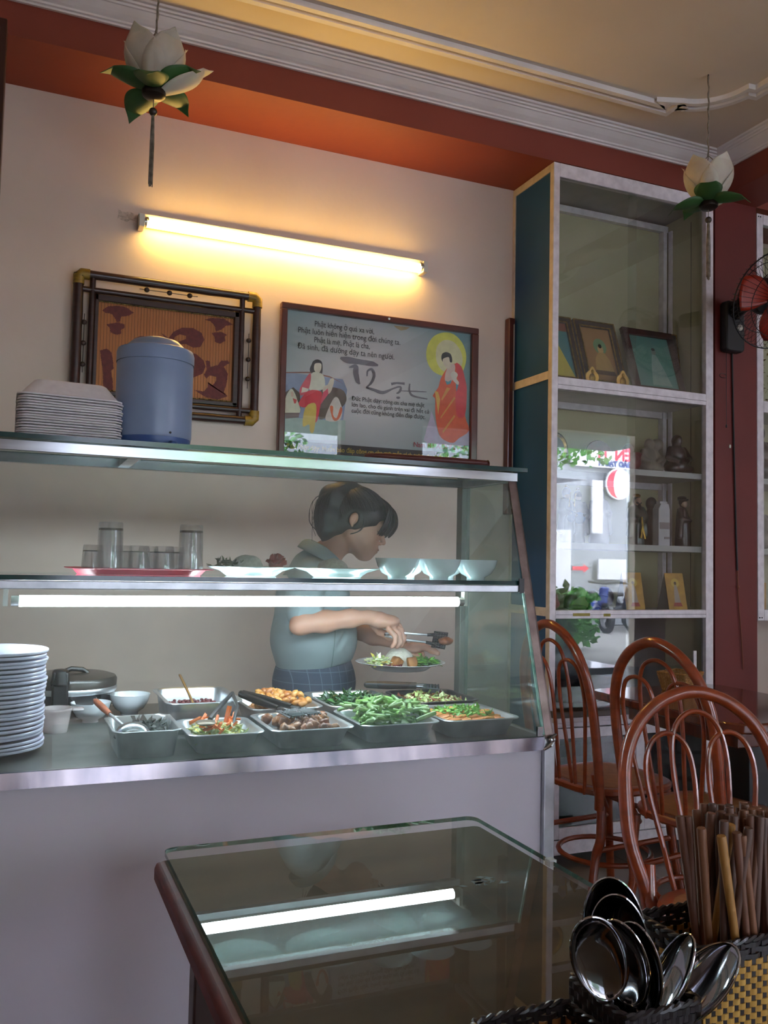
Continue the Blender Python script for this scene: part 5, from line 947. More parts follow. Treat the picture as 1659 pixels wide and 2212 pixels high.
# shirt
S_ = SDF((.76, 2.70, .80), (1.30, 3.28, 1.32), .0042)
S_.ell((.980, 2.982, 1.10), (.125, .185, .13), k=.03)
S_.ell((.990, 2.985, .965), (.148, .180, .135), k=.06)
S_.cap((.99, 2.985, .92), (.99, 2.985, .83), .135, .125, k=.05)
S_.cap((.935, 2.865, 1.182), (1.012, 3.115, 1.182), .052, k=.03)
S_.chain([(.935, 2.86, 1.175), (.893, 2.80, 1.11), (.882, 2.752, 1.056)], [.056, .060, .061], k=.02)
S_.chain([(1.012, 3.115, 1.175), (1.075, 3.10, 1.09), (1.10, 3.085, 1.05)], [.056, .060, .062], k=.025)
S_.chain([(.975, 2.97, 1.20), (1.000, 2.952, 1.238)], [.075, .060], k=.03)
rng = random.Random(21)
for _ in range(30):       # soft folds
    a = rng.uniform(0, 2*PI); z = rng.uniform(.88, 1.10); p = Vector((.99+.155*math.cos(a), 2.985+.185*math.sin(a), z)); q = p+Vector((rng.uniform(-.03, .03), rng.uniform(-.03, .03), rng.uniform(-.10, .10)))
    S_.cap(p, q, .007, .004, k=.018, sub=True)
S_.cut((.99, 2.985, .860), (.17, 0, -1))
S_.cut((1.005, 2.948, 1.262), (.35, -.1, 1))
S_.mb().build('shirt', shirtm, wo, loc=NEG, angle=180)
A_ = vn((.33, -.12, .93)); A1 = vn(Vector((1, -.3, 0))-A_*A_.dot(Vector((1, -.3, 0)))); A2 = A_.cross(A1); NC = Vector((1.000, 2.952, 1.240))
def collar(u, v):
    th = math.radians(14+332*u); fr = max(0, math.cos(th)); rad = .056+.036*v+.006*math.sin(PI*v)+.010*fr*v; hh = (.030-.012*fr)*(1-v)+(-.012-.040*fr**3)*v+.010*math.sin(PI*v)
    return NC+A1*math.cos(th)*rad+A2*math.sin(th)*rad+A_*(hh+.014*(1-math.cos(th))/2)
MB().grid(collar, 40, 7).build('collar', mat('collar_cotton', '98a7aa', .85, col2='8c9b9e', nscale=8), wo, loc=NEG, solid=.003, angle=60)
MB().tube(smooth_path([(1.000, 2.815, 1.06), (1.004, 2.800, .99), (1.000, 2.800, .92), (.998, 2.812, .87)], 5), .0012, 5).build('seam', mat('seam_thread', '5f7676', .9), wo, loc=NEG)
# trousers with a pale windowpane check
tr_m = mat('blue_grey_checked_cloth', '45505f', .85); nt = tr_m.node_tree; N = nt.nodes; b = N['Principled BSDF']
tc = N.new('ShaderNodeTexCoord'); sx = N.new('ShaderNodeSeparateXYZ'); nt.links.new(tc.outputs['Object'], sx.inputs[0])
def line_fac(sock, scale):
    a = N.new('ShaderNodeMath'); a.operation = 'MULTIPLY'; a.inputs[1].default_value = scale; nt.links.new(sock, a.inputs[0])
    f = N.new('ShaderNodeMath'); f.operation = 'FRACT'; nt.links.new(a.outputs[0], f.inputs[0])
    g = N.new('ShaderNodeMath'); g.operation = 'LESS_THAN'; g.inputs[1].default_value = .055; nt.links.new(f.outputs[0], g.inputs[0]); return g.outputs[0]
ad = N.new('ShaderNodeMath'); ad.operation = 'MULTIPLY_ADD'; ad.inputs[1].default_value = .25; nt.links.new(sx.outputs[1], ad.inputs[0]); nt.links.new(sx.outputs[0], ad.inputs[2])
mxx = N.new('ShaderNodeMath'); mxx.operation = 'MAXIMUM'; nt.links.new(line_fac(ad.outputs[0], 28), mxx.inputs[0]); nt.links.new(line_fac(sx.outputs[2], 26), mxx.inputs[1])
mc = N.new('ShaderNodeMix'); mc.data_type = 'RGBA'; mc.inputs['A'].default_value = c4('434d5e'); mc.inputs['B'].default_value = c4('6a7583'); nt.links.new(mxx.outputs[0], mc.inputs['Factor']); nt.links.new(mc.outputs['Result'], b.inputs['Base Color'])
T_ = SDF((.78, 2.78, .04), (1.24, 3.22, .92), .006)
T_.ell((.998, 2.99, .80), (.140, .160, .13), k=.03); T_.cap((.995, 2.99, .86), (.995, 2.99, .80), .122, .135, k=.04)
for y in (2.92, 3.07): T_.chain([(.99, y, .76), (.975, y, .42), (.965, y, .09)], [.098, .078, .066], k=.02)
T_.mb().build('trousers', tr_m, wo, loc=NEG, angle=180)
for y in (2.92, 3.07):
    MB().ell((1.0, y, .032), (.115, .046, .034), 18, 10).box(.89, 1.11, y-.042, y+.042, 0.001, .014).build('shoe', blk, wo, loc=NEG, bevel=.004)
# hair
Q = SDF((.92, 2.78, 1.22), (1.34, 3.04, 1.54), .0030)
Q.ell(H(-.018, 0, .028), (.100, .084, .094), HR, k=.02)
Q.ell(H(-.070, 0, -.030), (.046, .060, .060), HR, k=.03)
Q.ell(H(.070, 0, -.075), (.100, .120, .085), HR, k=.012, sub=True)
for s in (-1, 1): Q.ell(H(-.028, s*.088, .000), (.0165, .036, .025), HR, k=.012, sub=True)
Q.chain([H(-.050, 0, .098), H(-.086, 0, .094), (1.022, 2.915, 1.452), (1.004, 2.918, 1.392), (1.006, 2.925, 1.335), (1.010, 2.93, 1.300)], [.026, .037, .043, .042, .032, .012], k=.018)
rng = random.Random(4)
for _ in range(46):      # comb lines
    a = rng.uniform(-1.2, 1.2); P = []
    for q in range(5):
        t_ = q/4; P.append(H(.075-.15*t_, math.sin(a)*.088*math.cos((t_-.5)*1.2), .028+.096*math.cos(a)*math.sin(PI*(.22+.62*t_))))
    for i in range(4): Q.cap(P[i], P[i+1], .0022, k=.003, sub=True)
Q.mb().build('hair', hairm, wo, loc=NEG, angle=180)
m = MB(); d1 = Vector((-.62, 0, .76)).normalized(); HLN = [(.72, 0, .70), (.66, .45, .55), (.48, .78, .22), (.10, .98, .16), (-.30, .95, .0), (-.52, .78, -.45), (-.75, .35, -.55)]
for sd in (-1, 1):
    for q in range(46):
        t_ = q/45*(len(HLN)-1.001); i_ = int(t_); a = Vector(HLN[i_]).lerp(Vector(HLN[i_+1]), t_-i_); a.y *= sd; a.normalize(); P = []
        for k in range(11):
            d = a.lerp(d1, k/10).normalized(); w_ = 1+.012*math.sin(q*2.3)+.010*math.sin(q*.9+k*.7); P.append(H(-.018+.1005*d.x*w_, .0845*d.y*w_, .028+.0945*d.z*w_))
        m.tube(P, [.0012]+[.0026]*9+[.0018], 5)
base_ = [H(-.060, 0, .108), H(-.092, 0, .112), Vector((1.012, 2.912, 1.462)), Vector((.994, 2.915, 1.40)), Vector((.994, 2.922, 1.345)), Vector((1.004, 2.93, 1.296))]
for q in range(26):
    a = 2*PI*q/26; o_ = [(.012, .012), (.030, .028), (.040, .036), (.040, .036), (.030, .026), (.006, .006)]
    m.tube(smooth_path([b_+HL*(math.cos(a)*o1)+Vector((math.sin(a)*o2, 0, math.sin(a)*o2*.3)) for b_, (o1, o2) in zip(base_, o_)], 4), .0030, 5)
m.build('combed_strands', hairm, wo, loc=NEG)
MB().tube([H(-.074, .02, .112), H(-.083, 0, .120), H(-.074, -.02, .112), H(-.062, -.026, .098)], .006, 8).build('hair_tie', blk, wo, loc=NEG)
m = MB()
for i in range(34):
    l = -.066+.125*i/33+rng.uniform(-.003, .003); out = .004*rng.uniform(0, 1); low = rng.uniform(-.018, .006)+(.02*abs(l)/.07 if l > 0 else -.006)
    P = [H(.034, l*.7, .105), H(.072, l*.9, .082+out), H(.094+out-abs(l)*.25, l, .048), H(.100+out-abs(l)*.35, l*1.02, .018), H(.092+out-abs(l)*.35, l*1.0, low)]
    m.tube(smooth_path(P, 4), [.0032]*4+[.0036]*8+[.0026]*4+[.0008], 5)
for i in range(46):
    l = rng.uniform(-.055, .050); out = .030*rng.random()**1.3; low = rng.uniform(-.022, .002)
    P = [H(.030, l*.6, .108), H(.078, l*.85, .086+out*.2), H(.098+out-abs(l)*.25, l, .050), H(.102+out*1.05-abs(l)*.35, l*1.02, .016), H(.094+out*.9-abs(l)*.35, l, low)]
    m.tube(smooth_path(P, 4), [.0026]*4+[.0030]*8+[.0020]*4+[.0006], 5)
for l, o_ in ((.028, 0), (.032, .004), (.024, .003), (.036, .001)):
    P = [H(.06, l*.6, .100), H(.104, l, .084), H(.124+o_, l, .050), H(.124+o_, l, .014), H(.116, l, -.012)]
    m.tube(smooth_path(P, 5), [.004]*12+[.0032]*8+[.001], 5)
P = [H(.0, -.080, .03), H(.012, -.080, -.010), H(.004, -.080, -.035), H(-.02, -.078, -.055)]
m.tube(smooth_path(P, 5), [.003]*10+[.002]*5+[.001], 5)
m.build('bangs', hairm, wo, loc=NEG)
m = MB()
for i in range(5):
    a = rng.uniform(-.02, .02); P = [H(-.09+a, a, .11), Vector((.985-rng.uniform(0, .02), 2.915+a, 1.45)), Vector((.960-rng.uniform(0, .015), 2.92+a, 1.37)), Vector((.965+a, 2.925+a, 1.31+a))]
    m.tube(smooth_path(P, 5), .0008, 4)
m.build('loose_strands', hairm, wo, loc=NEG)
for s in (-1, 1):
    MB().tube(smooth_path([H(.066, s*.049, -.008), H(.079, s*.041, -.015), H(.0865, s*.030, -.0175), H(.083, s*.018, -.013)], 4), [.0010]*3+[.0017]*8+[.0010]*2, 5).build('eyelashes', hairm, wo, loc=NEG)
    MB().tube(smooth_path([H(.070, s*.050, .016), H(.084, s*.034, .022), H(.089, s*.014, .018)], 4), [.0012]*2+[.0024]*5+[.0014]*2, 5).build('eyebrow', hairm, wo, loc=NEG)
lipm = mat('lip_skin', 'a9675c', .45)
MB().tube(smooth_path([H(.085, -.019, -.0715), H(.0955, -.009, -.0675), H(.0975, 0, -.0685), H(.0955, .009, -.0675), H(.085, .019, -.0715)], 4), [.001]*2+[.0024]*13+[.001]*2, 6).tube(smooth_path([H(.085, -.018, -.073), H(.0940, -.008, -.0768), H(.0940, .008, -.0768), H(.085, .018, -.073)], 4), [.001]*2+[.0028]*9+[.001]*2, 6).build('lips', lipm, wo, loc=NEG)
# plate held in her left hand, and what lies on it
hp = thing('dinner_plate', 'white plate of rice, tofu and greens held over the counter by the woman', 'plate', (1.198, 2.690, .872)); inst(plate_mesh(.150, .026, foot=.6), 'plate_body', hp)
hp.children[0].data.materials[0] = porc
lump('rice_mound', 'domed mound of white rice on the held plate', 'rice', (1.205, 2.715, .888), (.054, .050, .052), rice_m, seed=4, kind='stuff', rough=.05)
btf = mat('browned_tofu', 'b07a40', .5, col2='7d4c22', nscale=60, bump=.5)
for i, (x, y, s) in enumerate(((1.162, 2.638, 1.15), (1.216, 2.636, 1.1))):
    o = bpy.data.objects.new('tofu_piece', blob(MB(), (.0165, .0140, .0085), rng, .4).mesh('tofu_piece', btf, angle=80)); COL.objects.link(o); o.location = (x, y, .899); o.rotation_euler = (.3-.5*i, .2, .4+i); o.scale = (s, s, s*1.9)
    tag(o, ('left' if i == 0 else 'right')+' browned tofu cube in front of the rice on the held plate', 'tofu')
leaves('salad_leaves', 'pale green salad on the left of the held plate', 140, (1.085, 1.150, 2.63, 2.72), .888, .030, cg, 31, (.014, .026), .35, cat='salad')
leaves('leafy_greens', 'glossy dark greens on the right of the held plate', 140, (1.235, 1.315, 2.63, 2.72), .888, .022, [hg[0], dg[1]], 32, (.022, .036), .2)
m = MB()
for _ in range(30): m.ell((rng.uniform(1.11, 1.17), rng.uniform(2.61, 2.65), .892), (.006, .0042, .004), 6, 4)
tag(m.build('red_beans', rb, None), 'few dark red beans at the front of the held plate', 'beans', kind='stuff')
steelh2 = steelb
tongs('steel tongs in the woman\'s right hand gripping a piece of food', (1.150, 2.712, .985), (1.360, 2.665, .966), .012, handle=steelb, ht=.42, roll=True)
lump('stewed_piece', 'orange-brown food piece gripped by the woman\'s tongs', 'food', (1.350, 2.660, .964), (.026, .022, .015), mat('orange_brown_food', 'a8602c', .4, col2='6f3a1c', nscale=60, coat=.3, bump=.4), seed=9, rough=.3, flatz=.012)
# ================================================================== tall cabinet
cx0, cx1, cf, cb = 2.035, 2.905, 3.07, 3.398
cab = thing('display_cabinet', 'tall white-framed glass cabinet with a petrol blue side, reaching the red beam', 'cabinet', (0, 0, 0))
def fr(nm, x0, x1, z0, z1, y0=cf, y1=cf+.03, m_=alum, bev=.003, par=cab): return MB().box(x0, x1, y0, y1, z0, z1).build(nm, m_, par, smooth=False, bevel=bev)
fr('front_post', cx0, 2.066, .05, 2.938); fr('front_post', 2.862, cx1, .05, 2.938)
for z0, z1 in ((2.878, 2.938), (1.968, 2.020), (1.007, 1.043), (.560, .604), (.046, .105)): fr('cross_rail', 2.066, 2.862, z0, z1)
for z0 in (1.978, 1.015): MB().box(2.066, 2.862, cf-.001, cf, z0+.008, z0+.0095).build('rail_groove', mat('dark_groove', '5d5558', .6), cab, smooth=False)
fr('worktop_ledge', 2.04, 2.90, .606, .632, 3.035, 3.36, mat('brown_ledge', '4a3a30', .4, col2='3a2c24', nscale=12)); fr('ledge_rail', 2.045, 2.90, .585, .606, 3.04, 3.07)
# side: blue panels in cream strips
for z0, z1 in ((2.045, 2.905), (1.052, 2.012), (.08, 1.016)): MB().box(cx0+.004, cx0+.010, 3.085, 3.385, z0, z1).build('side_panel', bluep, cab, smooth=False)
MB().box(cx0-.001, cx0+.010, cf+.0005, 3.098, .05, 2.936).build('side_post', alumcream, cab, smooth=False, bevel=.002); MB().box(cx0-.001, cx0+.012, 3.380, 3.398, .05, 2.936).build('side_post', alumcream, cab, smooth=False)
for z0, z1 in ((2.905, 2.936), (2.010, 2.045), (1.016, 1.052), (.05, .08)): MB().box(cx0-.001, cx0+.012, 3.098, 3.380, z0, z1).build('side_rail', alumcream, cab, smooth=False)
cbk = mat('cream_cabinet_back', 'c4bc9c', .7, col2='b6ae8c', nscale=3)
MB().box(2.045, 2.90, 3.388, 3.396, .1, 2.93).build('back_panel', cbk, cab, smooth=False)
MB().box(2.046, 2.892, 3.372, 3.386, .64, 1.014).build('lower_back', mat('dark_navy_back', '1c2536', .35, nscale=4), cab, smooth=False)
MB().box(2.893, 2.903, 3.10, 3.39, .1, 2.93).build('side_panel', cbk, cab, smooth=False)
MB().box(2.858, 2.880, 3.352, 3.388, 1.05, 2.87).build('corner_mullion', alum, cab, smooth=False, bevel=.002); MB().box(2.884, 2.892, 3.325, 3.350, 1.05, 2.87).build('corner_mullion', alum, cab, smooth=False, bevel=.002)
MB().box(2.891, 2.8925, 3.200, 3.202, 1.05, 2.87).build('panel_seam', MATS['dark_groove'], cab, smooth=False)
shm = mat('grey_shelf', 'b5b2b0', .5, col2='a5a2a0', nscale=8)
for z0, th, nm in ((1.978, .03, 'shelf'), (1.632, .026, 'shelf'), (1.300, .026, 'shelf'), (1.015, .02, 'shelf'), (2.915, .01, 'top_board'), (.11, .012, 'shelf')):
    MB().box(2.05, 2.892, 3.105, 3.385, z0, z0+th).build(nm, shm, cab, smooth=False)
for z0 in (2.872, 1.60, 1.948): MB().box(2.05, 2.892, 3.36, 3.384, z0, z0+.03).build('back_rail', alum, cab, smooth=False)
for z0, z1, sec in ((2.020, 2.878, 0), (1.043, 1.968, 1), (.634, 1.007, 2)):
    MB().box(2.066, 2.475, 3.078, 3.083, z0, z1).build('sliding_pane', glcab, cab, smooth=False)
    MB().box(2.440, 2.862, 3.090, 3.095, z0, z1).build('sliding_pane', glcab, cab, smooth=False)
MB().box(2.805, 2.822, 3.084, 3.090, .78, .86).build('pane_pull', alum, cab, smooth=False, bevel=.002)
# lower doors
dkg = glass('dark_door_glass', (.30, .33, .32), haze=.12, hazecol=(.12, .13, .13))
for x0, x1 in ((2.045, 2.475), (2.478, 2.900)):
    dr = MB().box(x0, x0+.045, cf-.002, cf+.022, .11, .556).box(x1-.045, x1, cf-.002, cf+.022, .11, .556).box(x0+.045, x1-.045, cf-.002, cf+.022, .11, .155).box(x0+.045, x1-.045, cf-.002, cf+.022, .515, .556).build('door', alum, cab, smooth=False, bevel=.002)
    MB().box(x0+.045, x1-.045, cf+.008, cf+.013, .155, .515).build('door_glass', dkg, dr, smooth=False)
MB().box(2.05, 2.89, 3.2, 3.39, .0, .046).build('plinth', blk, cab, smooth=False)
m = MB().box(2.06, 2.89, 3.12, 3.38, .14, .30).box(2.1, 2.6, 3.15, 3.36, .30, .42); m.build('stored_goods', mat('dim_goods', '4b4540', .7, col2='2e2a27', nscale=9), cab, smooth=False)
for x0, x1, z0, z1 in ((2.150, 2.235, 1.018, 1.030), (2.305, 2.340, 1.016, 1.028)): MB().box(x0, x1, cf-.0012, cf-.0002, z0, z1).build('tape_strip', mat('yellowed_tape', '9a8b35', .6, col2='857726', nscale=60), cab, smooth=False)
MB().box(2.135, 2.165, cf+.0055, cf+.0075, .42, .50).build('door_sticker', mat('pale_sticker', '7d7d72', .6), cab, smooth=False)

# --- framed pictures leaning on the upper shelf
gold = mat('old_gold', 'b08a3c', .3, .8, col2='6f4f1e', nscale=60); goldp = mat('gilt_plaque', 'd2a650', .35, .6, col2='a8742c', nscale=30)
def leaning(lab, x0, x1, z0, z1, wd, mframe, mpic, lean, y=3.125, gilt=True, fig=None):
    t = thing('framed_picture', lab, 'picture', ((x0+x1)/2, y, z0), 0)
    hw = (x1-x0)/2; h = z1-z0; R = Matrix.Rotation(-lean, 4, 'X')
    for b_ in ((-hw, hw, h-wd, h), (-hw, hw, 0, wd), (-hw, -hw+wd, wd, h-wd), (hw-wd, hw, wd, h-wd)): MB().box(b_[0], b_[1], -.012, .010, b_[2], b_[3], M=R).build('frame_rail', mframe, t, smooth=False, bevel=.003)
    if gilt:
        for q, w_ in ((.001, .004), (wd-.005, .004)):
            mm = MB()
            for b_ in ((-hw+q, hw-q, h-q-w_, h-q), (-hw+q, hw-q, q, q+w_), (-hw+q, -hw+q+w_, q, h-q), (hw-q-w_, hw-q, q, h-q)): mm.box(b_[0], b_[1], -.0155, -.011, b_[2], b_[3], M=R)
            mm.build('gilt_edge', gold, t, smooth=False)
    MB().box(-hw+wd, hw-wd, -.003, .004, wd, h-wd, M=R).build('picture_sheet', mpic, t, smooth=False)
    if fig:
        mm = MB(); ms_l = []
        for i, (c_, pts) in enumerate(fig):
            ms_l.append(mat('picture_'+c_, c_, .6, nscale=30)); mm.add([tuple(R @ Vector((-hw+wd+px_*(2*hw-2*wd), -.0035-.0003*i, wd+pz*(h-2*wd)))) for px_, pz in pts], [tuple(range(len(pts)))], i)
        mm.build('printed_figure', ms_l, t, smooth=False)
    return t
def circ(cx, cz, rx, rz, n=16): return [(cx+rx*math.cos(2*PI*i/n), cz+rz*math.sin(2*PI*i/n)) for i in range(n)]
frm_dark = mat('dark_carved_frame', '2d1d12', .45, col2='4a3216', nscale=80, bump=.4)
ZSH = 2.009
leaning('gilt framed picture with a yellow robed figure on blue, far left of the top shelf', 2.075, 2.236, ZSH, 2.345, .030, frm_dark, mat('picture_blue', '3f88ae', .5, col2='4c784a', nscale=4), .33, 3.135, True,
        [('8a4a3c', [(0, .85), (1, .85), (1, 1), (0, 1)]), ('b5ae48', circ(.1, .62, .35, .16)), ('cdb84c', [(0, 0), (1, 0), (.8, .2), (.45, .55), (0, .75)])])
leaning('gilt framed picture of a seated haloed figure, second on the top shelf', 2.248, 2.470, ZSH, 2.345, .032, frm_dark, mat('picture_brown_gold', 'a57c46', .5, col2='8f5f34', nscale=4), .33, 3.135, True,
        [('6d9268', circ(.58, .66, .22, .15)), ('c79f66', circ(.58, .60, .10, .08)), ('2a2420', circ(.58, .665, .06, .04)), ('b58f50', [(.28, .2), (.9, .2), (.82, .42), (.68, .54), (.48, .54), (.34, .42)]), ('5c3c22', [(.2, .12), (.95, .12), (.9, .2), (.28, .2)])])
leaning('brown framed picture of a pale robed figure on green, third on the top shelf', 2.520, 2.810, ZSH, 2.345, .034, mat('maroon_frame', '4a2622', .4, col2='381a17', nscale=12), mat('picture_green', '46806c', .5, col2='5e8380', nscale=5), .33, 3.140, False,
        [('8aa098', [(.35, .05), (.85, .05), (.72, .4), (.62, .62), (.55, .7), (.48, .6), (.42, .4)]), ('7a8078', circ(.56, .70, .06, .05)), ('28302c', circ(.56, .755, .05, .03))])
leaning('dark framed green picture half hidden at the right of the top shelf', 2.765, 2.890, ZSH, 2.350, .045, frm_dark, MATS['picture_green'], .16, 3.255, True)
for x, lab in ((2.262, 'left of the two small gilt gourd-shaped figure plaques'), (2.424, 'right of the two small gilt gourd-shaped figure plaques')):
    t = thing('gilt_plaque', lab+' on the top shelf', 'plaque', (x, 3.106, ZSH))
    MB().prism([(.034*math.cos(a)*(1 if math.sin(a) < .55 else .55), .034+.034*math.sin(a)*(1.0 if math.sin(a) < .55 else 1.35)) for a in [2*PI*i/28 for i in range(28)]], -.004, .004).build('plaque_body', goldp, t, bevel=.001)
    MB().ell((0, -.004, .058), (.007, .006, .009), 10, 8).ell((0, -.004, .030), (.017, .007, .020), 12, 8).ell((0, -.004, .014), (.024, .006, .008), 12, 8).build('relief_figure', gold, t)

# --- statues
def statue(nm, lab, cat, loc, fn, h=.004, box=(.09, .07, .2), mt=None, rotz=0, extra=None):
    t = thing(nm, lab, cat, loc, rotz); s = SDF((-box[0], -box[1], -.008), (box[0], box[1], box[2]), h); fn(s)
    s.mb().build('figure', mt, t, angle=180)
    if extra: extra(t)
    return t
dwood = mat('dark_carved_wood', '2c1512', .35, col2='1c0d0b', nscale=20, coat=.2); stone = mat('grey_beige_stone', '857a70', .5, col2='6a6058', nscale=14); redst = mat('deep_red_lacquer', '6a1420', .35, col2='4c0e17', nscale=12, coat=.3)
whst = mat('glazed_white_porcelain', '8d8690', .25, col2='7c7580', nscale=8, coat=.3); grnst = mat('dark_green_glaze', '2b3a34', .3, col2='1a2622', nscale=12, coat=.3); robeb = mat('pale_robe_glaze', '77758a', .3, col2='605e72', nscale=10, coat=.3)
def seated(s, k=1.0):
    s.ell((0, 0, .030*k), (.058*k, .042*k, .034*k), k=.012); s.ell((0, .004, .075*k), (.042*k, .034*k, .045*k), k=.015); s.ell((0, 0, .135*k), (.022*k, .022*k, .026*k), k=.008)
    for q in (-1, 1): s.chain([(q*.034*k, 0, .10*k), (q*.052*k, -.014, .065*k), (q*.022*k, -.036*k, .052*k)], [.013*k, .012*k, .009*k], k=.008); s.ell((q*.038*k, -.018, .022*k), (.028*k, .026*k, .018*k), k=.01)
def standing(s, k=1.0):
    s.cap((0, 0, .012), (0, 0, .12*k), .036*k, .030*k, k=.01); s.ell((0, 0, .155*k), (.036*k, .026*k, .040*k), k=.015); s.ell((0, -.002, .215*k), (.019*k, .020*k, .025*k), k=.008)
    for q in (-1, 1): s.chain([(q*.032*k, 0, .175*k), (q*.046*k, -.008, .130*k), (q*.018*k, -.034*k, .125*k)], [.013*k, .013*k, .008*k], k=.008); s.cap((q*.040*k, -.008, .125*k), (q*.048*k, -.004, .05*k), .010*k, .015*k, k=.012)
Z1S, Z2S, Z3S = 1.6585, 1.3265, 1.0355
statue('seated_statue', 'dark carved round-bellied figure at the right end of the second shelf', 'statue', (2.800, 3.19, Z1S), lambda s: seated(s, 1.15), box=(.09, .07, .2), mt=dwood)
statue('seated_statue', 'grey-beige stone laughing figure with a rounded sack on the second shelf', 'statue', (2.665, 3.22, Z1S), lambda s: (seated(s, 1.0), s.ell((.045, .0, .135), (.030, .026, .028), k=.01)), box=(.10, .07, .2), mt=stone)
statue('reclining_statue', 'small red lacquered figure left of the stone one on the second shelf', 'statue', (2.560, 3.22, Z1S), lambda s: (s.ell((0, 0, .045), (.055, .035, .045), k=.01), s.ell((-.012, 0, .105), (.026, .022, .024), k=.01), s.ell((.04, 0, .075), (.03, .02, .02), k=.01)), box=(.09, .06, .16), mt=redst)
t = thing('round_fan_ornament', 'dark red rounded fan ornament in the middle of the second shelf', 'ornament', (2.405, 3.25, Z1S))
MB().prism([(.075*math.cos(a), .062+.075*math.sin(a)) for a in [PI*i/16 for i in range(17)]]+[(-.02, 0), (.02, 0)], -.006, .006).build('fan_leaf', redst, t, bevel=.002); MB().box(-.03, .03, -.02, .02, 0, .012).build('stand', dwood, t, smooth=False)
t = thing('gilt_clock', 'round gilt dish on edge at the left end of the second shelf', 'ornament', (2.112, 3.17, Z1S))
MB().lathe([(0, .006), (.052, .006), (.062, .012), (.070, .006), (.070, -.006), (0, -.006)], 32, M=Matrix.Translation((0, 0, .074)) @ Matrix.Rotation(PI/2, 4, 'X')).build('rim', gold, t); MB().lathe([(0, .0075), (.050, .0075)], 32, cap=False, M=Matrix.Translation((0, 0, .074)) @ Matrix.Rotation(PI/2, 4, 'X')).build('dial', dwood, t); MB().box(-.03, .03, -.02, .02, 0, .01).build('foot', dwood, t, smooth=False)
def sage_extra(t):
    MB().ell((0, -.018, .158), (.012, .010, .030), 10, 8).ell((0, -.016, .190), (.016, .006, .008), 10, 6).build('beard', blk, t)
    MB().ell((0, 0, .222), (.018, .019, .010), 14, 8).tube([(0, -.036, .125), (0, -.040, .08), (-.010, -.040, .03)], [.004, .006, .008], 8).tube([(0, -.040, .08), (.014, -.040, .028)], [.005, .007], 8).build('gilt_trim', gold, t)
    MB().ell((0, -.007, .196), (.0175, .016, .022), 14, 10).build('face', mat('painted_face', 'b08c78', .4), t)
statue('bearded_sage_statue', 'green-robed black-bearded sage statue with gilt robe trim on the third shelf', 'statue', (2.572, 3.19, Z2S), lambda s: (standing(s, .93), s.ell((0, .0, .13), (.050, .03, .045), k=.015)), box=(.08, .06, .25), mt=grnst, extra=sage_extra)
def figx(t):
    MB().ell((0, -.007, .196), (.0175, .016, .021), 14, 10).build('face', MATS['painted_face'], t)
    MB().ell((0, .002, .222), (.022, .022, .010), 14, 8).tube([(.024*math.cos(a), -.002+.024*math.sin(a), .214) for a in [2*PI*i/16 for i in range(17)]], .0025, 6).build('hat', dwood, t)
statue('hatted_figure_statue', 'dark robed pale-faced statue in a round hat, right of the third shelf', 'statue', (2.815, 3.17, Z2S), lambda s: standing(s, .95), box=(.08, .06, .26), mt=dwood, extra=figx, rotz=.5)
t = thing('white_carton', 'white upright carton with a rounded top beside the bearded sage', 'carton', (2.690, 3.165, Z2S))
MB().prism([(-.032, 0), (.032, 0), (.032, .165), (.024, .19), (-.018, .19), (-.032, .165)], -.02, .02).build('carton_body', mat('white_card', 'c5c1c6', .6, col2='b5b1b8', nscale=20), t, smooth=False, bevel=.001); MB().box(-.026, .03, -.0215, -.0202, .075, .105).box(.0, .03, -.0215, -.0202, .03, .04).build('printed_patch', mat('carton_print', '8c7f80', .6), t, smooth=False)
MB().box(-.018, .024, -.012, .012, .19, .20).build('flap', MATS['white_card'], t, smooth=False)
def robex(t):
    MB().ell((0, -.006, .205), (.0165, .015, .020), 14, 10).build('face', MATS['painted_face'], t)
    MB().tube([(.0, .004, .228), (.004, -.002, .245), (.0, -.012, .235)], [.008, .006, .003], 8).tube([(-.03, -.035, .15), (-.028, -.037, .19), (-.022, -.036, .215)], .003, 6).build('gilt_crown', gold, t)
    MB().ell((0, -.028, .11), (.028, .012, .026), 12, 8).build('blue_sash', mat('blue_glaze', '2f5496', .3, coat=.3), t)
statue('robed_statue', 'white robed porcelain figure with gilt crown, second on the third shelf', 'statue', (2.175, 3.165, Z2S), lambda s: standing(s, 1.0), box=(.08, .06, .27), mt=robeb, extra=robex, rotz=.4)
statue('robed_statue', 'dark porcelain figure with gilt details, third on the third shelf', 'statue', (2.265, 3.21, Z2S), lambda s: standing(s, .97), box=(.08, .06, .27), mt=dwood, extra=robex, rotz=-.2)
statue('robed_statue', 'tall pale robed porcelain figure in the middle of the third shelf', 'statue', (2.375, 3.20, Z2S), lambda s: (standing(s, 1.05), s.cap((0, .0, .02), (0, 0, .2), .045, .02, k=.02)), box=(.08, .06, .29), mt=whst)
statue('seated_statue', 'grey stone seated figure at the left end of the third shelf', 'statue', (2.128, 3.30, Z2S), lambda s: seated(s, 1.05), box=(.10, .08, .24), mt=stone)
statue('dark_bust', 'dark brown round-headed bust behind the white carton', 'statue', (2.745, 3.30, Z2S), lambda s: (s.cap((0, 0, .02), (0, 0, .15), .034, .028, k=.02), s.ell((0, 0, .20), (.026, .026, .032), k=.01)), box=(.06, .05, .26), mt=dwood)
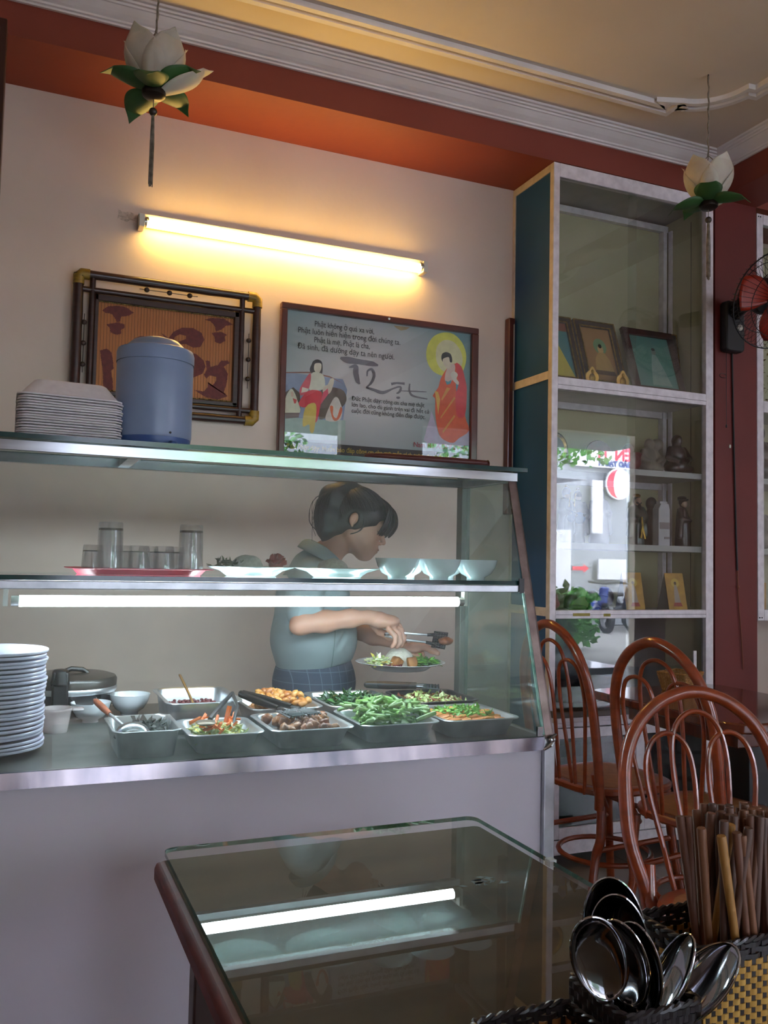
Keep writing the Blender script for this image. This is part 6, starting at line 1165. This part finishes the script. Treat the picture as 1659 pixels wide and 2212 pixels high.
# bottom shelf
ycard = mat('yellow_picture_card', 'c9973a', .55, col2='a87a2c', nscale=30); gcard = mat('grey_card_back', '6f726e', .7)
for x0, lab in ((2.470, 'left of the two yellow tent cards with a small standing figure'), (2.705, 'right of the two yellow tent cards with a small standing figure')):
    t = thing('tent_card', lab+' on the bottom shelf', 'card', (x0, 3.115, Z3S))
    vs = [Vector((0, .012, 0)), Vector((.088, -.006, 0)), Vector((.088, .03, .168)), Vector((0, .048, .168))]
    MB().add(vs, [(0, 1, 2, 3)]).build('front_card', ycard, t, smooth=False, solid=.0015)
    MB().add([Vector((0, .048, .168)), Vector((.088, .03, .168)), Vector((.088, .075, 0)), Vector((0, .093, 0))], [(0, 1, 2, 3)]).build('back_card', gcard, t, smooth=False, solid=.0015)
    def on(u, v, e=.0016): p = vs[0].lerp(vs[1], u).lerp(vs[3].lerp(vs[2], u), v); return p+Vector((0, -e, 0))
    mm = MB()
    for i, (c_, pts) in enumerate((('halo', circ(.5, .74, .22, .12)), ('robe', [(.34, .2), (.68, .2), (.62, .5), (.56, .68), (.44, .68), (.38, .5)]), ('head', circ(.5, .73, .07, .045)), ('lotus', [(.25, .12), (.75, .12), (.68, .22), (.32, .22)]))):
        mm.add([on(u, v, .0018+.0002*i) for u, v in pts], [tuple(range(len(pts)))], i)
    mm.build('printed_figure', [mat('card_halo', 'd9b458', .6), mat('card_robe', 'b9a59a', .6), mat('card_head', '4a3326', .6), mat('card_lotus', 'a33a34', .6)], t, smooth=False)
statue('pink_ornament', 'pinkish rounded stone ornament at the left end of the bottom shelf', 'ornament', (2.108, 3.18, Z3S), lambda s: (s.ell((0, 0, .028), (.045, .035, .028), k=.01), s.ell((.01, 0, .055), (.028, .024, .022), k=.012)), box=(.07, .05, .1), mt=mat('pink_stone', 'a8666a', .5, col2='8c5054', nscale=30))
t = thing('dragon_ornament', 'dark olive ridged creature ornament on the bottom shelf', 'ornament', (2.245, 3.18, Z3S))
m = MB(); P = smooth_path([(-.05, 0, .01), (-.04, 0, .045), (-.01, 0, .070), (.02, 0, .085), (.035, 0, .065)], 5); m.tube(P, [.014+.008*math.sin(PI*i/(len(P)-1)) for i in range(len(P))], 10)
for i in range(2, len(P)-2, 2): m.tube([P[i], P[i]+Vector((-.016, 0, .016))], [.006, .001], 5)
m.ell((0, 0, .012), (.05, .03, .013)); m.build('body', mat('olive_ceramic', '4a4a2e', .4, col2='2c2c1c', nscale=30), t)
t = thing('black_ornament', 'black curled creature ornament next to the ridged one', 'ornament', (2.325, 3.18, Z3S))
MB().ell((0, 0, .060), (.030, .022, .034)).ell((.030, 0, .070), (.016, .012, .012)).tube([(0, 0, .04), (-.01, 0, .0)], [.01, .012], 8).tube([(.045, 0, .068), (.085, 0, .060)], [.005, .003], 6).ell((0, 0, .007), (.035, .028, .008)).build('body', blk, t)
t = thing('round_plate_ornament', 'dark glossy disc standing on the bottom shelf near the pane overlap', 'ornament', (2.408, 3.20, Z3S))
MB().lathe([(0, .006), (.040, .008), (.046, .004), (.046, -.004), (0, -.004)], 30, M=Matrix.Translation((0, 0, .056)) @ Matrix.Rotation(PI/2, 4, 'X')).build('disc', dwood, t); MB().box(-.03, .03, -.02, .02, 0, .012).build('stand', dwood, t, smooth=False)
# --- red figurines and cloth in the lowest pane
statue('folded_coat', 'crumpled dark clothing heaped in the lowest glazed section', 'clothing', (2.30, 3.24, .634), lambda s: (s.ell((0, 0, .045), (.20, .09, .045), k=.03), s.ell((.10, 0, .075), (.10, .07, .035), k=.03), s.ell((-.10, .02, .065), (.09, .06, .03), k=.03), s.cap((-.2, -.03, .03), (.1, -.08, .03), .02, k=.02)), h=.007, box=(.23, .11, .13), mt=mat('dark_cloth', '1c1b22', .8, col2='2a2833', nscale=14, bump=.4, bscale=20))

# ================================================================== second cabinet at the right edge
c2 = thing('display_cabinet', 'wall-hung white-framed glass cabinet cut off by the right edge', 'cabinet', (0, 0, 0))
a0, a1 = 3.170, 4.0
fr('front_post', a0, a0+.040, .992, 2.915, par=c2); fr('front_post', a1-.04, a1, .992, 2.915, par=c2)
for z0, z1 in ((2.865, 2.915), (1.965, 2.020), (.992, 1.043)): fr('cross_rail', a0+.04, a1-.04, z0, z1, par=c2)
for z0 in (1.632, 1.300): MB().box(a0+.005, a1-.005, 3.105, 3.385, z0, z0+.026).build('shelf', shm, c2, smooth=False)
for z0 in (1.978, .995): MB().box(a0+.005, a1-.005, 3.105, 3.385, z0, z0+.02).build('shelf', shm, c2, smooth=False)
MB().box(a0, a0+.006, 3.10, 3.395, .995, 2.912).build('side_panel', alum, c2, smooth=False); MB().box(a1-.006, a1, 3.10, 3.395, .995, 2.912).build('side_panel', alum, c2, smooth=False)
MB().box(a0, a1, 3.388, 3.396, .995, 2.912).build('back_panel', cbk, c2, smooth=False)
for z0, z1 in ((2.020, 2.865), (1.043, 1.965)): MB().box(a0+.04, a1-.04, 3.078, 3.083, z0, z1).build('glass_pane', glcab, c2, smooth=False)
m = MB()
for x, z in ((a0+.010, 1.006), (a0+.024, 1.006), (a0+.010, 2.900), (a0+.022, 2.900)): m.lathe([(0, 0), (.0035, 0), (.0035, .002), (0, .002)], 10, M=Matrix.Translation((x, cf, z)) @ Matrix.Rotation(PI/2, 4, 'X'))
m.build('corner_screws', blk, c2)
m = MB(); rng = random.Random(33)
for _ in range(260):
    p = Vector((rng.uniform(-.09, .09), rng.uniform(-.05, .05), rng.uniform(.02, .42))); d = Vector((rng.gauss(0, 1), rng.gauss(0, 1), rng.gauss(.2, .7))).normalized()*rng.uniform(.015, .03); e = d.orthogonal().normalized()*.006
    m.add([p, p+d*.5+e, p+d, p+d*.5-e], [(0, 1, 2, 3)])
gt = thing('gilt_tree', 'gilt leafy tree ornament behind the right cabinet glass', 'ornament', (3.31, 3.22, 1.998)); o = m.build('leaves', mat('bright_gold_leaf', 'd8b060', .25, .8, col2='8a6424', nscale=50), gt, smooth=False); o['kind'] = 'stuff'
MB().tube([(0, 0, 0), (.01, 0, .2), (0, 0, .4)], [.012, .008, .004], 8).lathe([(0, 0), (.05, 0), (.045, .02), (0, .02)], 20).build('trunk', dwood, gt)
statue('seated_statue', 'dark seated figure behind the right cabinet glass', 'statue', (3.300, 3.20, Z1S), lambda s: seated(s, 1.7), box=(.13, .10, .32), mt=dwood)
statue('seated_statue', 'grey seated figure on the middle shelf of the right cabinet', 'statue', (3.300, 3.20, Z2S), lambda s: seated(s, 1.5), box=(.13, .10, .3), mt=stone)
t = thing('tent_card', 'yellow picture card on the lowest shelf of the right cabinet', 'card', (3.27, 3.16, 1.0155)); MB().box(-.045, .045, 0, .003, 0, .15).build('front_card', ycard, t, smooth=False); MB().box(-.045, .045, .003, .05, 0, .004).build('foot', gcard, t, smooth=False)

# ================================================================== wall fan on the column
fan = thing('wall_fan', 'black wall fan with red blades on the dark red column', 'fan', (2.996, 3.07, 2.345))
fblk = mat('matt_black_plastic', '17171b', .45, col2='101013', nscale=10)
MB().prism(rrect(-.056, .054, -.125, .110, .022, 5), -.045, 0).build('wall_mount', fblk, fan, bevel=.008)
MB().lathe([(0, 0), (.0145, 0), (.0145, .006), (.012, .008), (0, .008)], 20, M=Matrix.Translation((.020, -.045, -.012)) @ Matrix.Rotation(PI/2, 4, 'X')).build('switch_knob', lamp_white, fan, label='pale round switch knob')
MB().tube([(.0, -.035, .060), (-.01, -.10, .080), (-.045, -.21, .085)], [.040, .036, .034], 16).build('neck', fblk, fan)
ax = vn((-.12, -.86, -.42)); c0 = Vector((-.100, -.34, .030)); Rf = ax.to_track_quat('Z', 'Y').to_matrix().to_4x4(); Mf = Matrix.Translation(c0) @ Rf
MB().lathe([(0, -.12), (.045, -.115), (.072, -.085), (.078, -.04), (.070, 0), (0, .005)], 28, M=Mf).build('motor_housing', fblk, fan)
redb = mat('translucent_red_blade', 'a02a16', .3, col2='8a2212', nscale=6, sss=.1)
for k in range(3):
    def bl(u, v, k=k):
        r = .03+.15*v; a = 2*PI*k/3+2.75+(u-.5)*(1.0+.35*math.sin(PI*v))*(1-.25*v)+.35*v; return Mf @ Vector((r*math.cos(a), r*math.sin(a), .035+(u-.5)*.05))
    MB().grid(bl, 9, 9).build('blade', redb, fan, solid=.002)
MB().lathe([(0, .01), (.030, .012), (.032, .05), (.02, .062), (0, .064)], 24, M=Mf).build('hub', redb, fan)
gz0, gz1 = -.005, .095
m = MB()
for rg, z in ((.205, .045), (.150, -.012), (.150, .088), (.085, .098)): m.tube([Mf @ Vector((rg*math.cos(2*PI*i/40), rg*math.sin(2*PI*i/40), z)) for i in range(40)], .0017 if rg < .2 else .0028, 5, closed=True)
for k in range(56):
    a = 2*PI*k/56; q = lambda r, z: Mf @ Vector((r*math.cos(a), r*math.sin(a), z))
    m.tube([q(.072, -.02), q(.15, -.013), q(.195, .012), q(.206, .045), q(.195, .075), q(.15, .09), q(.03, .10)], .0009, 4)
m.build('guard_cage', mat('black_wire', '1a1a1c', .4, .5), fan)
bow = MB().tube([(-.026, -.012, -.125), (-.028, -.014, -.30), (-.026, -.012, -.46)], .0012, 5).tube([(-.028+.020*math.cos(a)-.020, -.014, -.235+.010*math.sin(a)) for a in [2*PI*i/12 for i in range(13)]], .0012, 5).ell((-.026, -.012, -.465), (.004, .004, .009), 8, 6); bow.build('pull_cord', fblk, fan)
pc = thing('fan_power_cord', 'dark power cord running down the red column from the fan', 'cord', (3.010, 3.066, 2.222))
MB().tube(smooth_path([(0, -.002, 0), (.008, -.002, -.35), (.022, -.002, -.8), (.030, -.002, -1.00)], 6), .0042, 6).build('black_cord', fblk, pc); MB().tube(smooth_path([(.030, -.003, -1.0), (.034, -.003, -1.12), (.05, -.003, -1.28), (.062, -.003, -1.45)], 6), .0028, 6).ell((.032, -.005, -1.075), (.008, .005, .008), 8, 6).build('brown_cord', mat('brown_cord', '7a3a1e', .6), pc)
t = MB().box(-.005, .005, -.004, 0, -.008, .008); tag(t.build('wall_clip', lamp_white, None, loc=(3.000, 3.069, 1.79), bevel=.002), 'small white cable clip on the dark red column', 'clip')
# ================================================================== bentwood chairs
def make_chair(lab, loc, rotz, group, top=1.0, hw=.185):
    t = thing('bentwood_chair', lab, 'chair', loc, rotz, group)
    yb, lean = -.185, .095
    def bk(x, z): return (x, yb-lean*max(0, (z-.43)/(top-.43))**1.1, z)
    # hoop: starts at the seat sides, widest two thirds up, round at the top
    pr = [(.168, .40), (.176, .48), (hw*.985, .60), (hw, .72), (hw*.95, .82), (hw*.78, .905), (hw*.50, .965), (hw*.20, .994), (0, 1.0)]
    pts = [(x, .40+(z-.40)*(top-.40)/.60) for x, z in pr]; pts = pts+[(-x, z) for x, z in pts[-2::-1]]
    MB().tube(smooth_path([bk(x, z) for x, z in pts], 5), .0165, 12).build('back_hoop', chairm, t)
    sc_ = (top-.43)/.57
    def arch(xa, xp0, xp1, xb, zt, nm='inner_arch'):
        zt = .43+(zt-.43)*sc_; zc = (xp1-xp0)/2
        P = [(xa, .435), ((xa+xp0)/2, .43+(zt-.43)*.35), (xp0, .43+(zt-.43)*.72), (xp0+zc*.25, zt-zc*.45), ((xp0+xp1)/2, zt), (xp1-zc*.25, zt-zc*.45), (xp1, .43+(zt-.43)*.72), ((xb+xp1)/2, .43+(zt-.43)*.35), (xb, .435)]
        MB().tube(smooth_path([bk(x, z) for x, z in P], 5), .0068, 9).build(nm, chairm, t)
    arch(-.095, -.148, -.020, -.035, .885); arch(-.050, -.075, .075, .050, .945); arch(.035, .020, .148, .095, .885)
    st = []
    for i in range(40):
        a = 2*PI*i/40; c_, s_ = math.cos(a), math.sin(a); r_ = 1/((abs(c_)**3.2+abs(s_)**3.2)**(1/3.2)); st.append((.205*r_*c_*(1-.08*(s_ < 0)*abs(s_)), .200*r_*s_))
    MB().prism(st, .435, .462, 'z').build('seat_rim', chairm, t, bevel=.008)
    MB().prism([(x*.84, y*.84) for x, y in st], .455, .4635, 'z').build('seat', rattan, t, label='pale woven seat panel')
    for sx_ in (-1, 1):
        MB().tube(smooth_path([(sx_*.158, -.165, .43), (sx_*.165, -.175, .30), (sx_*.150, -.185, .22), (sx_*.185, -.245, 0)], 6), [.0165]*12+[.015]*7, 10).build('leg', chairm, t)
        MB().tube(smooth_path([(sx_*.150, .150, .43), (sx_*.165, .170, .22), (sx_*.190, .205, 0)], 6), .0160, 10).build('leg', chairm, t)
        MB().tube([(sx_*.160, -.178, .26), (sx_*.160, .160, .26)], .010, 8).build('stretcher', chairm, t)
        MB().tube([(sx_*.160, -.200, .52), (sx_*.168, -.185, .45), (sx_*.160, -.150, .40)], [.014, .018, .014], 10).build('joint_bracket', chairm, t)
    MB().tube([(0+.165*math.cos(2*PI*i/28), .165*math.sin(2*PI*i/28)-.005, .19) for i in range(28)], .0095, 8, closed=True).build('ring_stretcher', chairm, t)
    MB().tube([(-.155, .160, .33), (.155, .160, .33)], .010, 8).build('stretcher', chairm, t)
    return t
GR = 'orange-brown bentwood chairs'
make_chair('nearest bentwood chair, its big hoop back behind the chopsticks', (1.545, 1.490, 0), PI-.20, GR, top=.915, hw=.208)
make_chair('bentwood chair in front of the tall cabinet, right of the one by the counter', (2.080, 2.215, 0), -PI/2+.20, GR, top=1.0)
make_chair('bentwood chair touching the counter end, left of the others', (2.035, 2.690, 0), -PI/2+.10, GR, top=1.02)
make_chair('bentwood chair beyond the far table, mostly cut off at the right edge', (3.22, 2.62, 0), PI/2+.4, GR, top=.955)
make_chair('bentwood chair at the near end of the far table, right behind the nearest chair', (2.44, 1.80, 0), PI/2, GR, top=.96)

# ================================================================== far table with its small basket
tt = mat('polished_red_brown_table', '6a2c14', .12, col2='52200e', nscale=5, stretch=(1, 6, 1), coat=.6)
t2 = thing('dining_table', 'polished red-brown table with rounded corners beyond the chairs', 'table', (2.335, 2.42, 0))
MB().prism(rrect(-.310, .315, -.385, .385, .07, 6), .728, .760, 'z').build('tabletop', tt, t2, bevel=.006)
MB().box(-.20, .20, -.27, .27, .66, .728).build('apron', tt, t2, smooth=False, bevel=.004)
MB().box(.06, .15, -.06, .06, .02, .66).build('pedestal_post', blk, t2, smooth=False, bevel=.004); MB().box(-.0, .21, -.12, .12, 0, .02).build('base_plate', blk, t2, smooth=False)
def weave(parent, W0, W1, D0, D1, z0, z1, rows, pitch, smat, kmat, gap=.8, nm='woven_strip', amp=.0022, th=.0016, kw=.45, front_only=False):
    """rectangular woven basket wall: bottom half-sizes W0,D0; top W1,D1; every strip its own object"""
    per = 2*(W0+W1+D0+D1); n = int(round(per/2/pitch/2))*4 + 1
    n = n+1 if n % 2 == 0 else n
    def pt(s, k):  # s along the perimeter 0..1, k height 0..1
        W = W0+(W1-W0)*k; D = D0+(D1-D0)*k; L = 4*(W+D); d = (s % 1)*L
        if d < 2*W: return Vector((-W+d, -D, 0)), Vector((0, -1, 0))
        d -= 2*W
        if d < 2*D: return Vector((W, -D+d, 0)), Vector((1, 0, 0))
        d -= 2*D
        if d < 2*W: return Vector((W-d, D, 0)), Vector((0, 1, 0))
        d -= 2*W; return Vector((-W, D-d, 0)), Vector((-1, 0, 0))
    rh = (z1-z0)/rows
    for r_ in range(rows):
        k = (r_+.5)/rows; vs = []; N_ = n*4; m = MB()
        for i in range(N_):
            p, nn = pt(i/N_, k); off = amp*math.cos(PI*(i/4))*(1 if r_ % 2 else -1); q = p+nn*off
            z = z0+rh*r_
            for dz_, dn in ((rh*(1-gap)/2, -th/2), (rh*(1-gap)/2, th/2), (rh*(1+gap)/2, th/2), (rh*(1+gap)/2, -th/2)): vs.append(q+nn*dn+Vector((0, 0, z+dz_)))
        fs = [(i*4+j, i*4+(j+1) % 4, ((i+1) % N_)*4+(j+1) % 4, ((i+1) % N_)*4+j) for i in range(N_) for j in range(4)]
        m.add(vs, fs); m.build(nm, smat, parent, smooth=False)
    kme = None
    for i in range(n):
        p0, nn = pt(i/n, 0); p1, _ = pt(i/n, 1); tg = Vector((-nn.y, nn.x, 0))*pitch*kw/2
        m = MB().add([p0-tg-nn*.0004+Vector((0, 0, z0)), p0+tg-nn*.0004+Vector((0, 0, z0)), p1+tg-nn*.0004+Vector((0, 0, z1)), p1-tg-nn*.0004+Vector((0, 0, z1)), p0-tg+nn*.0004+Vector((0, 0, z0)), p0+tg+nn*.0004+Vector((0, 0, z0)), p1+tg+nn*.0004+Vector((0, 0, z1)), p1-tg+nn*.0004+Vector((0, 0, z1))], [(0, 1, 2, 3), (4, 5, 6, 7), (0, 1, 5, 4), (1, 2, 6, 5), (2, 3, 7, 6), (3, 0, 4, 7)])
        m.build('stake', kmat, parent, smooth=False)
def wicker_rim(parent, W, D, z, r, m_, r0=.008, layers=1):
    for q in range(layers):
        P = [(x, y, z+q*r*1.6) for x, y in rrect(-W, W, -D, D, r0, 4)]; P2 = []
        for i in range(len(P)):
            a, b_ = Vector(P[i]), Vector(P[(i+1) % len(P)]); k_ = max(1, int((a-b_).length/.004))
            for j in range(k_): P2.append(a.lerp(b_, j/k_))
        m = MB()
        for ph in (0, PI): m.tube([p+Vector((0, 0, r*.5*math.sin(i*1.1+ph)))+Vector((p.x, p.y, 0)).normalized()*(r*.5*math.cos(i*1.1+ph)) for i, p in enumerate(P2)], r*.75, 6, closed=True)
        m.build('rim', m_, parent)
cane = mat('tan_cane', 'a87a3c', .55, col2='86592a', nscale=40)
sbk = thing('small_basket', 'small tan woven basket on the far table before the cabinet', 'basket', (2.372, 2.68, .7602), .35)
weave(sbk, .056, .072, .045, .058, .002, .066, 11, .0095, cane, cane, gap=.62, amp=.0016, th=.0022, kw=.35)
wicker_rim(sbk, .073, .059, .069, .0030, cane); MB().box(-.055, .055, -.044, .044, 0, .003).build('base', cane, sbk, smooth=False)

# ================================================================== near table, glass top
t1 = thing('dining_table', 'near dining table with a thick glass sheet over a brown top', 'table', (0, 0, 0))
tx0, tx1, ty0, ty1, tz = .268, .906, .26, 1.642, .7025
btop = mat('dark_brown_tabletop', '5c4834', .75, col2='463626', nscale=4, stretch=(1, 3, 1), spec=.15)
maroon = mat('maroon_wood_edge', '6a2a22', .6, col2='56201a', nscale=20, spec=.2)
MB().prism(rrect(tx0-.022, tx1-.004, ty0, ty1-.030, .020, 4), tz-.046, tz-.0092, 'z').build('tabletop', [maroon], t1, bevel=.010, label='maroon rounded wooden top edge')
MB().prism(rrect(tx0-.004, tx1-.012, ty0+.01, ty1-.040, .012, 4), tz-.0095, tz-.0086, 'z').build('table_panel', [btop], t1, smooth=False)
gt_ = glass('table_glass', (.93, .93, .88), haze=.006, refl=1.0, hazecol=(.45, .50, .48))
o_ = rrect(tx0, tx1, ty0, ty1, .022, 6)
MB().add([(x, y, tz) for x, y in o_], [tuple(range(len(o_)))]).build('glass_sheet', gt_, t1, smooth=False)
MB().prism(o_, tz-.0082, tz-.0003, 'z', cap=False).build('glass_edge', mat('green_table_glass_edge', '2d5c50', .1, col2='4f8c7c', nscale=30, spec=1), t1, smooth=False)
m = MB(); rng = random.Random(41)
for cx_, cy_, n_, sp in ((.735, 1.302, 26, .05), (.859, 1.128, 14, .034), (.786, 1.01, 6, .05)):
    for _ in range(n_):
        a = rng.uniform(0, PI); p = Vector((cx_+rng.gauss(0, sp*.5), cy_+rng.gauss(0, sp*.22), tz+.0002)); d = Vector((math.cos(a), math.sin(a)*.5, 0))*rng.uniform(.003, .014); e = Vector((-d.y, d.x, 0))*.35
        m.add([p-d, p-e, p+d, p+e], [(0, 1, 2, 3)])
m.build('dried_smears', mat('pale_dried_smear', '7f8a86', .8), t1, smooth=False)
MB().box(.898, .912, 1.345, 1.362, tz-.010, tz+.002).build('tape_bits', mat('clear_tape_white', 'b8bcbc', .4), t1, smooth=False)
for x in (tx0+.04, tx1-.08):
    for y in (ty0+.06, ty1-.12): MB().box(x, x+.045, y, y+.045, 0, tz-.044).build('leg', mat('dark_table_leg', '38201a', .4), t1, smooth=False, bevel=.004)

# ================================================================== woven cutlery baskets, chopsticks and spoons; positions and sizes scaled about the camera
dkw_ = mat('dark_wicker', '2a2224', .45, col2='1b1517', nscale=50, coat=.2); ylw = mat('pale_yellow_strip', 'd2a552', .5, col2='bd8e3e', nscale=30); orw = mat('orange_tan_strip', 'b87a3e', .5, col2='9a602c', nscale=30)
def wb(lab, cx, cy, hw_, hd, h, rz, sm, rows, dark_rows=2, layers=1):
    t = thing('woven_basket', lab, 'basket', (cx, cy, tz+.0006), rz)
    weave(t, hw_*.95, hw_, hd*.94, hd, .002, h-.0062*dark_rows, rows, .0080, sm, dkw_, gap=.95, kw=.66, amp=.0016)
    if dark_rows: weave(t, hw_, hw_*1.01, hd, hd*1.01, h-.0062*dark_rows, h, dark_rows, .0144, dkw_, dkw_, gap=.85, kw=.4, amp=.0022, nm='dark_strip')
    wicker_rim(t, hw_*1.01, hd*1.01, h+.002, .0034, dkw_, layers=layers); MB().box(-hw_*.94, hw_*.94, -hd*.93, hd*.93, 0, .003).build('base', dkw_, t, smooth=False); return t
wb('pale yellow woven basket with a dark rim holding the chopsticks', .765, .774, .099, .0495, .1325, .02, ylw, 18, 3)
wb('dark woven basket holding the steel spoons', .5915, .735, .045, .045, .101, .02, dkw_, 13, 0)
wb('low orange-tan woven basket with a dark rim at the bottom edge', .4865, .727, .056, .0505, .0765, .02, orw, 9, 2)
csm = [mat('chopstick_brown_%d' % i, c, .5, col2=c2, nscale=30, stretch=(1, 1, .15)) for i, (c, c2) in enumerate((('7d5440', '5c3a2c'), ('8f6044', '6b4630'), ('6b4c40', '4d3830'), ('b88a4c', '96682f')))]
cme = []
for i in range(4):
    m = MB().tube([(0, 0, 0), (0, 0, .123), (0, 0, .239), (0, 0, .241)], [.0030, .0043, .0051, .0047], 8); cme.append(m.mesh('chopstick', csm[i], angle=50))
rng = random.Random(17); k = 0
for i in range(10):
    for j in range(5):
        if rng.random() < .10: continue
        bx_, by_ = .718+.0095*i+rng.uniform(-.003, .003), .750+.0118*j+rng.uniform(-.003, .003); lx, ly = rng.gauss(-.05 if i > 1 else -.10, .035), rng.gauss(0, .035)
        v = 3 if k == 3 else rng.randrange(3)
        o = bpy.data.objects.new('chopstick', cme[v]); COL.objects.link(o); o.location = (bx_-lx*.0, by_, tz+.005+rng.uniform(0, .012)); o.rotation_euler = (ly, lx, rng.uniform(0, 6)); k += 1
        tag(o, 'brown wooden chopstick in the bundle standing in the yellow basket' if v != 3 else 'light tan wooden chopstick in the bundle', 'chopstick', 'bundle of wooden chopsticks')
for (a, b_, v, lab) in (((0.7497, 0.7363, 0.7081), (0.7065, 0.7351, 0.9427), 3, 'pale tan chopstick leaning at the front left of the bundle'), ((0.7722, 0.7374, 0.7081), (0.7295, 0.7295, 0.9494), 1, 'reddish brown chopstick leaning beside the pale one'), ((0.7587, 0.7374, 0.7092), (0.7239, 0.7318, 0.9517), 0, 'dark brown chopstick between the pale and the reddish leaning ones')):
    a, b_ = Vector(a), Vector(b_); o = bpy.data.objects.new('chopstick', cme[v]); COL.objects.link(o); o.location = a; o.rotation_euler = (b_-a).to_track_quat('Z', 'Y').to_euler(); tag(o, lab, 'chopstick', 'bundle of wooden chopsticks')
def spoon_mesh():
    L, W = .104, .0520
    def bowlf(u, v):
        s = (1-math.cos(PI*v))/2; a = (u-.5)*PI; wd = W/2*math.sqrt(max(0, 1-((s-.52)/(.48 if s > .52 else .52))**2)); dep = .0135*math.sin(PI*s)**.8
        return Vector((math.sin(a)*wd, dep*math.cos(a)-.001, s*L))
    m = MB().grid(bowlf, 15, 18)
    R_ = [Vector((math.sin(sg_*PI/2)*W/2*math.sqrt(max(0, 1-((s-.52)/(.48 if s > .52 else .52))**2)), -.001, s*L)) for sg_, s in [(1, (1-math.cos(PI*i/24))/2) for i in range(1, 25)]+[(-1, (1+math.cos(PI*i/24))/2) for i in range(1, 24)]]
    return m, R_
def spoon(lab, top, base, faceto, k=1.0):
    """top: middle of the bowl tip, base: handle end; faceto: direction the hollow looks"""
    top, base = Vector(top), Vector(base); ax_ = (top-base).normalized(); f_ = Vector(faceto); f_ = (f_-ax_*f_.dot(ax_)).normalized(); sd = ax_.cross(f_)*-1
    Mx = Matrix((sd, -f_, ax_)).transposed().to_4x4()
    L = (top-base).length; t = thing('soup_spoon', lab, 'spoon', base, 0, 'steel soup spoons in the dark basket')
    m, R_ = spoon_mesh(); off = Matrix.Translation(ax_*(L-.104*k)) @ Mx @ Matrix.Scale(k, 4)
    m.v = [tuple(off @ Vector(v)) for v in m.v]; m.build('bowl', black_steel, t, solid=.0009)
    MB().tube([off @ v for v in R_], .0011*k, 6, closed=True).build('bowl_rim', black_steel, t)
    MB().tube([Vector((0, 0, 0)), ax_*(L*.5), ax_*(L-.098*k)], [.0075, .0042, .0032], 8, flat=.35, up=tuple(f_)).build('handle', black_steel, t)
toC = vn((-.5, -.62, .55))
spoon('steel spoon at the left of its basket, hollow bowl facing the viewer', (0.5000, 0.6869, 0.9062), (0.5948, 0.7351, 0.7137), toC)
spoon('steel spoon directly right of the leftmost one, bowl edge bright', (0.5354, 0.6869, 0.8983), (0.6016, 0.7407, 0.7137), vn((-.85, -.5, .3)))
spoon('steel spoon third from the left with a thin bright edge', (0.5612, 0.6936, 0.8899), (0.6061, 0.7351, 0.7137), vn((-.92, -.35, .2)))
spoon('tallest dark spoon at the back of the spoon basket', (0.5612, 0.7351, 0.9191), (0.6038, 0.7609, 0.7160), vn((-.6, -.75, .1)), 1.15)
spoon('dark spoon just in front of the tallest one', (0.5567, 0.7183, 0.9090), (0.5971, 0.7520, 0.7160), vn((-.65, -.7, .15)), 1.08)
spoon('steel spoon leaning right, back of its bowl towards the yellow basket', (0.6352, 0.6981, 0.8641), (0.5780, 0.7542, 0.7137), vn((-.7, .1, .6)))
spoon('steel spoon leaning furthest right across the yellow basket', (0.6801, 0.6869, 0.8518), (0.5724, 0.7497, 0.7160), vn((-.35, -.25, .9)), 1.05)
